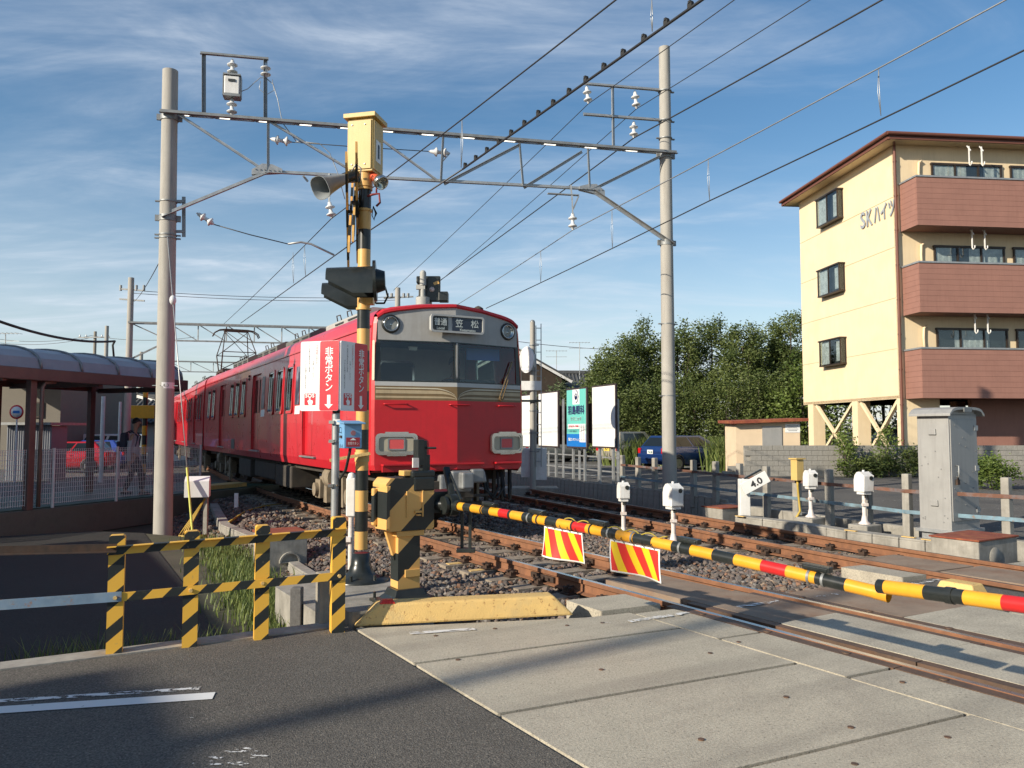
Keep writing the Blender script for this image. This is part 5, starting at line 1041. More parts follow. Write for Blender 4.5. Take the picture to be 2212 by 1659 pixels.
for bk in (.15, -.15):
    mem(bp(345, 244, bk), bp(1462, 333, bk), .085, 'top_chord', 'galv_dark')
mem(bp(572, 374), bp(1288, 412), .075, 'lower_chord')
for bk in (.12, -.12):
    mem(bp(350, 470, bk), bp(582, 374, bk * .3), .075, 'knee_brace'); mem(bp(1455, 527, bk), bp(1283, 411, bk * .3), .075, 'knee_brace')
for a, c in (((385, 250), (566, 368)), ((577, 262), (770, 378)), ((1120, 312), (958, 396)), ((1256, 326), (1130, 404)), ((1425, 336), (1275, 410)), ((817, 300), (946, 394))):
    mem(bp(*a, .15), bp(*c), .055, 'diagonal'); mem(bp(*a, -.15), bp(*c), .045, 'diagonal')
for a, c in (((577, 262), (577, 372)), ((955, 296), (950, 394)), ((1120, 310), (1128, 402)), ((1268, 322), (1272, 410)), ((770, 278), (772, 382))):
    mem(bp(*a, .15), bp(*c), .05, 'upright'); mem(bp(*a, -.15), bp(*c), .045, 'upright')
for i in range(12):                                                # cross lacing between the two top chords
    u0 = 375 + i * 88; v0 = 246 + (u0 - 345) * .0797; mem(bp(u0, v0, .15), bp(u0 + 44, v0 + 3.5, -.15), .04, 'lacing', up=ZV); mem(bp(u0 + 44, v0 + 3.5, -.15), bp(u0 + 88, v0 + 7, .15), .04, 'lacing', up=ZV)
for u, v in ((577, 370), (1278, 411)):
    b = MB(); c = bp(u, v); b.prism([(-.3, -.10), (.3, -.02), (.3, .06), (.1, .14), (-.1, .14), (-.3, .0)] if u < 900 else [(.3, -.12), (-.3, -.02), (-.3, .06), (-.1, .12), (.1, .14), (.3, 0)], c + gnrm * .05, gdir, ZV, -gnrm * .1); go = b.build('gusset', 'galv', gan)
    b = MB()
    for i in range(6): b.cyl(c + gdir * (-.22 + .09 * i) + gnrm * .05 + ZV * .01, c + gdir * (-.22 + .09 * i) + gnrm * .068 + ZV * .01, .014, n=6, sm=False)
    b.build('bolts', 'galv_dark', go, kind='stuff')
# insulators
def insulator(parent, p0, p1, n=2, r=.105, name='insulator'):
    p0, p1 = Vector(p0), Vector(p1); ax = p1 - p0; L = ax.length; prof = [(.018, 0), (.018, L * .06)]
    for i in range(n):
        a_ = L * (.08 + .84 * i / n); s_ = L * .84 / n; prof += [(.035, a_), (.045, a_ + s_ * .38), (r, a_ + s_ * .62), (r * .96, a_ + s_ * .74), (.05, a_ + s_ * .78), (.035, a_ + s_ * .98)]
    prof += [(.018, L * .95), (.018, L)]; b = MB(); b.lathe(prof, p0, ax, 18); return b.build(name, 'insul', parent)
# frame with box on top of the beam
fpost = lambda u, v0, v1: mem(bp(u, v0), bp(u, v1), .07, 'frame_post', 'galv_dark')
fpost(437, 117, 246); fpost(570, 128, 258); mem(bp(433, 118), bp(580, 131), .07, 'frame_bar', 'galv_dark')
insulator(gan, bp(502, 128), bp(502, 163)); insulator(gan, bp(501, 212), bp(501, 250)); insulator(gan, bp(574, 136), bp(574, 168))
c = bp(502, 188); b = MB(); b.box(c, (.30, .24, .38), (gdir, gnrm, ZV)); xo = b.build('switch_box', 'white', gan, bevel=.02)
b = MB(); b.box(c + ZV * .215, (.34, .28, .03), (gdir, gnrm, ZV)); b.box(c - ZV * .21, (.33, .26, .05), (gdir, gnrm, ZV)); b.box(c + gdir * .17, (.02, .2, .42), (gdir, gnrm, ZV)); b.box(c - gdir * .17, (.02, .2, .42), (gdir, gnrm, ZV)); b.build('box_frame', 'galv_dark', xo)
b = MB(); b.box(c + gnrm * .125 + ZV * .09, (.14, .02, .05), (gdir, gnrm, ZV)); b.build('box_window', 'inner_dark', xo)
def wirepart(parent, pts, r, name='lead', m='wire_l'):
    b = MB(); b.tube(pts, r, 6); return b.build(name, m, parent)
wirepart(gan, [bp(520, 198), bp(535, 192), bp(550, 178), bp(562, 168), bp(574, 168)], .008)
wirepart(gan, [bp(574, 168), bp(590, 182), bp(600, 215), bp(610, 265), bp(640, 305)], .010)
wirepart(gan, [bp(588, 172), bp(592, 195), bp(575, 205), bp(560, 192), bp(563, 175)], .007)
# pole side bracket, strain insulators and pull-off
b = MB(); p0, p1 = bp(397, 425), bp(397, 512); b.bar(p0, p1, .07, .012, gnrm); b.bar(bp(380, 435), bp(397, 435), .05, .05); b.bar(bp(380, 500), bp(397, 500), .05, .05); b.build('pole_bracket', 'galv_dark', gan)
insulator(gan, bp(425, 460), bp(463, 485), 2, .09); wirepart(gan, [bp(463, 485), bp(540, 507), bp(622, 527)], .011, 'pull_off_wire', 'wire')
wirepart(gan, [bp(622, 527), bp(650, 523), bp(672, 527), bp(722, 551)], .022, 'pull_off_arm', 'galv')
insulator(gan, bp(583, 300), bp(630, 307), 2, .10); insulator(gan, bp(926, 327), bp(972, 331), 2, .10); wirepart(gan, [bp(630, 307), bp(780, 318), bp(926, 327)], .009, 'span_wire', 'wire')
wirepart(gan, [bp(972, 331), bp(955, 350)], .012); mem(bp(958, 335), bp(952, 350), .03)
wirepart(gan, [bp(640, 305), bp(690, 310), bp(712, 330), bp(728, 370), bp(745, 430)], .009)
insulator(gan, bp(711, 434), bp(717, 472), 2, .10); b = MB(); b.bar(bp(655, 380, .1), bp(665, 392, .1), .04, .04); b.bar(bp(711, 375), bp(711, 436), .035, .035); b.build('hanger_arm', 'galv', gan)
# right-hand hanger
b = MB(); b.bar(bp(1183, 418, -.08), bp(1250, 422, -.08), .09, .02); b.bar(bp(1233, 400, -.1), bp(1236, 432, -.1), .035, .035); b.bar(bp(1250, 424, -.1), bp(1238, 452, -.1), .03, .03); b.bar(bp(1236, 430, -.1), bp(1237, 462, -.1), .03, .03); b.build('hanger_arm', 'galv', gan)
insulator(gan, bp(1237, 458), bp(1237, 497), 2, .10)
# cross arms on the right pole
mem(bp(1262, 184), bp(1428, 198), .075, 'cross_arm'); mem(bp(1260, 250), bp(1428, 263), .075, 'cross_arm'); mem(bp(1320, 188), bp(1322, 318), .07, 'arm_post')
insulator(gan, bp(1267, 186), bp(1271, 224), 2, .10); insulator(gan, bp(1371, 196), bp(1375, 235), 2, .10); insulator(gan, bp(1369, 262), bp(1369, 298), 2, .10)
# number strip on the left pole and guy wire
z_ = P(0, 833, 15.5).z; c = pole_at(GL, tl_, z_); b = MB(); b.cyl(c - ZV * .06, c + ZV * .06, .168, n=28, caps=False); npl = b.build('number_strip', 'white_clean', gan)
lettering('- 4 3', c - Vector((-.10, 1, 0)).normalized() * .171 + Vector((.04, 0, 0)), Vector((1, .1, 0)), ZV, .17, .055, 'txt_black', npl, lift=.006)
hoop(pl_, GL, tl_, 833, .165, 'chrome', .012)
gy0, gy1 = P(362, 512, 15.2), G(417, 1165, -.35); gyo = thing('guy_wire', 'steel guy wire with yellow sleeve anchored beside the left gantry pole', 'guy wire', gy1)
b = MB(); b.tube([gy0, gy1], .011, 6); b.build('strand', 'wire_l', gyo); m_ = gy0.lerp(gy1, .225); b = MB(); b.sphere(m_, .08, 12, sq=(.8, .8, 1.2)); b.build('guy_insulator', 'insul', gyo)
b = MB(); b.cyl(gy0.lerp(gy1, .78), gy0.lerp(gy1, .985), .022, n=8); b.build('yellow_sleeve', mat('sleeve_yellow', (.62, .62, .12), .5), gyo)
# ---- wires along the railway
def dp(u, v, D): r = ray(u, v); t = D / r.dot(NV); return Vector((r.x * t, r.y * t, EYE + r.z * t))
def Dof(p): return p.dot(NV)
def lwire(label, pts, r, m='wire', n=16, name='overhead_wire'):
    b = MB(); full = []
    for a_, c_ in zip(pts, pts[1:]): full += catenary(a_, c_, (c_ - a_).length * .002, 10)[:-1]
    full.append(pts[-1]); ext = (pts[0] - pts[1]).normalized() * 6; full = [pts[0] + ext] + full; b.tube(full, r, 6)
    return b.build(name, m, cat='wire', label=label)
g1 = bp(716, 472); g2 = bp(1237, 497); g3 = bp(1271, 224); g4 = bp(1375, 235); g5 = bp(1369, 298)
far1 = dp(483, 700, 7.6); lwire('thin support wire over the near track passing the small insulator left of the signal pole', [dp(1330, 0, Dof(g1) - .1), g1, far1], .010)
D2 = 5.75; w2 = [dp(1516, 0, D2 - .2), dp(1000, 365, D2), dp(800, 497, D2 + .1), dp(520, 698, 7.4)]
wo2 = thing('overhead_wire', 'thick overhead wire with a row of black clips running above the near track', 'wire', w2[1]); b = MB(); b.tube([w2[0] + (w2[0] - w2[1]).normalized() * 5] + w2[:2], .016, 8); b.tube(w2[1:], .013, 8); b.build('strand', 'wire', wo2)
for t_ in np.linspace(.03, .985, 15):
    p = w2[0].lerp(w2[1], t_) + ZV * .028; b = MB(); b.box(p, (.035, .06, .05), AX_T); b.box(p + ZV * .03, (.05, .03, .025), AX_T); b.build('clip', 'rubber', wo2)
lwire('highest feeder wire over the far track hung from the outer insulator of the right pole', [dp(1586, 0, Dof(g3) - .3), g3, dp(850, 627, Dof(g3) + 1.8)], .009)
lwire('feeder wire crossing in front of the right concrete pole top', [dp(1750, 0, Dof(g4) - .3), g4, dp(945, 612, Dof(g4) + 1.6)], .009)
lwire('thick black feeder wire from the lower insulator of the right pole', [dp(1905, 0, Dof(g5) - .3), g5, dp(900, 642, Dof(g5) + 1.8)], .015)
mA = [dp(2172, 0, Dof(g2) - 1.0), g2, dp(985, 660, Dof(g2) + 1.5)]; lwire('pale support wire over the far track with thin droppers', mA, .010, 'wire_l')
mB = [dp(2300, 66, Dof(g2) - 1.0), dp(1530, 435, Dof(g2) - .15), dp(1050, 666, Dof(g2) + 1.2)]; cw = lwire('lowest contact wire over the far track passing before the apartment building', mB, .011)
drop = thing('wire_droppers', 'thin paired dropper wires linking the two wires over the far track', 'wire', mB[1])
for (ua, va, ub, vb) in ((1898, 146, 1903, 250), (1530, 341, 1533, 433), (1322, 452, 1323, 538), (1168, 541, 1168, 610)):
    D_ = Dof(g2) + (-.7 if ua > 1800 else -.15 if ua > 1500 else .2 if ua > 1300 else .8)
    for e_ in (-2, 2): b = MB(); b.tube([dp(ua, va, D_), dp(ua + e_, (va + vb) / 2, D_), dp(ub, vb, D_)], .005, 5); b.build('dropper', 'wire_l', drop)
d3 = thing('wire_droppers', 'thin dropper wires hanging above the near track by the signal pole', 'wire', dp(658, 530, 5.9))
for (ua, va, ub, vb, D_) in ((1408, 0, 1409, 68, 5.6), (998, 255, 996, 362, 5.7), (658, 530, 660, 597, 5.95), (633, 545, 634, 612, 5.98)):
    for e_ in (-2, 2): b = MB(); b.tube([dp(ua, va, D_), dp(ua + e_, (va + vb) / 2, D_), dp(ub, vb, D_)], .005, 5); b.build('dropper', 'wire_l', d3)
# ---- gantry further down the line
def far_gantry(label, L, R, zt, zb, zl, n, sc_=1.0):
    t = thing('catenary_gantry', label, 'gantry', L); cpole(t, L, Vector((L.x, L.y, zt)), .19, .15); cpole(t, R, Vector((R.x, R.y, zt)), .19, .15); ax = (R - L); ax.z = 0
    for bk in (-.2, .2):
        o = Vector((0, bk, 0)); b = MB(); b.bar(Vector((L.x, L.y, zb)) + o, Vector((R.x, R.y, zb)) + o, .1 * sc_, .09 * sc_); b.build('top_chord', 'galv_dark', t)
    a0, a1 = L + ax * .14, L + ax * .86
    b = MB(); b.bar(Vector((a0.x, a0.y, zl)), Vector((a1.x, a1.y, zl)), .08 * sc_, .08 * sc_); b.build('lower_chord', 'galv_dark', t)
    for e0, e1 in ((L, a0), (R, a1)): b = MB(); b.bar(Vector((e0.x, e0.y, zl - 1.1)), Vector((e1.x, e1.y, zl)), .08 * sc_, .08 * sc_); b.build('knee_brace', 'galv_dark', t); b = MB(); b.bar(Vector((e0.x, e0.y, zb)), Vector((e1.x, e1.y, zl)), .06 * sc_, .06 * sc_); b.build('diagonal', 'galv_dark', t)
    for i in range(n):
        p, q = a0.lerp(a1, i / n), a0.lerp(a1, (i + 1) / n); b = MB(); b.bar(Vector((p.x, p.y, zb)), Vector((p.x, p.y, zl)), .05 * sc_, .05 * sc_); b.build('upright', 'galv_dark', t); b = MB(); b.bar(Vector((p.x, p.y, zb)), Vector((q.x, q.y, zl)), .05 * sc_, .05 * sc_); b.build('diagonal', 'galv_dark', t)
    return t
g2L, g2R = P(272, 1000, 42), P(856, 1000, 45); g2L.z = g2R.z = -.5
fg = far_gantry('second lattice gantry seen above the shelter roof and behind the pantograph', g2L, g2R, P(272, 600, 42).z, P(290, 697, 42).z, P(450, 738, 43).z, 7)
b = MB(); z_ = P(0, 628, 42).z
for dz in (0, .55): b.bar(Vector((g2L.x - .6, g2L.y, z_ + .1 - dz)), Vector((g2L.x + .75, g2L.y, z_ - dz)), .08, .08)
for dx in (-.55, .3, .7): b.cyl((g2L.x + dx, g2L.y, z_), (g2L.x + dx, g2L.y, z_ + .3), .07, n=8)
b.build('cross_arm', 'galv_dark', fg)
b = MB(); z_ = P(0, 643, 45).z
for dx in (-.6, -.35, .35, .6): b.cyl((g2R.x + dx, g2R.y, z_), (g2R.x + dx, g2R.y, z_ + .25), .08, n=8)
b.bar((g2R.x - .8, g2R.y, z_ - .03), (g2R.x + .9, g2R.y, z_ + .06), .08, .08); b.build('cross_arm', 'galv_dark', fg)
g3L, g3R = P(300, 960, 72), P(700, 960, 76); g3L.z = g3R.z = -.5
far_gantry('third and farthest lattice gantry low behind the pantograph', g3L, g3R, P(0, 760, 72).z, P(0, 779, 72).z, P(0, 803, 73).z, 6, 1.1)
# ---- colour light signal between the tracks, behind the train
sp_ = T(7.75, 16.4, -.2); zh0, zh1 = P(925, 652, 18).z, P(925, 597, 18).z
sg = thing('railway_signal', 'black railway signal head with small lit lamp showing above the train roof', 'railway signal', sp_); cX = P(928, 625, 18.0)
b = MB(); b.cyl(sp_, Vector((sp_.x, sp_.y, zh0 - .4)), .07, n=12); b.bar(Vector((sp_.x, sp_.y, zh0 - .45)), Vector((cX.x, cX.y, zh0 - .3)), .08, .08); b.cyl(Vector((cX.x, cX.y + .1, zh0 - .4)), Vector((cX.x, cX.y + .1, zh1)), .05, n=10); b.build('post', 'galv', sg)
b = MB(); b.box((cX.x, cX.y, (zh0 + zh1) / 2), (.50, .12, zh1 - zh0)); b.box((cX.x + .33, cX.y - .05, zh0 + .1), (.22, .3, .22)); b.box((cX.x - .18, cX.y - .12, zh1 - .12), (.2, .26, .16)); ho = b.build('head', 'black', sg, bevel=.02)
b = MB(); q = Vector((cX.x + .06, cX.y - .062, (zh0 + zh1) / 2 - .02)); b.lathe([(.062, 0), (.055, .02), (0, .03)], q, (0, -1, 0), 16); lens_m = mat('lamp_pink', (.7, .55, .5), .2, var=.6, vs=30); b.build('lamp', lens_m, ho)
b = MB(); b.box((cX.x + .16, cX.y - .063, (zh0 + zh1) / 2 + .13), (.13, .012, .07), (Vector((.9, 0, .35)).normalized(), Vector((0, 1, 0)), Vector((-.35, 0, .9)).normalized())); b.build('marker', 'yellow', ho)
b = MB(); q = Vector((cX.x - .13, cX.y - .22, zh0)); b.cyl(q - ZV * .2, q + ZV * .34, .055, n=12); b.cyl(q + ZV * .34, q + ZV * .62, .075, n=12); b.box(q + ZV * .30 - Vector((.05, 0, 0)), (.2, .1, .1)); b.sphere(q + ZV * .62, .075, 10); b.cyl(q - ZV * .2, q + ZV * .06, .16, n=14); b.build('rear_post', 'roof_unit', sg)
# ================================================================== RIGHT-HAND SIDE
# ---- concrete post fence with rusty blue rails
fpx = [(2420, 1190), (2178, 1166), (1962, 1147), (1876, 1133), (1793, 1122), (1722, 1111), (1657, 1101), (1599, 1093), (1547, 1085), (1499, 1077), (1456, 1070), (1415, 1064), (1379, 1058), (1345, 1053)]
rf = thing('post_fence', 'row of concrete fence posts with two rusty flaking blue rails beside the parking lot', 'fence', G(1793, 1122)); fps = []
for u, v in fpx:
    p = G(u, v, -.03); fps.append(p); b = MB(); h = .90 + random.uniform(-.02, .02); b.box(p + ZV * (h / 2 - .1), (.125, .125, h + .2), AX_T, taper=.93); b.build('post', 'concrete', rf, bevel=.012)
M['rr1'] = mat('rusty_rail', (.17, .08, .052), .85, var=.3, vs=6, dirt=(.10, .17, .21), da=.75, ds=3); M['rr2'] = mat('flaking_blue_rail', (.17, .27, .33), .75, var=.25, vs=6, dirt=(.13, .12, .10), da=.7, ds=2.5, speck=(.3, .14, .05), sa=.6, ss=10)
for p, q in zip(fps, fps[1:]):
    for z_, m in ((.64, 'rr1'), (.31, 'rr2')): b = MB(); b.bar(p + ZV * z_ - NV * .07, q + ZV * z_ - NV * .07, .008, .058); b.build('rail', m, rf)
# plank-faced retaining edge of the lot and low kerb under the fence
rw = thing('retaining_wall', 'low retaining edge of upright stained concrete planks below the billboards', 'retaining wall', T(fl(16), 16, -.4))
pk = MB(); pk.box((0, 0, -.04), (.07, .235, .72)); pk0 = None; inv = WM[rw.name].inverted()
for i, s in enumerate(np.arange(12.6, 30, .26)):
    m_ = inv @ Matrix.Translation(T(fl(s) - .05, s, -.27 + random.uniform(-.02, .015))) @ Matrix.Rotation(TA - .14 + random.uniform(-.05, .05), 4, 'Z')
    if pk0 is None: pk0 = pk.build('plank', 'concrete', rw, world=False, bevel=.012); pk0.matrix_local = m_
    else: inst(pk0, 'plank', rw, m_)
b = MB(); vs = [T(fl(s) + e, s, 0) for s in np.linspace(-5, 12.7, 12) for e in (-.16, .03)]
kerbs = thing('lot_kerb', 'low concrete kerb strip running under the post fence', 'kerb', T(fl(8), 8, -.1))
for s0, s1 in zip(np.arange(-5, 12.4, .98), np.arange(-4.02, 13.3, .98)):
    b = MB(); b.bar(T(fl(s0) - .07, s0 + .006, -.18), T(fl(s1) - .07, s1 - .006, -.18), .16, .30); b.build('kerb_piece', 'concrete', kerbs, bevel=.012)
trough([G(1597, 1117, -.03), G(1720, 1131, -.03), G(1840, 1150, -.03), G(1952, 1164, -.03), G(2068, 1178, -.03)], .26, .26, 'pale concrete cable trough with yellow marks in front of the post fence')
for u, v in ((1599, 1115), (1838, 1146), (1963, 1160), (2006, 1166)):
    b = MB(); p = G(u, v, .012); b.box(p, (.06, .2, .012), AX_T); b.build('yellow_mark', 'kerb_y', cat='paint mark', label='small yellow paint mark on the trough lid, ' + {1599: 'at its far left end', 1838: 'below the taller right sensor', 1963: 'left of the grey cabinet', 2006: 'just under the grey cabinet'}[u])
def lidbox(label, c, sx, sy, h, hole=True):
    t = thing('concrete_chamber', label, 'chamber', c); b = MB(); b.box(c + ZV * (h / 2 - .15), (sx, sy, h + .3), AX_T); b.build('chamber_wall', 'concrete', t, bevel=.015)
    b = MB(); b.box(c + ZV * (h + .012), (sx + .03, sy + .03, .022), AX_T); b.build('lid', 'rust', t, bevel=.004)
    if hole: b = MB(); q = c - DV * (sy / 2) + ZV * (h * .42) - NV * .1; b.lathe([(.13, 0), (.12, .012), (0, .012)], q, -DV, 20); b.build('knockout', 'concrete', t)
    return t
lidbox('concrete chamber with dark red rusty lid at the foot of the grey cabinet', G(2150, 1232, -.2) + DV * .32 + NV * .12, .95, .62, .38)
lidbox('low chamber with dark red rusty lid by the gradient post', G(1590, 1122, -.2) + DV * .3, .72, .55, .22, False)
# ---- obstacle sensors
def sensor(label, base, vtop, u, wd, rz, plinth):
    z1 = P(u, vtop, base.y).z; t = thing('obstacle_sensor', label, 'sensor', base, 0, 'white obstacle sensors by the tracks'); hh = wd * 1.75; zb = z1 - hh
    b = MB(); b.cyl(base + ZV * .0, Vector((base.x, base.y, zb)), .036, .034, 14); b.lathe([(.10, 0), (.10, .015), (.055, .05), (.04, .14)], base, n=14); b.build('post', 'white_rust', t)
    b = MB(); q = Vector((base.x, base.y, base.z + (zb - base.z) * .6)); b.box(q + Vector((.0, -.03, 0)), (.10, .06, .05)); b.build('clamp', 'white_rust', t, bevel=.005)
    ex, ey = Vector((math.cos(rz), math.sin(rz), 0)), Vector((-math.sin(rz), math.cos(rz), 0)); b = MB(); o = Vector((base.x, base.y, zb))
    pr = [(-.6 * wd, 0), (.55 * wd, 0), (.62 * wd, hh * .78), (.35 * wd, hh * .86), (.05 * wd, hh * .97), (-.25 * wd, hh * .93), (-.5 * wd, hh * .78), (-.6 * wd, hh * .55)]
    b.prism(pr, o - ex * (wd * .5), -ey, ZV, ex * wd); ho = b.build('head', 'white', t, bevel=.018)
    b = MB(); b.cyl(o + ZV * (hh * .95), o + ZV * (hh * 1.04), .022, n=10); b.build('cap', 'white', ho); b = MB(); b.box(o - ZV * .02, (wd * .8, wd * .8, .05), (ex, ey, ZV)); b.build('foot_plate', 'white', ho)
    b = MB(); q = o - ey * (.59 * wd) + ZV * (hh * .66) + ex * (wd * .22); ax = -ey; b.cyl(q - ax * .03, q + ax * .012, .036, n=18); b.build('lens_hood', 'black', ho)
    b = MB(); b.cyl(o - ZV * .05 - ey * .05, o - ZV * .10 - ey * .05, .03, n=10); b.build('cable_gland', 'black', ho)
    if plinth: b = MB(); b.box(base - ZV * .13, (.42, .36, .26), AX_T); b.build('plinth', 'concrete', t, bevel=.02)
sensor('white rusty sensor post standing between the tracks, the left one of the two', G(1347, 1157, -.2), 1040, 1347, .165, .18, True)
sensor('white sensor post between the tracks with the bigger head, right of the concrete pole', G(1455, 1172, -.2), 1042, 1455, .215, .42, True)
sensor('white rusty sensor post by the fence next to the yellow box', G(1752, 1117, -.0), 1014, 1752, .175, .15, True)
sensor('white sensor post by the fence between the yellow box and the grey cabinet', G(1868, 1132, -.0), 1017, 1868, .20, .35, True)
# ---- gradient post 4.0
gp0 = G(1608, 1113, -.08); gpt = thing('gradient_post', 'white gradient post with slanting board reading 4.0', 'sign', gp0); z1 = P(1608, 1034, gp0.y).z
b = MB(); b.box(gp0 + ZV * ((z1 + .05) / 2), (.20, .17, z1 + .1), taper=.97); b.box(gp0 + ZV * (z1 + .06), (.19, .16, .05), taper=.3); b.build('post', 'white', gpt, bevel=.01)
c = P(1631, 1043, gp0.y - .14); ux = Vector((.88, .0, .47)).normalized(); uz = Vector((-.47, 0, .88)).normalized(); b = MB(); b.box(c, (.56, .03, .23), (ux, Vector((0, 1, 0)), uz)); bo = b.build('board', 'white_clean', gpt, bevel=.004)
lettering('4.0', c - Vector((0, .016, 0)) + ux * .02, ux, uz, .24, .12, 'txt_black', bo, bold=.006)
b = MB(); b.box(c + uz * .15 + ux * .06 + Vector((0, .10, 0)), (.38, .05, .03), (ux, Vector((0, 1, 0)), uz)); b.build('back_board', 'black', gpt)
# ---- yellow box on post
yb = G(1727, 1112, -.03); yt = thing('junction_box', 'cream yellow junction box on grey post with yellow cable by the fence', 'junction box', yb); z0, z1 = P(1727, 1037, yb.y).z, P(1727, 992, yb.y).z
b = MB(); b.bar(yb, Vector((yb.x, yb.y, z0 + .1)), .09, .07); b.build('post', 'galv', yt)
axy = (Vector((.93, .36, 0)), Vector((-.36, .93, 0)), ZV); c = Vector((yb.x - .06, yb.y - .1, (z0 + z1) / 2)); b = MB(); b.box(c, (.17, .17, z1 - z0), axy); bo = b.build('box', 'yellow_box', yt, bevel=.008)
b = MB(); b.box(c + ZV * ((z1 - z0) / 2 + .015), (.22, .22, .025), axy); b.build('lid', 'yellow_box', bo)
b = MB(); b.tube([c - ZV * .18, c - ZV * .3, Vector((c.x + .02, c.y, .25)), Vector((c.x + .03, c.y - .02, .05)), Vector((c.x - .08, c.y - .12, -.06))], .022, 8); b.build('cable', mat('cable_yellow', (.48, .33, .05), .6), yt)
# ---- big grey relay cabinet
cc = G(2058, 1158, -.02); cc = cc + NV * .40 + DV * .26; cab = thing('relay_cabinet', 'tall grey steel relay cabinet with curved roof and padlocked door beside the far track', 'cabinet', Vector((cc.x, cc.y, -.02))); Hc = 1.80; z0 = .04
b = MB(); b.box(Vector((cc.x, cc.y, z0 + Hc / 2)), (.80, .50, Hc), AX_T); co = b.build('case', 'cab_grey', cab, bevel=.008)
b = MB(); rp = []
for i in range(13): x_ = -.5 + i / 12.0; rp.append((x_ * .98, .085 - .085 * abs(2 * x_) ** 7 + .02 * (1 - (2 * x_) ** 2)))
rp2 = rp + [(x, z - .04) for x, z in rp[::-1]]; b.prism(rp2, Vector((cc.x, cc.y, z0 + Hc)) - DV * .33, NV, ZV, DV * .66); b.box(Vector((cc.x, cc.y, z0 + Hc + .02)), (.70, .5, .1), AX_T); b.build('roof', 'cab_grey', co, bevel=.006)
b = MB(); b.box(Vector((cc.x, cc.y, z0 + .82 * 1.14)) - DV * .256, (.74, .014, Hc - .24), AX_T); do = b.build('door', 'cab_grey', co, bevel=.004)
b = MB(); q = Vector((cc.x, cc.y, z0 + .88)) - DV * .27 - NV * .26; b.tube([q + ZV * .12, q + ZV * .12 - DV * .04, q - ZV * .05 - DV * .04, q - ZV * .05], .013, 6); b.build('handle', 'galv_dark', do)
b = MB(); b.box(q - ZV * .13 - DV * .02, (.07, .03, .08), AX_T); b.tube([q - ZV * .09 - NV * .02 - DV * .02, q - ZV * .04 - DV * .02, q - ZV * .09 + NV * .02 - DV * .02], .008, 6); b.build('padlock', 'iron', do)
for z_ in (.3, .95, 1.58): b = MB(); b.box(Vector((cc.x, cc.y, z0 + z_)) - DV * .268 + NV * .34, (.10, .014, .08), AX_T); b.build('hinge', 'galv', do)
for z_ in (.42, 1.52): b = MB(); b.box(Vector((cc.x, cc.y, z0 + z_)) - NV * .415, (.03, .12, .09), AX_T, taper=.9); b.build('vent_cover', 'cab_grey', co, bevel=.005)
b = MB(); b.box(Vector((cc.x, cc.y, z0 + Hc + .06)) - DV * .335, (.22, .012, .06), AX_T); b.build('roof_vent', 'galv_dark', co)
b = MB(); b.box(Vector((cc.x, cc.y, z0 - .01)), (.9, .6, .05), AX_T); b.box(Vector((cc.x, cc.y, z0 - .10)), (.78, .46, .14), AX_T); b.build('skirt', 'galv', cab, bevel=.004)
b = MB()
for i in range(26):
    if i < 13: q = Vector((cc.x, cc.y, z0 + .05 + random.random() * 1.7)) - NV * .402 + DV * random.uniform(-.22, .22); b.cyl(q, q - NV * .008, .009, n=6)
    else: q = Vector((cc.x, cc.y, z0 + .08 + random.random() * 1.65)) - DV * .265 + NV * random.uniform(-.33, .33); b.cyl(q, q - DV * .008, .009, n=6)
b.build('rivets', 'galv_dark', co, kind='stuff')
# ---- billboards
BA, BB = Vector((3.15, 23.4, 0)), Vector((.36, 30.7, 0)); bdv = (BB - BA).normalized(); bnv = Vector((-bdv.y, bdv.x, 0)); bnv = bnv if bnv.x < 0 else -bnv
def bl(u, v, off=0):
    r = ray(u, v); o = BA + bnv * off; t = o.dot(bnv) / r.dot(bnv); return Vector((r.x * t, r.y * t, EYE + r.z * t))
M['frame_brown'] = mat('board_frame', (.045, .028, .028), .6, var=.2); M['corr'] = mat('corrugated_brown', (.20, .12, .07), .7, var=.25, vs=4, dirt=(.30, .13, .05), da=.5, ds=3); M['board_white'] = mat('board_white', (.80, .80, .78), .4, var=.02, vs=2, dirt=(.66, .66, .66), da=.4, ds=1.5)
M['teal'] = mat('board_teal', (.14, .52, .46), .4, var=.03); M['board_blue'] = mat('board_blue', (.01, .16, .52), .4, var=.03); M['navy'] = mat('print_navy', (.015, .025, .10), .5, var=.02)
def board(label, uL, uR, vt, vb, group='advertising boards beside the tracks'):
    a, c = bl(uL, vb), bl(uR, vb); zt_, zb_ = (bl((uL + uR) / 2, vt).z, bl((uL + uR) / 2, vb).z); m_ = (a + c) / 2; Wd = (Vector((a.x, a.y, 0)) - Vector((c.x, c.y, 0))).length
    t = thing('billboard', label, 'billboard', Vector((m_.x, m_.y, -.1)), 0, group); cen = Vector((m_.x, m_.y, (zt_ + zb_) / 2)); ux = -bdv; Hd = zt_ - zb_
    b = MB(); b.box(cen - bnv * .03, (Wd, .06, Hd), (ux, bnv, ZV)); fo = b.build('frame', 'frame_brown', t, bevel=.006)
    b = MB(); b.box(cen + bnv * .004, (Wd - .10, .012, Hd - .10), (ux, bnv, ZV)); po = b.build('panel', 'board_white', fo)
    for e in (-.28, .28):
        b = MB(); b.box(Vector((cen.x, cen.y, (zb_ - .15) / 2 + .3)) + ux * (Wd * e) - bnv * .09, (.09, .06, zb_ + .75), (ux, bnv, ZV)); b.build('leg', 'galv', t)
    return t, fo, po, cen, ux, Wd, Hd
board('blank white billboard nearest the concrete pole with a dark shadow mark', 1279, 1331, 831, 968)
board('blank white billboard left of the teal clinic billboard, right of the ladder', 1163, 1206, 846, 966)
board('blank white billboard half hidden behind the ladder pole at the train', 1106, 1152, 853, 966)
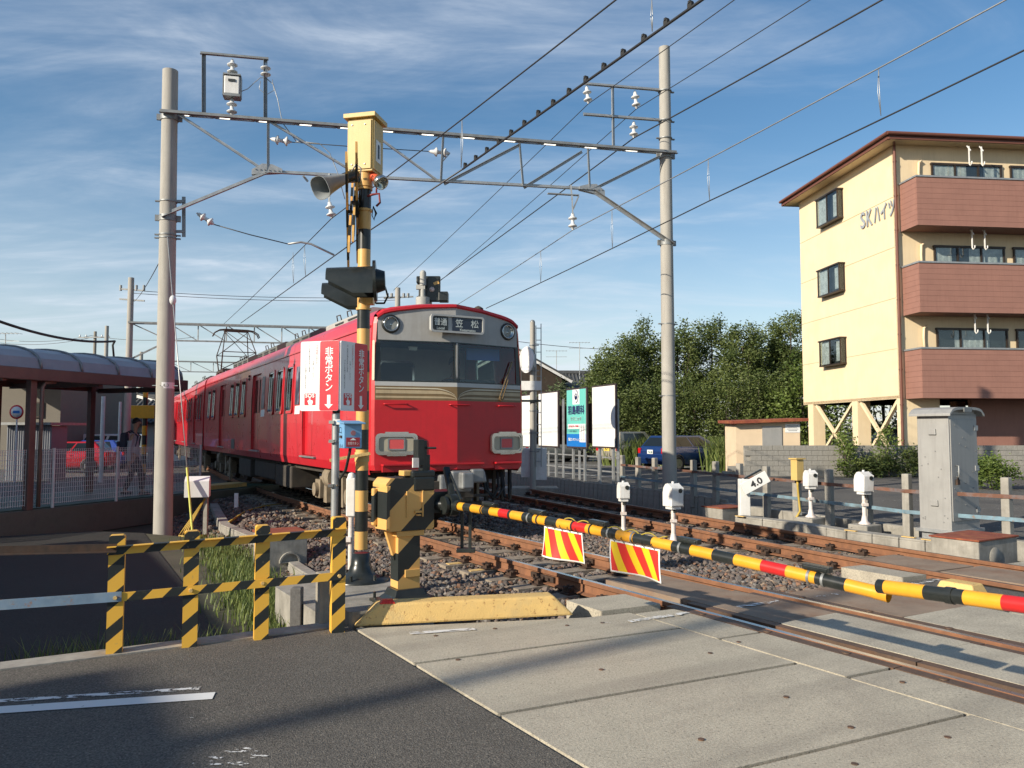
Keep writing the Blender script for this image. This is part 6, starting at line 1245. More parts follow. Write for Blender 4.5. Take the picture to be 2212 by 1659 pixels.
t, fo, po, cen, ux, Wd, Hd = board('teal and blue eye clinic billboard with big dark kanji and a small map', 1224, 1268, 838, 968)
def fld(x0, x1, y0, y1, m, lift, par, name='field'):
    b = MB(); W2, H2 = Wd - .10, Hd - .10; b.box(cen + ux * ((x0 + x1) / 2 * W2 - W2 / 2) + ZV * (H2 / 2 - (y0 + y1) / 2 * H2) + bnv * (.0105 + lift), ((x1 - x0) * W2, .003, (y1 - y0) * H2), (ux, bnv, ZV)); return b.build(name, m, par)
def ft(txt, x, y, w, h, m, bold=0, lift=.016):
    W2, H2 = Wd - .10, Hd - .10; lettering(txt, cen + ux * (x * W2 - W2 / 2) + ZV * (H2 / 2 - y * H2) + bnv * lift, ux, ZV, w * W2, h * H2, m, po, bold=bold)
fld(.0, 1, 0, .78, 'teal', 0, po); fld(.32, .68, 0, .26, 'white_clean', .002, po); fld(0, 1, .78, 1, 'board_blue', .0, po); fld(.06, .66, .605, .69, 'white_clean', .002, po); fld(.68, .98, .605, .92, 'white_clean', .003, po)
b = MB(); W2, H2 = Wd - .1, Hd - .1; q = cen + ZV * (H2 / 2 - .125 * H2) + bnv * .016; b.lathe([(.11, 0), (.11, .003), (0, .003)], q, bnv, 20); eo = b.build('eye_logo', 'navy', po)
b = MB(); b.lathe([(.035, .004), (.035, .006), (0, .006)], q + ZV * .04 + ux * .01, bnv, 12); b.build('eye_glint', 'white_clean', eo)
b = MB(); b.tube([q + ux * (.0) + ZV * .21, q + ux * .13 + ZV * .15, q + ux * .19, q + ux * .13 - ZV * .15, q - ZV * .21], .016, 6); b.build('eye_arc', 'navy', eo)
ft('羽島眼科', .5, .36, .86, .15, 'navy', .012); ft('クリニック', .5, .515, .56, .07, 'white_clean', .008); ft('クリニック', .5, .515, .56, .07, 'navy', .001, .019); ft('(058)391-7888', .38, .648, .5, .04, 'sign_red', .002); ft('大垣一宮線沿い', .36, .735, .4, .03, 'navy'); ft('羽島コンタクトレンズ', .40, .875, .64, .055, 'white_clean', .003)
b = MB()
W2, H2 = Wd - .1, Hd - .1
for (x0, y0, x1, y1) in ((.70, .66, .97, .66), (.78, .62, .78, .90), (.9, .62, .9, .9), (.70, .74, .97, .70), (.72, .88, .96, .88)):
    g_ = lambda x, y: cen + ux * (x * W2 - W2 / 2) + ZV * (H2 / 2 - y * H2) + bnv * .017; b.bar(g_(x0, y0), g_(x1, y1), .018, .004)
b.build('map_lines', 'navy', po, kind='stuff')
# brown corrugated back panels between the boards
cp = thing('corrugated_screen', 'brown rusty corrugated metal screen on tall posts behind the billboards', 'screen', BA + ZV * -.1)
for (u0, u1, vt, vb) in ((1201, 1228, 878, 960), (1262, 1284, 872, 958), (1146, 1164, 884, 960)):
    a, c = bl(u0, vb, -.35), bl(u1, vb, -.35); zt_ = bl(u0, vt, -.35).z; n_ = max(4, int((a - c).length / .05)); b = MB(); pts = []
    for i in range(n_ + 1): p = a.lerp(c, i / n_); pts.append(p + bnv * (.018 if i % 2 else -.018))
    for p, q in zip(pts, pts[1:]): b.face([p, q, Vector((q.x, q.y, zt_)), Vector((p.x, p.y, zt_))])
    so = b.build('sheet', 'corr', cp); so.modifiers.new('t', 'SOLIDIFY').thickness = .006
for u in (1217, 1252, 1335): b = MB(); p = bl(u, 1000, -.22); b.bar(Vector((p.x, p.y, -.3)), Vector((p.x, p.y, bl(u, 862, -.22).z)), .12, .08); b.build('post', 'galv', cp)
wf = thing('pipe_fence', 'low white pipe fence between the billboard legs', 'fence', BA)
for vz in (.42, .85): b = MB(); b.bar(bl(1345, 1000, -.16) * 1 + ZV * 0, bl(1345, 1000, -.16), .01, .01) if 0 else None; p, q = bl(1338, 1000, -.16), bl(1120, 1000, -.16); b.bar(Vector((p.x, p.y, vz - .1)), Vector((q.x, q.y, vz - .1)), .03, .04); b.build('rail', 'galv', wf)
for u in (1126, 1185, 1217, 1252, 1293, 1335): b = MB(); p = bl(u, 1000, -.16); b.bar(Vector((p.x, p.y, -.4)), Vector((p.x, p.y, .85)), .08, .06); b.build('post', 'galv', wf)
# ---- slim pole with ladder and signal disc
lp = G(1151, 1076, -.25); LY = lp.y; ld = thing('ladder_pole', 'slim concrete signal pole with ladder and white round disc right of the train', 'signal pole', lp); ztp = P(1150, 696, LY).z
b = MB(); b.cyl(lp, Vector((lp.x, lp.y, ztp)), .085, .07, 16); b.build('pole', 'concrete_pole', ld)
b = MB(); b.sphere((lp.x, lp.y, ztp), .07, 10); b.build('pole_cap', 'galv_dark', ld)
x0, x1 = lp.x + .09, lp.x + .23
for x_, zt_ in ((x0, ztp - .1), (x1, ztp - .05)): b = MB(); b.bar((x_, lp.y - .06, .6), (x_, lp.y - .06, zt_), .025, .025); b.build('ladder_rail', 'galv', ld)
for z_ in np.arange(.75, ztp - .1, .33): b = MB(); b.cyl((x0, lp.y - .06, z_), (x1, lp.y - .06, z_), .011, n=6); b.build('rung', 'galv', ld)
dc = P(1137, 777, LY - .1); b = MB(); b.lathe([(.36, 0), (.36, .025), (0, .025)], dc, Vector((.8, .5, 0)), 28); dko = b.build('disc', 'white_clean', ld)
b = MB(); b.box(dc + Vector((.17, .12, -.02)), (.18, .16, .36)); b.bar(dc + Vector((.1, .1, .2)), Vector((lp.x, lp.y, dc.z + .2)), .04, .04); b.bar(dc + Vector((.1, .1, -.2)), Vector((lp.x, lp.y, dc.z - .2)), .04, .04); b.build('signal_case', 'white', dko, bevel=.01)
for v_, w_ in ((866, .55), (833, .6)): b = MB(); q = P(1146, v_, LY - .1); b.box(q, (w_, .05, .25 if v_ < 840 else .06)); b.build('name_plate', 'white' if v_ < 840 else 'black', ld)
for z_ in (1.0, 1.5, 2.1, 2.7, 3.2, 3.9): b = MB(); b.cyl((lp.x, lp.y, z_), (lp.x, lp.y, z_ + .03), .095, n=14); b.box((lp.x + .12, lp.y - .04, z_ + .015), (.1, .03, .03)); b.build('pole_band', 'galv_dark', ld)
for u, w_, v0, v1, yo in ((1138, .32, 968, 1030, .5), (1164, .42, 968, 1036, .2)):
    p = P(u, v1, LY + yo); z0_, z1_ = p.z, P(u, v0, LY + yo).z; b = MB(); b.box((p.x, p.y, (z0_ + z1_) / 2), (w_, .4, z1_ - z0_)); bo = b.build('signal_cabinet', 'white', cat='cabinet', label='pale grey trackside cabinet left of the ladder pole' if u < 1150 else 'pale grey trackside cabinet right of the ladder pole', bevel=.012)
b = MB(); p = P(1150, 1050, LY + .4); b.box((p.x - .1, p.y, -.15), (1.6, .8, .35)); b.build('cabinet_base', 'concrete', cat='concrete base', label='concrete base under the trackside cabinets behind the train', bevel=.02)
# ---- block wall
WY = 28.3; x0, x1 = P(1607, 960, WY).x, P(2330, 960, WY).x; zt_ = P(1800, 962, WY).z; bh, bw = (zt_ - LOTZ) / 6, .40
wallb = thing('block_wall', 'weathered grey concrete block wall in front of the apartment building', 'wall', (x0, WY, LOTZ)); M['block'] = mat('concrete_block', (.29, .275, .245), .92, var=.2, vs=3, bump=.3, bs=40, dirt=(.13, .125, .11), da=.65, ds=2.2, streak=(.42, .41, .38), sta=.45)
pk = MB(); pk.box((0, 0, 0), (bw - .012, .15, bh - .010)); bk0 = None; inv = WM[wallb.name].inverted(); nb = int((x1 - x0) / bw)
for j in range(6):
    for i in range(-(2 if j < 2 else 0), nb):
        p = Vector((x0 + (i + .5 + (.5 if j % 2 else 0)) * bw, WY + (i * bw) * .01 + random.uniform(-.004, .004), LOTZ + (j + .5) * bh))
        if bk0 is None: bk0 = pk.build('block', 'block', wallb, world=False, bevel=.012); bk0.matrix_local = inv @ Matrix.Translation(p)
        else: inst(bk0, 'block', wallb, inv @ Matrix.Translation(p))
b = MB(); b.box(((x0 + x1) / 2, WY + .015 + .07, LOTZ + (zt_ - LOTZ) / 2), (x1 - x0, .10, zt_ - LOTZ - .02), (Vector((1, .01, 0)).normalized(), Vector((-.01, 1, 0)).normalized(), ZV)); b.build('mortar', 'concrete', wallb)
# ---- apartment building
AP = Vector((14.36, 29.0, 0)); ga = Vector((-.105, .9945, 0)); fa = Vector((.9945, .105, 0)); gn = -fa; fn = -ga; DEP = 7.63; WID = 16
apt = thing('apartment_building', 'four storey cream apartment building with brown balconies and brown eaves', 'building', AP)
M['cream'] = mat('cream_wall', (.80, .65, .43), .75, var=.04, vs=1.5, dirt=(.72, .55, .32), da=.35, ds=.7, streak=(.66, .50, .30), sta=.3); M['cream2'] = mat('cream_wall_front', (.76, .61, .40), .75, var=.05, vs=1.5, streak=(.58, .44, .26), sta=.35); M['brownclad'] = mat('brown_cladding', (.31, .155, .118), .7, var=.08, vs=2, streak=(.24, .11, .08), sta=.4); M['eave'] = mat('brown_eave', (.16, .06, .04), .55, var=.1); M['winframe'] = mat('bronze_frame', (.045, .032, .025), .4, .3, var=.1)
M['letter'] = mat('letter_metal', (.42, .44, .46), .45, .3); M['bglass'] = glass('house_glass', (.82, .86, .86), .06); M['curtain'] = mat('curtain', (.72, .71, .68), .9, var=.25, vs=9, dirt=(.3, .3, .29), da=.5, ds=4); M['roofdark'] = mat('roof_dark', (.04, .04, .043), .7, var=.2)
def gpt_(k, z, out=0): return AP + ga * k + gn * out + ZV * z                 # point on the gable wall (k m back from the corner)
def fpt_(k, z, out=0): return AP + fa * k + fn * out + ZV * z
def on_gable(u, v, out=0):
    r = ray(u, v); o = AP + gn * out; t = o.dot(gn) / r.dot(gn); p = Vector((r.x * t, r.y * t, EYE + r.z * t)); return (p - AP).dot(ga), p.z
def on_front(u, v, out=0):
    r = ray(u, v); o = AP + fn * out; t = o.dot(fn) / r.dot(fn); p = Vector((r.x * t, r.y * t, EYE + r.z * t)); return (p - AP).dot(fa), p.z
zg = on_gable(1840, 868)[1]; ze = on_gable(1945, 302)[1]
seams = [on_gable(1842, 243 + v * .488)[1] for v in (1080, 875, 669, 464)]
wins = []
for (u0, u1, v0, v1) in ((1776, 1821, 415, 487), (1779, 1825, 572, 640), (1783, 1828, 729, 793)):
    um = (u0 + u1) / 2; k0, k1 = on_gable(u1, (v0 + v1) / 2)[0], on_gable(u0, (v0 + v1) / 2)[0]; z0, z1 = on_gable(um, v1)[1], on_gable(um, v0)[1]; wins.append((k0, k1, z0 + (z1 - z0) * .09, z1 - (z1 - z0) * .09))
zs = [zg] + seams + [ze]
for a, c in zip(zs, zs[1:]):                                      # wall panels with open joints
    b = MB(); b.prism([(0, a + .012), (DEP, a + .012), (DEP, c - .012), (0, c - .012)], AP + gn * 0, ga, ZV, -gn * .15); b.build('wall_panel', 'cream', apt)
b = MB(); b.prism([(.02, zg), (DEP - .02, zg), (DEP - .02, ze + .3), (.02, ze + .3)], AP - gn * .02, ga, ZV, -gn * (WID - .1)); b.build('core', 'cream2', apt)
for k0, k1, z0, z1 in wins:                                       # bay windows
    cen = gpt_((k0 + k1) / 2, (z0 + z1) / 2); w_, h_ = k1 - k0, z1 - z0
    b = MB(); b.box(cen + gn * .13 + ZV * (h_ / 2 + .02), (w_ + .14, .36, .06), (ga, gn, ZV)); b.box(cen + gn * .13 - ZV * (h_ / 2 + .02), (w_ + .08, .30, .06), (ga, gn, ZV))
    for e in (-1, 1): b.box(cen + gn * .25 + ga * (e * (w_ / 2)), (.05, .05, h_), (ga, gn, ZV)); b.box(cen + gn * .02 + ga * (e * (w_ / 2)), (.05, .05, h_), (ga, gn, ZV))
    b.box(cen + gn * .25, (.05, .05, h_), (ga, gn, ZV)); wo_ = b.build('bay_window', 'winframe', apt)
    for e in (-.25, .25): b = MB(); b.box(cen + gn * .25 + ga * (w_ * e), (w_ / 2 - .05, .01, h_), (ga, gn, ZV)); b.build('pane', 'bglass', wo_)
    for e in (-1, 1): b = MB(); b.box(cen + gn * .135 + ga * (e * w_ / 2), (.01, .18, h_), (ga, gn, ZV)); b.build('side_pane', 'bglass', wo_)
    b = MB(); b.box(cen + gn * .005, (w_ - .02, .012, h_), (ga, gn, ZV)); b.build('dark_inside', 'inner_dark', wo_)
    b = MB(); b.box(cen + gn * .18 + ga * (w_ * .25), (w_ * .44, .02, h_ * .92), (ga, gn, ZV)); b.build('curtain', 'curtain', wo_); b = MB(); b.box(cen + gn * .16 - ga * (w_ * .33), (w_ * .22, .02, h_ * .8), (ga, gn, ZV)); b.build('curtain', 'curtain', wo_)
for ch, u in (('S', 1866), ('K', 1880), ('ハ', 1896), ('イ', 1911), ('ツ', 1928)):
    k, z = on_gable(u, 476 - (u - 1866) * .44); h_ = .74 if ch in 'SK' else .70
    lettering(ch, gpt_(k, z, .05), -ga, ZV, .32 if ch == 'S' else .38, h_ * .84, 'letter', apt, name='wall_letter', bold=.018)
# columns and X braces of the open ground floor
for (u0, u1) in ((1746, 1757), (1841, 1853), (1938, 1948)):
    k0, k1 = on_gable(u1, 900)[0], on_gable(u0, 900)[0]; b = MB(); b.prism([(k0, -.1), (k1, -.1), (k1, zg), (k0, zg)], AP, ga, ZV, -gn * .55); b.build('column', 'cream', apt, bevel=.01)
for (ua, ub) in ((1760, 1838), (1856, 1936)):
    k0, k1 = on_gable(ub, 900)[0], on_gable(ua, 900)[0]
    for (a, c) in (((k0, 0.2), (k1, zg - .05)), ((k0, zg - .05), (k1, .2))): b = MB(); b.bar(gpt_(*a, -.12), gpt_(*c, -.12), .12, .12); b.build('cross_brace', 'cream', apt)
b = MB(); b.prism([(.1, -.1), (1.5, -.1), (1.5, zg), (.1, zg)], AP + fn * .0, fa, ZV, -fn * .35); b.build('column', 'cream', apt)
b = MB(); b.prism([(3.2, -.1), (WID, -.1), (WID, zg), (3.2, zg)], AP - fn * .6, fa, ZV, -fn * .2); b.build('ground_floor_wall', 'brownclad', apt)
b = MB(); b.prism([(0, zg), (WID, zg), (WID, zg + .12), (0, zg + .12)], AP - fn * .02, fa, ZV, -fn * (DEP - .05)); b.build('soffit', 'cream2', apt)
for k in (4, 8, 12):
    for j in (2.5, 5): b = MB(); b.box(fpt_(k, zg / 2, -j), (.4, .4, zg), (fa, fn, ZV)); b.build('inner_column', 'brownclad', apt)
# balconies, front wall, windows
bal = [(384.5, 488), (569, 675), (754, 860)]
b = MB(); b.prism([(0, zg), (WID, zg), (WID, ze), (0, ze)], AP - fn * .03, fa, ZV, -fn * .12); b.build('front_wall', 'cream2', apt)
OUT = 1.0; kb0 = on_front(1986, 600, OUT)[0]
for i, (vt, vb) in enumerate(bal):
    z1, z0 = on_front(2050, vt, OUT)[1], on_front(2050, vb, OUT)[1]; n_ = 9; hb_ = (z1 - z0) / n_; bo = thing_ = None
    b = MB(); b.box(fpt_((kb0 + WID) / 2, z0 + .06, OUT / 2), (WID - kb0, OUT, .10), (fa, fn, ZV)); bo = b.build('balcony', 'brownclad', apt)
    for j in range(n_):                                            # siding boards
        b = MB(); b.box(fpt_((kb0 + WID) / 2, z0 + (j + .5) * hb_, OUT), (WID - kb0 + .04, .05, hb_ - .006), (fa, fn, ZV)); b.build('siding_board', 'brownclad', bo)
        b = MB(); b.box(fpt_(kb0, z0 + (j + .5) * hb_, OUT / 2), (.05, OUT - .04, hb_ - .006), (fa, fn, ZV)); b.build('siding_board', 'brownclad', bo)
    b = MB(); b.box(fpt_((kb0 + WID) / 2, (z0 + z1) / 2, OUT - .03), (WID - kb0 - .02, .03, z1 - z0 - .02), (fa, fn, ZV)); b.box(fpt_(kb0 + .03, (z0 + z1) / 2, OUT / 2), (.03, OUT - .06, z1 - z0 - .02), (fa, fn, ZV)); b.build('backing', 'eave', bo)
    b = MB(); b.box(fpt_((kb0 + WID) / 2, z1 + .03, OUT), (WID - kb0 + .1, .12, .06), (fa, fn, ZV)); b.box(fpt_(kb0, z1 + .03, OUT / 2), (.12, OUT, .06), (fa, fn, ZV)); b.build('coping', 'galv', bo)
    zw1 = z1 + .86
    for (ka, kb_) in ((on_front(2012, 360)[0], on_front(2160, 360)[0]), (on_front(2182, 360)[0], on_front(2182, 360)[0] + 2.4), (on_front(2182, 360)[0] + 3.2, on_front(2182, 360)[0] + 5.6)):
        cen = fpt_((ka + kb_) / 2, (zw1 + z0 + .3) / 2, .03); w_, h_ = kb_ - ka, zw1 - z0 - .3
        b = MB()
        for e in (-.5, -.17, .17, .5): b.box(cen + fa * (w_ * e), (.06, .07, h_), (fa, fn, ZV))
        b.box(cen + ZV * (h_ / 2), (w_ + .1, .09, .08), (fa, fn, ZV)); wo_ = b.build('window', 'winframe', apt)
        b = MB(); b.box(cen - fn * .005, (w_, .01, h_), (fa, fn, ZV)); b.build('pane', 'bglass', wo_)
        b = MB(); nf = 36; cur = []
        for q in range(nf + 1): x_ = -w_ / 2 + w_ * q / nf; cur.append(cen + fa * x_ - fn * (.022 + .006 * math.sin(q * 2.1)))
        for q, (p_, p2) in enumerate(zip(cur, cur[1:])):
            if (q // 9 + i) % 3 != 2: b.face([p_ - ZV * h_ / 2, p2 - ZV * h_ / 2, p2 + ZV * h_ / 2, p_ + ZV * h_ / 2])
        b.build('curtain', 'curtain', wo_)
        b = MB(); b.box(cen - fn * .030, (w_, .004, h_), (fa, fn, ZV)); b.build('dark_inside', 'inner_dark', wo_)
    for kk in (2.55, 3.05):                                         # laundry pole brackets and pipe
        q = fpt_(kk, zw1 + .25, .62); b = MB(); b.bar(q + ZV * .25, q - ZV * .42, .05, .03); b.tube([q - ZV * .42, q - ZV * .5 + fn * .06, q - ZV * .44 + fn * .14, q - ZV * .36 + fn * .14], .022, 6); b.bar(q + fn * .1 + ZV * .05, q - fn * .1 + ZV * .3, .03, .03); b.build('laundry_bracket', 'white', apt)
    q = fpt_(1.05, z1 + .2, .06); b = MB(); b.tube([q + ZV * .75, q + ZV * .68 - fa * .12, q + ZV * .3 - fa * .14, q - ZV * .3 - fa * .10], .045, 8); b.build('aircon_pipe', 'cream', apt)
# roof: eaves slab, fascia, shallow hip
OV = .58
def rp_(k, j, z): return AP + ga * j + fa * k + ZV * z
c4 = [(-OV, -OV), (WID, -OV), (WID, DEP + OV), (-OV, DEP + OV)]
b = MB(); b.add([rp_(k, j, ze - .02) for k, j in c4] + [rp_(k, j, ze + .10) for k, j in c4], [(3, 2, 1, 0), (4, 5, 6, 7), (0, 1, 5, 4), (1, 2, 6, 5), (2, 3, 7, 6), (3, 0, 4, 7)]); eo = b.build('eaves', 'cream2', apt)
b = MB()
for a, c in ((rp_(-OV, -OV, ze + .09), rp_(WID, -OV, ze + .09)), (rp_(-OV, -OV, ze + .09), rp_(-OV, DEP + OV, ze + .09)), (rp_(-OV, DEP + OV, ze + .09), rp_(WID, DEP + OV, ze + .09))): b.bar(a, c, .06, .28)
b.build('fascia', 'eave', eo)
for a, c in ((rp_(-OV - .09, -OV - .09, ze + .14), rp_(WID, -OV - .09, ze + .14)), (rp_(-OV - .09, -OV - .09, ze + .14), rp_(-OV - .09, DEP + OV, ze + .14))): b = MB(); b.cyl(a, c, .07, n=10); b.build('gutter', 'eave', eo)
b = MB(); r0 = [rp_(k, j, ze + .16) for k, j in ((-OV - .1, -OV - .1), (WID, -OV - .1), (WID, DEP + OV + .1), (-OV - .1, DEP + OV + .1))]; r1 = [rp_(3.2, DEP / 2, ze + 1.0), rp_(WID, DEP / 2, ze + 1.0)]
b.add(r0 + r1, [(0, 1, 5, 4), (2, 3, 4, 5), (3, 0, 4)]); b.add([p + ZV * -.03 for p in r0], [(3, 2, 1, 0)]); b.build('roof', 'roofdark', apt)
b = MB(); q0 = fpt_(-.06, ze - .1, .10); b.cyl(Vector((q0.x, q0.y, 0)), q0, .05, n=10); b.tube([q0, q0 + ZV * .2 - fa * .2 + fn * .3, rp_(-OV, -OV, ze - .05)], .05, 8)
for z_ in np.arange(1.2, ze, 1.3): b.cyl(Vector((q0.x, q0.y, z_)), Vector((q0.x, q0.y, z_ + .05)), .065, n=10)
b.build('downpipe', 'eave', apt)
# ---- shed left of the building
sx0, sx1, SYd = P(1590, 940, 29.2).x, P(1728, 940, 29.2).x, 29.2; shz = P(1650, 912, SYd).z
sh = thing('storage_shed', 'small peach coloured shed with grey door and red-brown lean-to roof', 'shed', ((sx0 + sx1) / 2, SYd, 0)); M['peach'] = mat('peach_wall', (.70, .55, .38), .8, var=.06, vs=2)
b = MB(); b.box(((sx0 + sx1) / 2, SYd + .75, shz / 2 - .05), (sx1 - sx0, 1.5, shz + .1)); b.box((sx0 - .1, SYd - .55, .55), (.4, 1.0, 1.1)) if 0 else None; b.build('walls', 'peach', sh)
b = MB(); b.box(((sx0 + sx1) / 2, SYd + .7, shz + .06), (sx1 - sx0 + .45, 2.0, .11), (Vector((1, 0, .035)).normalized(), Vector((0, 1, .02)).normalized(), ZV)); b.build('roof', 'rust', sh, bevel=.01)
dx0, dx1 = P(1646, 930, SYd).x, P(1688, 930, SYd).x; b = MB(); b.box(((dx0 + dx1) / 2, SYd - .02, .86), (dx1 - dx0, .05, 1.75)); do = b.build('door', 'cab_grey', sh); b = MB(); b.cyl((dx1 - .08, SYd - .04, .95), (dx1 - .08, SYd - .09, .95), .03, n=8); b.build('knob', 'chrome', do)
b = MB(); q = P(1712, 925, SYd - .01); b.box(q, (.55, .012, .32)); no = b.build('notice', 'white_clean', sh); b = MB()
for i in range(4): b.box(q + Vector((0, -.008, .09 - .06 * i)), (.42 - .1 * (i % 2), .004, .02))
b.build('printed_lines', 'galv_dark', no, kind='stuff')
# ---- cars
M['tyre'] = mat('tyre', (.02, .02, .02), .85); M['alloy'] = mat('alloy', (.45, .45, .45), .3, .8); M['car_glass'] = mat('car_glass', (.012, .016, .018), .06, var=.02); M['plate'] = mat('plate', (.75, .75, .72), .5); M['plate_y'] = mat('plate_yellow', (.70, .50, .08), .5); M['lamp_red'] = mat('lamp_red', (.45, .01, .015), .2); M['plastic'] = mat('black_plastic', (.03, .03, .032), .6)
def carpaint(name, c): return mat(name, c, .25, .25, var=.04, coat=.8)
def make_car(label, loc, rz, paint, L=3.9, Wd=1.66, Hh=1.42, style='hatch', plate='plate', text=None, group='cars in the lots'):
    t = thing('parked_car', label, 'car', loc, rz, group); hl, hw = L / 2, Wd / 2
    if style == 'hatch': st = [(-hl, .40, .78, .80), (-hl + .10, .27, .94, .93), (-hl + .7, .2, .97, .99), (0, .19, .93, 1), (.9, .19, .90, .99), (1.25, .2, .86, .97), (hl - .18, .24, .68, .88), (hl, .36, .56, .68)]; rb = (-hl + .12, 1.28, -hl + .55, .20)
    elif style == 'wagon': st = [(-hl, .34, .90, .90), (-hl + .08, .26, .98, .97), (-hl + .6, .2, 1.0, 1), (0, .2, .98, 1), (.8, .2, .95, 1), (1.2, .2, .92, .98), (hl - .12, .24, .80, .92), (hl, .34, .66, .78)]; rb = (-hl + .08, 1.25, -hl + .22, .52)
    else: st = [(-hl, .3, 1.0, .94), (-hl + .06, .24, 1.05, .99), (-hl + .6, .2, 1.05, 1), (0, .2, 1.05, 1), (1.2, .2, 1.02, 1), (hl - .35, .2, .95, .98), (hl - .06, .24, .82, .93), (hl, .3, .7, .85)]; rb = (-hl + .05, hl - .45, -hl + .15, hl - 1.15)
    b = MB(); rows = []
    for y, zb, zt_, k in st: w = hw * k; rows.append([(-w * .9, y, zb), (-w, y, zb + .14), (-w, y, (zb + zt_) / 2 + .05), (-w * .95, y, zt_ - .04), (-w * .84, y, zt_), (w * .84, y, zt_), (w * .95, y, zt_ - .04), (w, y, (zb + zt_) / 2 + .05), (w, y, zb + .14), (w * .9, y, zb)])
    n_ = 10
    for i in range(len(rows) - 1): b.add(rows[i] + rows[i + 1], [(k, (k + 1) % n_, n_ + (k + 1) % n_, n_ + k) for k in range(n_)], 0, True)
    b.add(rows[0], [tuple(range(n_))]); b.add(rows[-1], [tuple(reversed(range(n_)))]); bo = b.build('body', paint, t, world=False)
    y0, y1, r0_, r1_ = rb; zb = .93 if style == 'hatch' else .97; wb, wr = hw * .90, hw * .70 if style == 'hatch' else hw * .78
    A = [(-wb, y0, zb), (wb, y0, zb), (wb, y1, zb), (-wb, y1, zb)]; B = [(-wr, r0_, Hh), (wr, r0_, Hh), (wr, r1_, Hh), (-wr, r1_, Hh)]
    b = MB(); b.add(A + B, [(0, 1, 5, 4), (1, 2, 6, 5), (2, 3, 7, 6), (3, 0, 4, 7), (4, 5, 6, 7)]); b.build('cabin', paint, t, world=False, bevel=.05)
    def gl(i, j, s0, s1, h0=.10, h1=.86, nm='window'):
        a0, a1, b0, b1 = Vector(A[i]), Vector(A[j]), Vector(B[i]), Vector(B[j]); f_ = lambda s, h: a0.lerp(a1, s).lerp(b0.lerp(b1, s), h); q = [f_(s0, h0), f_(s1, h0), f_(s1, h1), f_(s0, h1)]
        nn = (q[1] - q[0]).cross(q[3] - q[0]).normalized(); b = MB(); b.face([p + nn * .008 for p in q]); return b.build(nm, 'car_glass', t, world=False)
    gl(0, 1, .07, .93, .12, .82, 'rear_window'); gl(2, 3, .06, .94, .06, .9, 'windscreen')
    for i, j in ((1, 2), (3, 0)):
        for s0, s1 in (((.14, .47), (.51, .84)) if i == 1 else ((.16, .49), (.53, .86))): gl(i, j, s0, s1)
    for y in (-hl + .72, hl - .78):
        for sd in (-1, 1):
            R_ = .30 if style != 'wagon' else .28; b = MB(); b.lathe([(R_ * .62, -.02), (R_ * .96, -.03), (R_, .02), (R_, .14), (R_ * .96, .18), (R_ * .62, .18), (R_ * .60, .15)], (sd * (hw - .17), y, R_), (sd, 0, 0), 20, caps=False); wo_ = b.build('wheel', 'tyre', t, world=False)
            b = MB(); b.lathe([(R_ * .62, .175), (R_ * .5, .15), (.05, .165), (0, .175)], (sd * (hw - .17), y, R_), (sd, 0, 0), 16); b.build('rim', 'alloy', wo_, world=False)
            b = MB(); b.lathe([(R_ * 1.12, .0), (R_ * 1.16, .04), (R_ * 1.03, .045)], (sd * (hw - .028), y, R_ + .02), (sd, 0, 0), 20, caps=False); b.build('wheel_arch', 'plastic', t, world=False)
    for sd in (-1, 1):
        b = MB(); b.box((sd * (hw * .80), -hl + .04, .80 if style == 'hatch' else .85), (.16, .10, .22 if style == 'hatch' else .34)); b.build('tail_light', 'lamp_red', t, world=False, bevel=.02)
        b = MB(); b.box((sd * (hw * .68), hl - .10, .62), (.26, .16, .13)); b.build('headlight', 'chrome', t, world=False, bevel=.03)
        b = MB(); b.box((sd * (hw + .06), .72, .98), (.14, .10, .11)); b.build('mirror', paint, t, world=False, bevel=.03)
        b = MB()
        for y in (-.35, .55): b.box((sd * (hw + .004), y, .80), (.02, .14, .025))
        b.build('door_handle', paint, t, world=False)
    b = MB(); b.box((0, -hl - .012, .56), (Wd * .86, .07, .24)); b.build('rear_bumper', paint, t, world=False, bevel=.03)
    b = MB(); b.box((0, hl - .04, .42), (Wd * .7, .08, .18)); b.build('front_grille', 'plastic', t, world=False)
    b = MB(); b.box((0, -hl - .03, .76), (.33, .015, .165)); po = b.build('number_plate', plate, t, world=False)
    if text:
        m4 = WM[t.name]; lettering(text, m4 @ Vector((.015, -hl - .042, .745)), m4.to_3x3() @ Vector((1, 0, 0)), ZV, .24, .085, mat('plate_green', (.02, .12, .07), .5), po, bold=.003)
    b = MB(); b.bar((-.05, -hl + .30, 1.02), (.25, -hl + .33, 1.12), .02, .015); b.build('rear_wiper', 'plastic', t, world=False)
    return t
cp_ = G(1410, 1016, LOTZ); hd = math.radians(57); make_car('dark blue hatchback parked with its rear towards the tracks, behind the concrete pole', cp_ + Vector((math.sin(hd) * 1.9 + .05, math.cos(hd) * 1.9, 0)), -hd, carpaint('blue_paint_car', (.009, .035, .14)), 4.15, 1.72, 1.42, 'hatch', 'plate', '73-30')
cp_ = G(1318, 1006, LOTZ); make_car('beige silver kei wagon parked behind the white billboard', cp_ + Vector((1.1, 1.3, 0)), -math.radians(46), carpaint('beige_paint', (.36, .33, .27)), 3.4, 1.48, 1.58, 'wagon', 'plate_y')
cp_ = G(1180, 1000, LOTZ); make_car('silver grey car parked behind the billboards next to the ladder pole', cp_ + Vector((.5, 1.6, 0)), -math.radians(60), carpaint('grey_paint', (.30, .31, .30)), 4.2, 1.68, 1.48, 'hatch')
make_car('black van parked under the left half of the apartment building', gpt_(5.3, 0, -3.2) + ZV * LOTZ, math.radians(80), carpaint('black_paint_car', (.015, .013, .012)), 3.6, 1.55, 1.75, 'van')
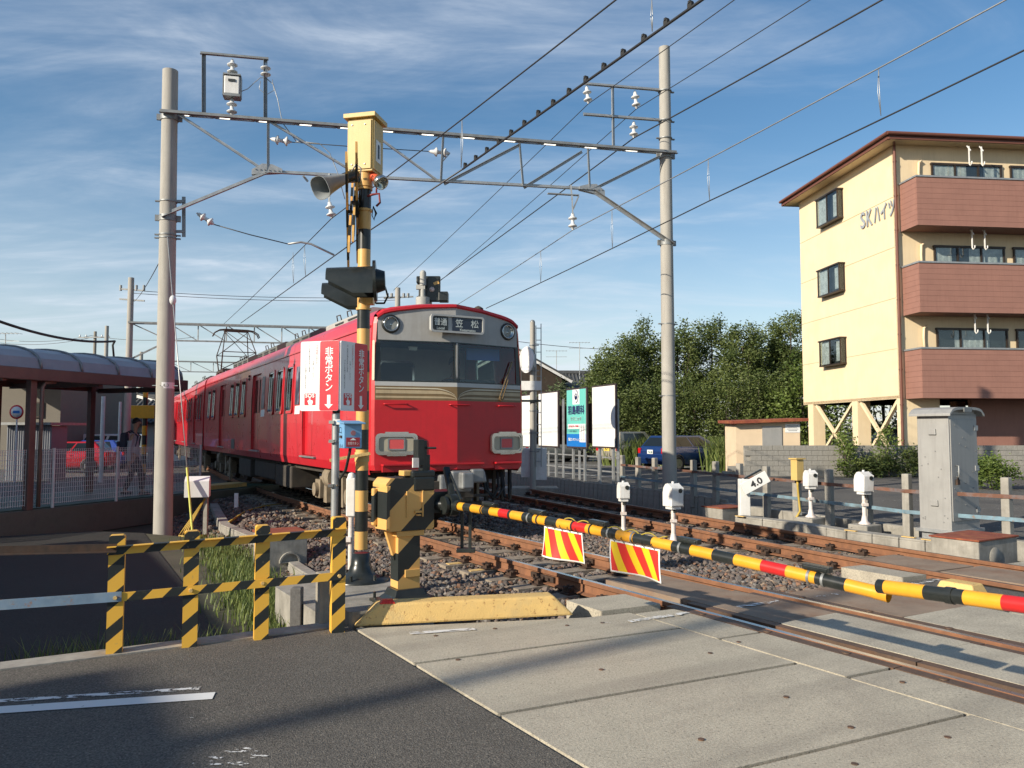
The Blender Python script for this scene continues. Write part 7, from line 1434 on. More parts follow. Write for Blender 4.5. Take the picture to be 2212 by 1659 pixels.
make_car('dark car parked under the right half of the apartment building', gpt_(1.9, 0, -3.4) + ZV * LOTZ, math.radians(80), carpaint('dark_paint_car', (.02, .022, .024)), 4.2, 1.68, 1.5, 'hatch')
# ---- tiled houses beyond the lot
M['tile'] = mat('roof_tile', (.075, .078, .08), .55, var=.25, vs=5); M['tile_brown'] = mat('roof_tile_brown', (.14, .10, .08), .7, var=.25, vs=5); M['plaster'] = mat('white_plaster', (.62, .61, .57), .8, var=.08, vs=2)
def tiled_roof(t, A, B, C_, D_, m='tile', pitch=.3, name='roof', rolls=True):
    """slope ABCD: AB ridge, DC eave; pantile rolls run down the slope"""
    A, B, C_, D_ = map(Vector, (A, B, C_, D_)); n = max(2, int((B - A).length / pitch)); nn = (B - A).cross(D_ - A).normalized(); nn = nn if nn.z > 0 else -nn
    b = MB(); b.add([A, B, C_, D_, A - nn * .12, B - nn * .12, C_ - nn * .12, D_ - nn * .12], [(0, 1, 2, 3), (7, 6, 5, 4), (0, 4, 5, 1), (1, 5, 6, 2), (2, 6, 7, 3), (3, 7, 4, 0)]); ro = b.build(name, m, t)
    if not rolls: return ro
    pieces = MB()
    for i in range(n + 1):
        p, q = A.lerp(B, i / n), D_.lerp(C_, i / n); pieces.cyl(p + nn * .015, q + nn * .015, .075, n=6)
    k = max(2, int((D_ - A).length / .3))
    for j in range(1, k): pieces.bar(A.lerp(D_, j / k) + nn * .01, B.lerp(C_, j / k) + nn * .01, .03, .035)
    pieces.build('tile_rolls', m, ro, kind='stuff'); return ro
def house(label, c, rz, L, Wd, he, hr_, wall, roofm='tile', over=.6, windows=(), rolls=True):
    t = thing('house', label, 'house', c, rz); m4 = WM[t.name]; q = lambda x, y, z: m4 @ Vector((x, y, z)); lx, ly = L / 2, Wd / 2
    b = MB(); pr = [(-ly, 0), (ly, 0), (ly, he), (0, hr_), (-ly, he)]; b.prism(pr, q(-lx, 0, 0), m4.to_3x3() @ Vector((0, 1, 0)), ZV, m4.to_3x3() @ Vector((L, 0, 0))); b.build('walls', wall, t)
    sl_ = (hr_ - he) / ly
    for sd in (-1, 1): tiled_roof(t, q(-lx - over, 0, hr_ + .12), q(lx + over, 0, hr_ + .12), q(lx + over, sd * (ly + over), he - sl_ * over + .12), q(-lx - over, sd * (ly + over), he - sl_ * over + .12), roofm, rolls=rolls)
    b = MB(); b.bar(q(-lx - over - .1, 0, hr_ + .25), q(lx + over + .1, 0, hr_ + .25), .32, .3); b.build('ridge', roofm, t, bevel=.05)
    for e in (-1, 1):
        for sd in (-1, 1): b = MB(); b.bar(q(e * (lx + over), 0, hr_ - .02), q(e * (lx + over), sd * (ly + over), he - sl_ * over - .02), .05, .22); b.build('bargeboard', 'white', t)
    for (x, y, z, w, h_, ax) in windows:
        b = MB(); d = (w, .08, h_) if ax == 'y' else (.08, w, h_); b.box(q(x, y, z), d, tuple(m4.to_3x3() @ Vector(e) for e in ((1, 0, 0), (0, 1, 0), (0, 0, 1)))); wo_ = b.build('window', 'winframe', t); b = MB(); d2 = (w * .88, .10, h_ * .86) if ax == 'y' else (.10, w * .88, h_ * .86); b.box(q(x, y, z), d2, tuple(m4.to_3x3() @ Vector(e) for e in ((1, 0, 0), (0, 1, 0), (0, 0, 1)))); b.build('pane', 'car_glass', wo_)
    return t
hc = P(1122, 900, 58); house('old dark house with white gable edge and grey tiled roof behind the ladder pole', (hc.x - 1.4, 60, -.3), math.radians(100), 9, 7.4, P(0, 810, 58).z, P(0, 752, 58).z, 'wood_dark', windows=((4.55, 0, 2.6, 1.6, 1.2, 'x'),))
hc = P(1255, 900, 66); house('low house with grey tiled roof left of the trees', (hc.x + 1, 70, -.3), math.radians(3), 12, 6, P(0, 838, 66).z, P(0, 803, 70).z, 'plaster')
hc = P(1225, 900, 60); house('small tiled gable roof in front of the low grey house', (hc.x + .4, 60, -.3), math.radians(70), 4, 3.4, P(0, 855, 60).z, P(0, 828, 60).z, 'wood_dark')
def antenna(label, u, vb, vt, Yd):
    p, q = P(u, vb, Yd), P(u, vt, Yd); t = thing('roof_antenna', label, 'antenna', p); b = MB(); b.cyl(p - ZV * .5, q, .03, n=6); b.build('mast', 'galv', t); b = MB()
    for dz in (0, -.5): b.bar(q + Vector((-.9, 0, dz)), q + Vector((.9, 0, dz)), .03, .03)
    for i in range(7): b.bar(q + Vector((-.85 + .28 * i, -.4, 0)), q + Vector((-.85 + .28 * i, .4, 0)), .02, .02)
    b.build('elements', 'galv', t)
antenna('thin television antenna on the roof just right of the ladder pole', 1202, 806, 758, 66); antenna('taller television antenna between the ladder pole and the trees', 1252, 806, 740, 68)
# ================================================================== LEFT-HAND SIDE
LA, LB = Vector((-10.15, 14.4, 0)), Vector((-8.12, 19.9, 0)); ld_ = (LB - LA).normalized(); ln_ = Vector((ld_.y, -ld_.x, 0))   # ln_ points to the lot / camera right
def lp_(k, out=0, z=0): return LA + ld_ * k + ln_ * out + ZV * z
LL = (LB - LA).length
ramp = thing('station_ramp', 'raised concrete walkway with green floor under the station shelter', 'walkway', lp_(3, -1.2, -.3))
b = MB(); b.prism([(-6, -3.2), (LL + 3.5, -3.2), (LL + 3.5, .12), (-6, .12)], Vector((LA.x, LA.y, -.6)), ld_, ln_, ZV * .60); b.build('wall', mat('mossy_wall', (.15, .145, .115), .92, var=.25, vs=2, bump=.3, bs=40, dirt=(.07, .075, .05), da=.6, ds=2), ramp, bevel=.02)
b = MB(); b.prism([(-6, -3.1), (LL + 3.4, -3.1), (LL + 3.4, -.02), (-6, -.02)], Vector((LA.x, LA.y, .002)), ld_, ln_, ZV * .02); b.build('floor', mat('green_floor', (.035, .085, .06), .6, var=.15), ramp)
b = MB(); b.box(lp_(LL + 1.6, -.4, .06), (1.6, .5, .14), (ld_, ln_, ZV)); b.build('floor_step', 'kerb_y', ramp, bevel=.02)
# shelter
M['shelter'] = mat('shelter_brown', (.15, .09, .078), .45, .2, var=.12, dirt=(.2, .1, .08), da=.4, ds=3); M['poly'] = mat('smoked_panel', (.30, .31, .335), .4, var=.12, vs=2, dirt=(.24, .24, .25), da=.5, ds=1.2)
sh_ = thing('station_shelter', 'long shelter with curved smoked roof panels and brown frame over the walkway', 'shelter', lp_(2, -1.3, 0)); S0, S1, SW, SE, SR = -.35, LL - .45, 2.7, 2.70, .52
def arch(k, t): a_ = math.pi * (1 - t); x = -SW / 2 + SW / 2 * math.cos(a_) * 1.0; return lp_(k, x + .12, SE + .12 + SR * math.sin(a_) ** .8)
NP = 9; ks_ = np.linspace(S0, S1, 7)
for k0, k1 in zip(ks_, ks_[1:]):
    b = MB()
    for i in range(NP): b.add([arch(k0 + .02, i / NP), arch(k1 - .02, i / NP), arch(k1 - .02, (i + 1) / NP), arch(k0 + .02, (i + 1) / NP)], [(0, 1, 2, 3)], 0, True)
    b.build('roof_panel', 'poly', sh_)
for k in ks_: b = MB(); b.tube([arch(k, i / 14) + ZV * .01 for i in range(15)], .028, 6); b.build('rib', 'galv_dark', sh_)
b = MB(); K_ = [arch(S1, i / 14) for i in range(15)]; b.face(K_); b.build('end_panel', 'poly', sh_)
for o_ in (.16, -SW + .08): b = MB(); b.bar(lp_(S0, o_, SE), lp_(S1 + .1, o_, SE), .12, .24); b.build('fascia', 'shelter', sh_, bevel=.01)
for k in (S0, .8, 3.0, S1): b = MB(); b.bar(lp_(k, .12, SE - .1), lp_(k, -SW + .1, SE - .1), .08, .12); b.build('cross_beam', 'shelter', sh_)
for k, o_ in ((1.45, .02), (S1 - .55, -.05), (.2, -SW + .2), (2.6, -SW + .2), (S1 - .3, -SW + .2)): b = MB(); b.bar(lp_(k, o_, 0), lp_(k, o_, SE), .14, .14, ld_); b.build('post', 'shelter', sh_, bevel=.01)
b = MB(); q = lp_(1.62, .10, 0); b.tube([q + ZV * .05, q + ZV * 2.45, q + ZV * 2.55 + ld_ * .06, q + ZV * 2.58 + ld_ * .3], .04, 8); b.build('downpipe', mat('pipe_brown', (.22, .15, .12), .5), sh_)
# wire mesh fence
mf = thing('mesh_fence', 'white wire mesh fence with round posts along the station walkway', 'fence', lp_(2.5, .02, 0))
for k in (-2.6, -.45, .35, 2.0, 3.6, 5.2, LL + .35): b = MB(); b.cyl(lp_(k, .03, 0), lp_(k, .03, 1.22), .03, n=10); b.build('post', 'white', mf)
for k0, k1 in ((-2.6, -.45), (-.45, .35), (.35, 2.0), (2.0, 3.6), (3.6, 5.2), (5.2, LL + .35)):
    b = MB()
    for k in np.arange(k0 + .03, k1, .05): b.bar(lp_(k, .03, .08), lp_(k, .03, 1.2), .008, .008)
    for z_ in (.1, .2, .3, .4, .5, .6, .7, .8, .9, 1.0, 1.1, 1.15, 1.19): b.bar(lp_(k0, .035, z_), lp_(k1, .035, z_), .007, .007)
    b.build('mesh_panel', 'white', mf, kind='stuff')
b = MB(); b.box(lp_(-.55, .07, .62), (.85, .02, 1.0), (ld_, ln_, ZV)); b.build('banner', 'white_clean', cat='banner', label='white blank banner tied to the mesh fence at the left edge')
# white box on post with cables
p = P(427, 1053, 14.6); t = thing('trackside_box', 'white box with sloped lid on a short post left of the train', 'box', Vector((p.x, p.y, -.35))); ax = (Vector((.96, .28, 0)), Vector((-.28, .96, 0)), ZV)
b = MB(); b.prism([(-.19, -.17), (.19, -.17), (.19, .13), (0, .21), (-.19, .13)], p - ax[0] * .21, ax[1], ZV, ax[0] * .42); bo = b.build('case', 'white_clean', t, bevel=.008)
b = MB(); b.box(p - ax[0] * .215 - ax[1] * .05 + ZV * .03, (.02, .03, .06), ax); b.build('latch', 'iron', bo)
b = MB(); b.bar(Vector((p.x + .16, p.y, -.5)), Vector((p.x + .16, p.y, p.z - .15)), .07, .07); b.build('post', 'concrete', t)
cy = mat('cable_ochre', (.42, .27, .04), .6); b = MB()
for k in range(4): b.tube([Vector((p.x + .16, p.y - .05, p.z - .2)), Vector((p.x - .1 - .03 * k, p.y - .1, -.2)), Vector((p.x - .05 - .05 * k, p.y - .3, -.34 + .01 * k)), Vector((p.x + .3, p.y - .3, -.33 + .01 * k))], .014, 6)
b.build('cable_coil', cy, t)
b = MB(); b.tube([G(495, 1128, -.25), G(530, 1105, -.2), G(570, 1094, -.17), G(615, 1088, -.17)], .025, 8); b.build('yellow_cable', cy, cat='cable', label='yellow cable lying on the ballast beside the first bogie')
p = G(510, 1108, -.3); b = MB(); b.box(p + ZV * .2, (.09, .03, .5)); b.build('marker_stake', 'white_clean', cat='marker', label='small white marker stake standing in the ballast left of the train')
# ---- people: one continuous skinned mesh each
M['skin'] = mat('skin', (.46, .28, .19), .55, var=.05); M['hair'] = mat('hair', (.012, .010, .010), .5, var=.1); M['shirt'] = mat('grey_shirt', (.50, .51, .54), .85, var=.08); M['trousers'] = mat('dark_trousers', (.018, .018, .022), .85, var=.1); M['shirt_w'] = mat('white_shirt', (.70, .72, .74), .8, var=.05)
def skin_mesh(name, verts, edges, rad, m, parent, sub=2):
    me = bpy.data.meshes.new(name); me.from_pydata([tuple(v) for v in verts], edges, []); o = bpy.data.objects.new(name, me); COL.objects.link(o)
    md = o.modifiers.new('skin', 'SKIN'); md.use_smooth_shade = True; md.branch_smoothing = .6
    for i, r in enumerate(rad): sv = me.skin_vertices[0].data[i]; sv.radius = r if isinstance(r, tuple) else (r, r); sv.use_root = (i == 0)
    o.modifiers.new('sub', 'SUBSURF').levels = sub; o.modifiers['sub'].render_levels = sub; me.materials.append(M[m] if isinstance(m, str) else m)
    if parent is not None: o.parent = parent; WM[o.name] = WM[parent.name]
    return o
def person(label, loc, rz, seated=False, stride=.16, shirt='shirt', trousers='trousers', cap=False):
    t = thing('person', label, 'person', loc, rz)
    # local: x forward, y left, z up
    if not seated: L_hip, R_hip, Lk, Rk, La, Ra = (0, .09, .88), (0, -.09, .88), (.10 + stride * .3, .09, .48), (-.02, -.09, .47), (stride + .02, .09, .08), (-stride * 1.1, -.09, .10); pz = .95; lean = .02
    else: L_hip, R_hip, Lk, Rk, La, Ra = (0, .09, .52), (0, -.09, .52), (.42, .11, .53), (.42, -.11, .53), (.46, .11, .08), (.46, -.11, .08); pz = .56; lean = .0
    up = lambda h, x=0, y=0: (x + lean * h, y, pz + h)
    v = [(0, 0, pz), up(.18), up(.36), up(.50), up(.58), up(.66, .015)]; rd = [(.13, .10), (.125, .095), (.145, .10), (.12, .08), .052, .05]; e = [(i, i + 1) for i in range(5)]
    # arms
    for sd, hand in ((1, (.10 if not seated else .42, .22, .72 if not seated else .86)), (-1, (-.04 if not seated else .42, -.22, .74 if not seated else .84))):
        sh0 = up(.48, 0, sd * .17); el = ((-.03 if not seated else .10), sd * .24, pz + .22); k = len(v); v += [sh0, el, hand, (hand[0] + .03, hand[1], hand[2] - .09)]; rd += [.062, .045, .033, (.034, .018)]; e += [(3, k), (k, k + 1), (k + 1, k + 2), (k + 2, k + 3)]
        for q in range(4): k2 = len(v); v += [(hand[0] + .03 + (q - 1.5) * .018, hand[1] - sd * .004, hand[2] - .13), (hand[0] + .045 + (q - 1.5) * .018, hand[1] - sd * .012, hand[2] - .17)]; rd += [.009, .008]; e += [(k + 3, k2), (k2, k2 + 1)]
        k2 = len(v); v += [(hand[0] + .065, hand[1], hand[2] - .075), (hand[0] + .08, hand[1], hand[2] - .11)]; rd += [.010, .009]; e += [(k + 3, k2), (k2, k2 + 1)]
    for hp, kn, an in ((L_hip, Lk, La), (R_hip, Rk, Ra)): k = len(v); v += [hp, kn, an, (an[0] + .05, an[1], an[2] - .03), (an[0] + .17, an[1], an[2] - .045)]; rd += [.085, .058, .042, .045, .03]; e += [(0, k), (k, k + 1), (k + 1, k + 2), (k + 2, k + 3), (k + 3, k + 4)]
    k = len(v); v += [up(.74, .03), up(.82, .035), up(.88, .03)]; rd += [(.075, .085), (.085, .095), (.06, .07)]; e += [(5, k), (k, k + 1), (k + 1, k + 2)]
    bo = skin_mesh('body', v, e, rd, 'skin', t)
    # face details on the head
    hx, hz = .03 + lean * .8, pz + .80
    b = MB(); b.prism([(0, 0), (.028, -.045), (0, -.05)], (hx + .085, -.012, hz + .02), (1, 0, 0), (0, 0, 1), (0, .024, 0)); b.build('nose', 'skin', t, world=False)
    for sd in (-1, 1): b = MB(); b.sphere((hx + .083, sd * .033, hz + .022), .011, 8); b.build('eye', 'hair', t, world=False); b = MB(); b.sphere((hx - .01, sd * .082, hz), .028, 8, sq=(.8, .35, 1.2)); b.build('ear', 'skin', t, world=False)
    b = MB(); b.box((hx + .082, 0, hz - .055), (.012, .05, .010)); b.build('mouth', mat('lips', (.35, .14, .12), .6), t, world=False)
    b = MB(); K = 14
    for j in range(6):
        for i in range(K):
            def hp_(jj, ii): th = math.pi * .58 * jj / 6; ph = 2 * math.pi * ii / K; fr_ = math.cos(ph); th = th * (1.0 - .30 * max(0, fr_)); return (hx - .012 + .108 * math.sin(th) * math.cos(ph), .098 * math.sin(th) * math.sin(ph), hz + .005 + .122 * math.cos(th))
            b.add([hp_(j, i), hp_(j, i + 1), hp_(j + 1, i + 1), hp_(j + 1, i)], [(0, 1, 2, 3)], 0, True)
    b.build('hair', 'hair' if not cap else mat('cap_navy', (.02, .025, .05), .7), t, world=False)
    # clothes: slightly larger skins over torso, arms and legs
    v2 = [up(-.02), up(.18), up(.36), up(.50), up(.555)]; r2 = [(.155, .125), (.145, .115), (.162, .118), (.138, .095), (.07, .07)]; e2 = [(0, 1), (1, 2), (2, 3), (3, 4)]
    for sd, hand in ((1, (.10 if not seated else .42, .22, .72 if not seated else .86)), (-1, (-.04 if not seated else .42, -.22, .74 if not seated else .84))):
        k = len(v2); el = ((-.03 if not seated else .10), sd * .24, pz + .22); v2 += [up(.48, 0, sd * .17), el, tuple(Vector(el).lerp(Vector(hand), .85))]; r2 += [.078, .060, .046]; e2 += [(3, k), (k, k + 1), (k + 1, k + 2)]
    skin_mesh('shirt', v2, e2, r2, shirt, t)
    v3 = [(0, 0, pz + .03), (0, 0, pz - .05)]; r3 = [(.145, .115), (.14, .12)]; e3 = [(0, 1)]
    for hp, kn, an in ((L_hip, Lk, La), (R_hip, Rk, Ra)): k = len(v3); v3 += [hp, kn, tuple(Vector(kn).lerp(Vector(an), .92))]; r3 += [.102, .076, .064]; e3 += [(1, k), (k, k + 1), (k + 1, k + 2)]
    skin_mesh('trousers', v3, e3, r3, trousers, t)
    for an in (La, Ra): b = MB(); b.box((an[0] + .06, an[1], an[2] - .045), (.27, .09, .07)); b.build('shoe', 'hair', t, world=False, bevel=.03)
    return t
pp = P(287, 1062, 19.2); pp.z = .022; person('person in grey shirt and dark trousers walking right behind the mesh fence', pp, math.radians(8))
bk_ = thing('backpack', 'dark blue backpack worn by the person behind the mesh fence', 'backpack', pp + Vector((-.22, 0, 1.0)), math.radians(8)); M['pack'] = mat('pack_blue', (.05, .055, .085), .8, var=.15)
b = MB(); b.box((-.02, 0, .28), (.17, .30, .46), taper=.82); b.build('bag', 'pack', bk_, world=False, bevel=.05)
b = MB(); b.box((-.13, 0, .18), (.07, .24, .24)); b.build('pocket', 'pack', bk_, world=False, bevel=.03)
for sd in (-1, 1): b = MB(); b.tube([(.05, sd * .10, .50), (.16, sd * .11, .56), (.32, sd * .11, .42), (.28, sd * .13, .18), (.06, sd * .12, .06)], .018, 6); b.build('strap', 'pack', bk_, world=False)
dl = WM[car.name] @ Vector((.62, 1.25, 1.42)); person('train driver in white shirt and dark cap seated behind the right windscreen pane', dl, TR - math.pi / 2, True, shirt='shirt_w', cap=True)
st = MB(); st.box((.62, 1.38, 1.55), (.5, .5, .8)); st.box((.62, 1.62, 2.05), (.5, .12, .7)); st.build('driver_seat', 'inner_dark', car, world=False, bevel=.05)
# ---- background on the left
hc = P(66, 960, 40); t = thing('apartment_block', 'plain grey-brown building behind the shelter posts at far left', 'building', (hc.x, 44, -.4)); M['greybrown'] = mat('grey_brown_wall', (.16, .145, .12), .85, var=.08); zt_ = P(0, 838, 40).z
b = MB(); b.box((hc.x - .4, 44, zt_ / 2 + .3), (P(128, 900, 40).x - P(-30, 900, 40).x, 8, zt_ + 1.6)); b.build('walls', 'greybrown', t)
b = MB(); q = P(77, 885, 39.95); b.box(q, (.75, .1, .8)); wo_ = b.build('window', 'winframe', t); b = MB(); b.box(q, (.6, .13, .65)); b.build('pane', 'car_glass', wo_)
b = MB(); q = P(66, 858, 39.95); b.box((hc.x - .4, 39.8, zt_ + 1.15), (4.4, 8.9, .12)); b.build('roof_edge', 'galv_dark', t)
p0, p1 = P(12, 1000, 31), P(108, 1000, 31); t = thing('garden_shed', 'grey corrugated metal shed behind the shelter at left', 'shed', ((p0.x + p1.x) / 2, 32, -.4)); zt_ = P(0, 918, 31).z; n_ = 40; b = MB(); M['shedgrey'] = mat('shed_grey', (.20, .21, .235), .6, .2, var=.06)
for i in range(n_): xa = p0.x + (p1.x - p0.x) * i / n_; xb = p0.x + (p1.x - p0.x) * (i + 1) / n_; d0, d1 = (.0, .03) if i % 2 else (.03, 0); b.face([(xa, 31 + d0, -.5), (xb, 31 + d1, -.5), (xb, 31 + d1, zt_), (xa, 31 + d0, zt_)])
b.box(((p0.x + p1.x) / 2, 31.6, zt_ / 2 - .25), (p1.x - p0.x - .02, 1.1, zt_ + .45)); b.build('walls', 'shedgrey', t); b = MB(); b.box(((p0.x + p1.x) / 2, 32, zt_ + .05), (p1.x - p0.x + .3, 2.6, .1)); b.build('roof', 'galv_dark', t)
q = P(36, 890, 30); t = thing('road_sign', 'round red and white traffic sign on a white pole at far left', 'sign', (q.x, q.y, -.4)); b = MB(); b.cyl((q.x, q.y + .03, -.4), (q.x, q.y + .03, q.z + .2), .03, n=8); b.build('pole', 'white', t); b = MB(); b.lathe([(.27, 0), (.27, .015), (0, .015)], q, (0, -1, 0), 24); so_ = b.build('red_ring', 'sign_red', t); b = MB(); b.lathe([(.21, .016), (.21, .02), (0, .02)], q, (0, -1, 0), 24); b.build('pale_centre', 'board_white', so_); b = MB(); b.box(q + Vector((0, -.023, 0)), (.26, .004, .10)); b.build('blue_bar', 'board_blue', so_)
hc = P(200, 950, 48); house('low white house with old grey tiled roof between the shelter posts', (hc.x, 52, -.4), math.radians(4), 7.5, 6, P(0, 893, 48).z, P(0, 852, 52).z, 'plaster', windows=((-1.5, -3.03, 1.3, 1.6, 1.1, 'y'), (1.5, -3.03, 1.3, 1.6, 1.1, 'y')))
hc = P(290, 950, 52); house('cream house with dark tiled roof right of the utility pole', (hc.x + .5, 56, -.4), math.radians(85), 7, 5.5, P(0, 868, 54).z, P(0, 845, 54).z, 'cream', windows=((-3.53, 0, 2.2, 1.2, 1.0, 'x'),))
hc = P(110, 950, 60); house('dark roofed house behind the grey-brown building', (hc.x + 3, 66, -.4), math.radians(10), 9, 7, P(0, 868, 62).z, P(0, 838, 64).z, 'plaster')
make_car('bright red hatchback parked beyond the mesh fence', Vector((P(152, 950, 37).x, 37, -.35)), math.radians(97), carpaint('red_paint_car', (.50, .012, .02)), 3.7, 1.6, 1.42, 'hatch')
make_car('blue hatchback parked behind the bright red car', Vector((P(198, 950, 40).x, 40, -.35)), math.radians(95), carpaint('blue_paint_car2', (.03, .07, .33)), 3.7, 1.6, 1.45, 'hatch')
make_car('white van parked behind the blue car at left', Vector((P(222, 950, 43).x, 43, -.35)), math.radians(100), carpaint('white_paint_car', (.62, .62, .60)), 4.2, 1.65, 1.75, 'van')
sheet('far_lot', [(-60, 24, -.38), (-12, 22, -.38), (-14, 60, -.38), (-60, 60, -.38)], 'asphalt_lot')
def upole(label, u, vt, Yd, r=.13, arms=(), m='concrete_pole'):
    p = P(u, 1000, Yd); p.z = -.5; q = P(u, vt, Yd); t = thing('utility_pole', label, 'utility pole', p); b = MB(); b.cyl(p, Vector((p.x, p.y, q.z)), r * 1.25, r, 14); b.build('pole', m, t)
    for dz, w in arms:
        b = MB(); b.bar((p.x - w, p.y - .15, q.z - dz), (p.x + w, p.y - .15, q.z - dz + .05), .08, .08); b.build('cross_arm', 'galv_dark', t)
        for e in (-.9, -.5, .5, .9): b = MB(); b.lathe([(.02, 0), (.06, .05), (.06, .12), (.03, .2)], (p.x + w * e, p.y - .15, q.z - dz + .04), n=8); b.build('pin_insulator', 'insul', t)
    return q
upole('thin wooden utility pole with cross arms behind the shelter roof', 197, 716, 60, .11, ((.5, 1.2), (2.6, .9)), 'wood'); upole('plain concrete pole just right of the cross-armed wooden pole', 222, 704, 55, .13)
upole('white banded pole standing in front of the tiled house', 219, 856, 30, .07, (), 'white'); upole('slim white pole right of the white banded pole', 256, 868, 32, .05, (), 'white')
c0 = P(-60, 672, 26); c1 = P(248, 737, 40); b = MB(); b.tube(catenary(c0, c1, .35, 16), .055, 8); b.tube([c1, c1 + Vector((-.1, 0, -.2)), P(246, 772, 40)], .05, 6); b.build('overhead_cable', 'rubber', cat='cable', label='thick black hanging cable above the shelter at far left')
def fwire(label, a, c, sag=.3, r=.014): b = MB(); b.tube(catenary(a, c, sag, 14), r, 5); b.build('overhead_wire', 'wire', cat='wire', label=label)
for i, (va, vb) in enumerate(((627, 641), (633, 648))): fwire('upper thin wire from the far concrete pole to the distant cross arm' if i == 0 else 'lower thin wire from the far concrete pole to the distant cross arm', P(285, va, 42), P(860, vb, 45), .2, .016)
for i, (a, c) in enumerate((((0, 733, 62), (197, 725, 60)), ((0, 741, 62), (197, 729, 60)), ((197, 725, 60), (420, 728, 58)))): fwire(('faint upper wire left of the wooden utility pole', 'faint lower wire left of the wooden utility pole', 'faint wire running right from the wooden utility pole')[i], P(*a), P(*c), .3, .018)
fwire('slanting wire from the far pole top up to the near gantry pole', P(282, 655, 42), P(345, 565, 16.5), .2, .010)
fwire('distant thin wire crossing behind the trees and the ladder pole', P(1100, 735, 80), P(1420, 756, 80), .3, .03)
antenna('television antenna above the shelter at the left edge', 12, 775, 720, 50)
# striped crossing pole seen through the shelter
q = P(313, 900, 30); t = thing('crossing_signal', 'small distant yellow and black striped crossing pole behind the walking person', 'crossing signal', (q.x, q.y, -.4))
for i in range(12): b = MB(); z_ = -.4 + i * .36; b.cyl((q.x, q.y, z_), (q.x, q.y, z_ + .36), .09, n=12); b.build('pole_band', ('black', 'boom_y')[i % 2], t)
b = MB(); b.box((q.x, q.y - .1, P(0, 890, 30).z), (.9, .2, .5)); b.build('case', 'boom_y', t, bevel=.02)
b = MB(); b.box((q.x, q.y, 4.05), (.42, .36, .4)); b.build('top_box', 'yellow_box', t)
# ---- buildings along the street to the left of the photographer (their shade falls on the road, the lot and the train)
RS = math.radians(121.8)
house('tall grey house across the street, left of the photographer, out of frame', T(-18, -.75, 0), RS, 8.4, 8, 6.45, 7.9, 'plaster', over=.6, rolls=False)
house('low garage beside the lower lot, left of the frame', T(-7.6, 10.4, -.35), RS, 8.0, 4.4, 3.0, 3.5, 'plaster', over=.4, rolls=False)
house('tall house beside the station walkway, left of the frame', T(-11.5, 25.2, -.35), RS, 18, 7, 9.2, 10.6, 'plaster', over=.3, rolls=False)
p = T(-25, 1.85, 0); t = thing('utility_pole', 'concrete street pole behind the photographer, out of frame', 'utility pole', p); b = MB(); b.cyl(p, p + ZV * 14.5, .14, .10, 16); b.build('pole', 'concrete_pole', t)
# ================================================================== VEGETATION
M['leaf'] = leaf_mat('leaf', (.030, .060, .014), (.21, .25, .08)); M['leaf_light'] = leaf_mat('leaf_light', (.07, .12, .025), (.22, .28, .07)); M['leaf_grey'] = leaf_mat('leaf_greygreen', (.06, .085, .035), (.20, .25, .12)); M['grass'] = leaf_mat('grass', (.05, .09, .02), (.27, .32, .10)); M['bark'] = mat('bark', (.07, .055, .04), .9, var=.3, vs=6, bump=.4, bs=25)
def leaves(cent, n, spread, size, rng=RNG):
    """cent (m,3) clump centres -> n leaf quads"""
    k = rng.integers(0, len(cent), n); c = cent[k] + rng.normal(size=(n, 3)) * spread
    a = rng.normal(size=(n, 3)); a[:, 2] = a[:, 2] * .6 + .15; a /= np.linalg.norm(a, axis=1)[:, None]; r = rng.normal(size=(n, 3)); u = np.cross(a, r); u /= np.linalg.norm(u, axis=1)[:, None]
    s = size * rng.uniform(.6, 1.3, (n, 1)); w = np.cross(a, u)
    V = np.stack([c - a * s * .5, c + u * s * .26 + w * s * .05, c + a * s * .5, c - u * s * .26 + w * s * .05], 1).reshape(-1, 3); Q = np.arange(4 * n).reshape(n, 4)
    br = rng.uniform(0, 1, len(cent))[k] * .6 + rng.uniform(0, .4, n); cols = np.repeat(br, 4)[:, None] * np.ones((1, 3)); return V, Q, cols
def tree(label, base, h, rx, ry, zlow, n, size=.16, m='leaf', clumps=70, spread=.26, trunk=.12, name='tree', upright=.0):
    base = Vector(base); t = thing(name, label, 'tree' if name == 'tree' else 'shrub', base); cz = (h + zlow) / 2; rz = (h - zlow) / 2
    d = RNG.normal(size=(clumps, 3)); d /= np.linalg.norm(d, axis=1)[:, None]; rr = RNG.uniform(.35, 1.02, (clumps, 1)) ** .6; c = d * rr * np.array([rx, ry, rz]) + np.array([0, 0, cz])
    c[:, :2] *= (1 - .25 * np.maximum(0, (c[:, 2:3] - cz) / rz)); top = RNG.integers(0, clumps, clumps // 6); c[top, 2] += RNG.uniform(0, rz * .22, len(top)) * upright
    b = MB(); top_ = Vector((0, 0, zlow + rz)); b.tube([(0, 0, -.1), (.05, .02, zlow * .6), (.0, .05, zlow + rz * .5), (.02, 0, h * .85)], [trunk, trunk * .85, trunk * .6, trunk * .25], 8)
    for i in range(min(14, clumps)): q = Vector(c[i]); b.tube([(0, 0, max(.3, min(q.z - .6, zlow + rz * .3))), (q * .5).to_tuple()[:2] + ((q.z + zlow) / 2,), q], [trunk * .4, trunk * .25, trunk * .08], 5)
    b.build('trunk', 'bark', t, world=False)
    V, Q, cols = leaves(c, n, spread, size); o = np_mesh('crown', V, Q, m, cols); o.parent = t; WM[o.name] = WM[t.name]; o['kind'] = 'stuff'; return t
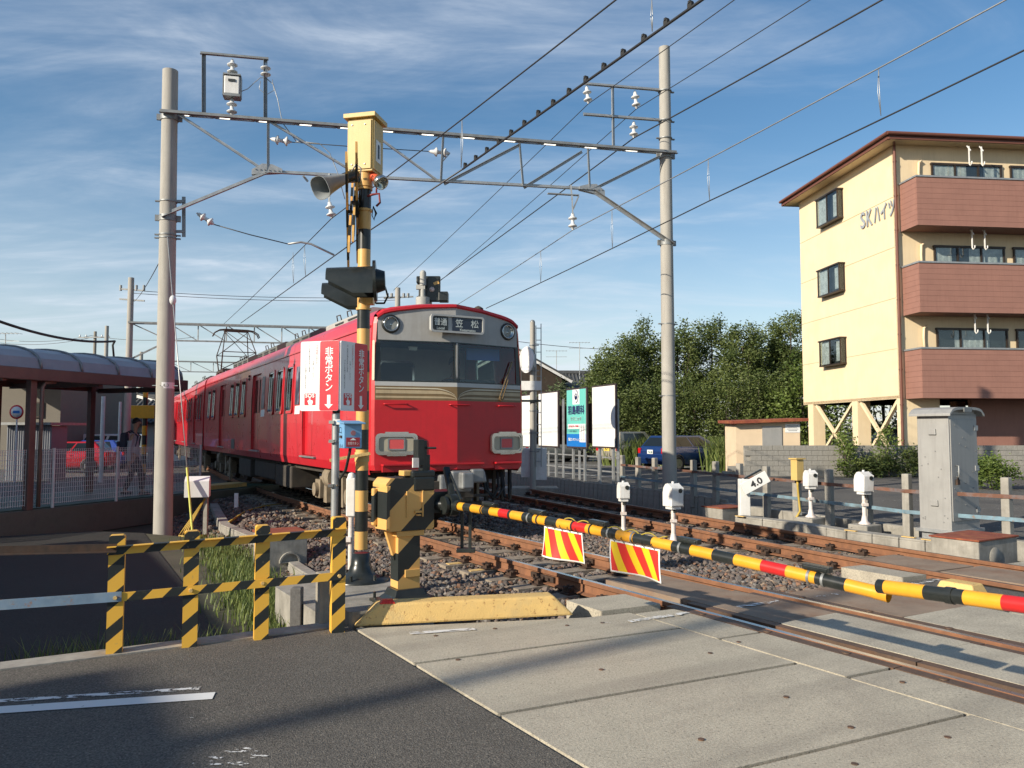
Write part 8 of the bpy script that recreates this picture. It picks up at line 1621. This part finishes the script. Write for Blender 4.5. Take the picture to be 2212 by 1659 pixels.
spec = [(1303, 760, 41, 1.15, 'left edge of the tree row, lowest crown beside the tiled roofs'), (1335, 722, 43, 1.6, 'second tree of the row from the left'), (1392, 690, 45, 1.8, 'tree third in the row, whose crown meets the concrete pole'), (1465, 688, 44, 1.7, 'tree directly right of the concrete pole'), (1540, 668, 46, 1.9, 'broad tree in the middle of the row, right of the concrete pole'), (1607, 690, 43, 1.7, 'tree above the small shed roof'), (1668, 684, 45, 1.6, 'tree left of the cream building, second from its corner'), (1712, 655, 44, 1.5, 'tallest tree touching the cream building corner')]
for u, vt, Yd, rx, lab in spec:
    p = P(u, 940, Yd); tree('dark green leafy ' + lab, (p.x, Yd, -.1), P(u, vt + 10, Yd).z, rx, 1.6, .7, 17000, .155, 'leaf', 150, .22, .14, upright=1.3)
for i, (u, vt, Yd) in enumerate(((1325, 835, 39), (1380, 820, 39.5), (1440, 800, 40), (1500, 810, 40), (1570, 800, 40), (1640, 790, 40.5), (1690, 800, 41))):
    p = P(u, 940, Yd); tree('low dense undergrowth bush below the tree row, number %s from the left' % ('one', 'two', 'three', 'four', 'five', 'six', 'seven')[i], (p.x, Yd, -.1), P(u, vt, Yd).z, 1.5, 1.0, .1, 4500, .14, 'leaf', 60, .28, .06, 'shrub')
p = P(1212, 900, 45); tree('grey-green shrub behind the billboards below the tiled roofs', (p.x, 45, -.2), P(0, 815, 45).z, 1.3, 1.0, .6, 2600, .15, 'leaf_grey', 35, .25, .06, 'shrub', 1)
p = P(1140, 900, 44); tree('grey-green shrub just behind the ladder pole', (p.x, 44, -.2), P(0, 842, 44).z, .9, .8, .6, 1500, .15, 'leaf_grey', 25, .25, .05, 'shrub')
tree('drooping willow behind the open ground floor of the apartments', gpt_(11, 0, -2.0), 5.5, 2.2, 1.5, .3, 5000, .2, 'leaf_light', 60, .3, .12)
tree('green tree behind the right part of the open ground floor', gpt_(11, 0, -6.0), 6, 2.2, 1.5, .3, 4000, .2, 'leaf', 50, .3, .12)
# weeds and shrubs by the block wall
for u, vt, vb, rx, m, n, lab in ((1828, 905, 1012, .34, 'leaf_light', 900, 'tall thin weed climbing in front of the block wall'), (1893, 960, 1016, .75, 'leaf', 1700, 'round green shrub against the middle of the block wall'), (1918, 905, 1012, .28, 'leaf_light', 600, 'second tall thin weed above the round shrub by the block wall'), (1962, 945, 1018, .75, 'leaf', 1700, 'dark green shrub against the block wall left of the grey cabinet'), (1846, 975, 1014, .5, 'leaf', 900, 'low shrub at the foot of the tall weed by the block wall')):
    p = P(u, vb, 27.6); tree(lab, (p.x, 27.6, LOTZ), P(u, vt + (22 if rx > .4 else 8), 27.6).z - LOTZ - .1, rx, .4, .1, n, .11, m, 26, .10 if rx < .4 else .14, .03, 'shrub', .8)
p = P(2140, 1060, 22); tree('pale green feathery bush right of the grey cabinet', (p.x, 22, LOTZ), P(0, 988, 22).z - LOTZ, .62, .55, .05, 3200, .09, 'leaf_light', 36, .11, .03, 'shrub', .6)
# grass: blades as narrow bent triangles
def grass(name, label, pts, n, h0, h1, m='grass', w=.006, lean=.35, patch=None):
    i = RNG.integers(0, len(pts), n); P0 = np.array(pts)[i] + np.c_[RNG.normal(size=(n, 2)) * (patch or .18), np.zeros(n)]; a = RNG.uniform(0, 2 * np.pi, n); L = RNG.uniform(h0, h1, n); le = RNG.uniform(.1, lean, n) * L * 1.6
    dx = np.c_[np.cos(a), np.sin(a), np.zeros(n)]; sx = np.c_[-np.sin(a), np.cos(a), np.zeros(n)]; wv = w * RNG.uniform(.7, 1.6, n)[:, None]
    b0, b1 = P0 - sx * wv, P0 + sx * wv; m0 = P0 + dx * (le * .35)[:, None] + np.c_[np.zeros((n, 2)), L * .6]; t0 = P0 + dx * le[:, None] + np.c_[np.zeros((n, 2)), L * .93]
    V = np.stack([b0, b1, m0 + sx * wv * .7, m0 - sx * wv * .7, t0], 1).reshape(-1, 3); k = np.arange(n) * 5; Fq = np.r_[np.c_[k, k + 1, k + 2], np.c_[k, k + 2, k + 3], np.c_[k + 3, k + 2, k + 4]]
    cols = np.repeat(RNG.uniform(0, 1, n), 5)[:, None] * np.ones((1, 3)); return tag(np_mesh(name, V, Fq, m, cols), label, 'grass', kind='stuff')
gpts = []
for u0, v0, u1, v1, z_, nn_ in ((470, 1195, 560, 1270, -.36, 26), (455, 1215, 600, 1330, -.38, 30), (520, 1300, 610, 1375, -.38, 20), (560, 1290, 640, 1345, -.38, 12), (440, 1170, 500, 1215, -.34, 12)):
    for k in range(nn_): t_ = k / nn_; p = G(u0 + (u1 - u0) * t_ + random.uniform(-14, 14), v0 + (v1 - v0) * t_ + random.uniform(-8, 8), z_); gpts.append(tuple(p))
grass('grass_strip', 'bright green grass growing in the ditch between the lower lot and the cable trough', gpts, 3600, .06, .24)
e_ = []
for t_ in np.linspace(0, 1, 22): p = G(80 + 470 * t_, 1402 - 28 * t_, 0); e_.append(tuple(Vector((p.x, p.y, -.34)) + DV * .32))
grass('grass_edge', 'thin weeds along the foot of the road edge behind the striped fence', e_, 900, .15, .40, w=.004, patch=.12)
mb = MB(); mb.prism([(1.5, 6.42), (2.3, 6.42), (2.6, 10), (2.9, 15), (2.0, 16.4), (1.72, 10)], Vector((0, 0, -.62)), NV, DV, ZV * .26); mb.build('ditch', 'soil', kind='structure')
bank = []
for k in range(260): u = random.uniform(1330, 1605); Yd = random.uniform(36.5, 39.5); p = P(u, 1000, Yd); bank.append((p.x, Yd, -.1))
for k in range(60): u = random.uniform(1562, 1602); Yd = random.uniform(31, 33); p = P(u, 1000, Yd); bank.append((p.x, Yd, -.05))
grass('tall_grass_bank', 'tall yellowish green grass bank behind the parked cars below the trees', bank, 9000, .5, 1.6, w=.028, lean=.5, patch=.3)
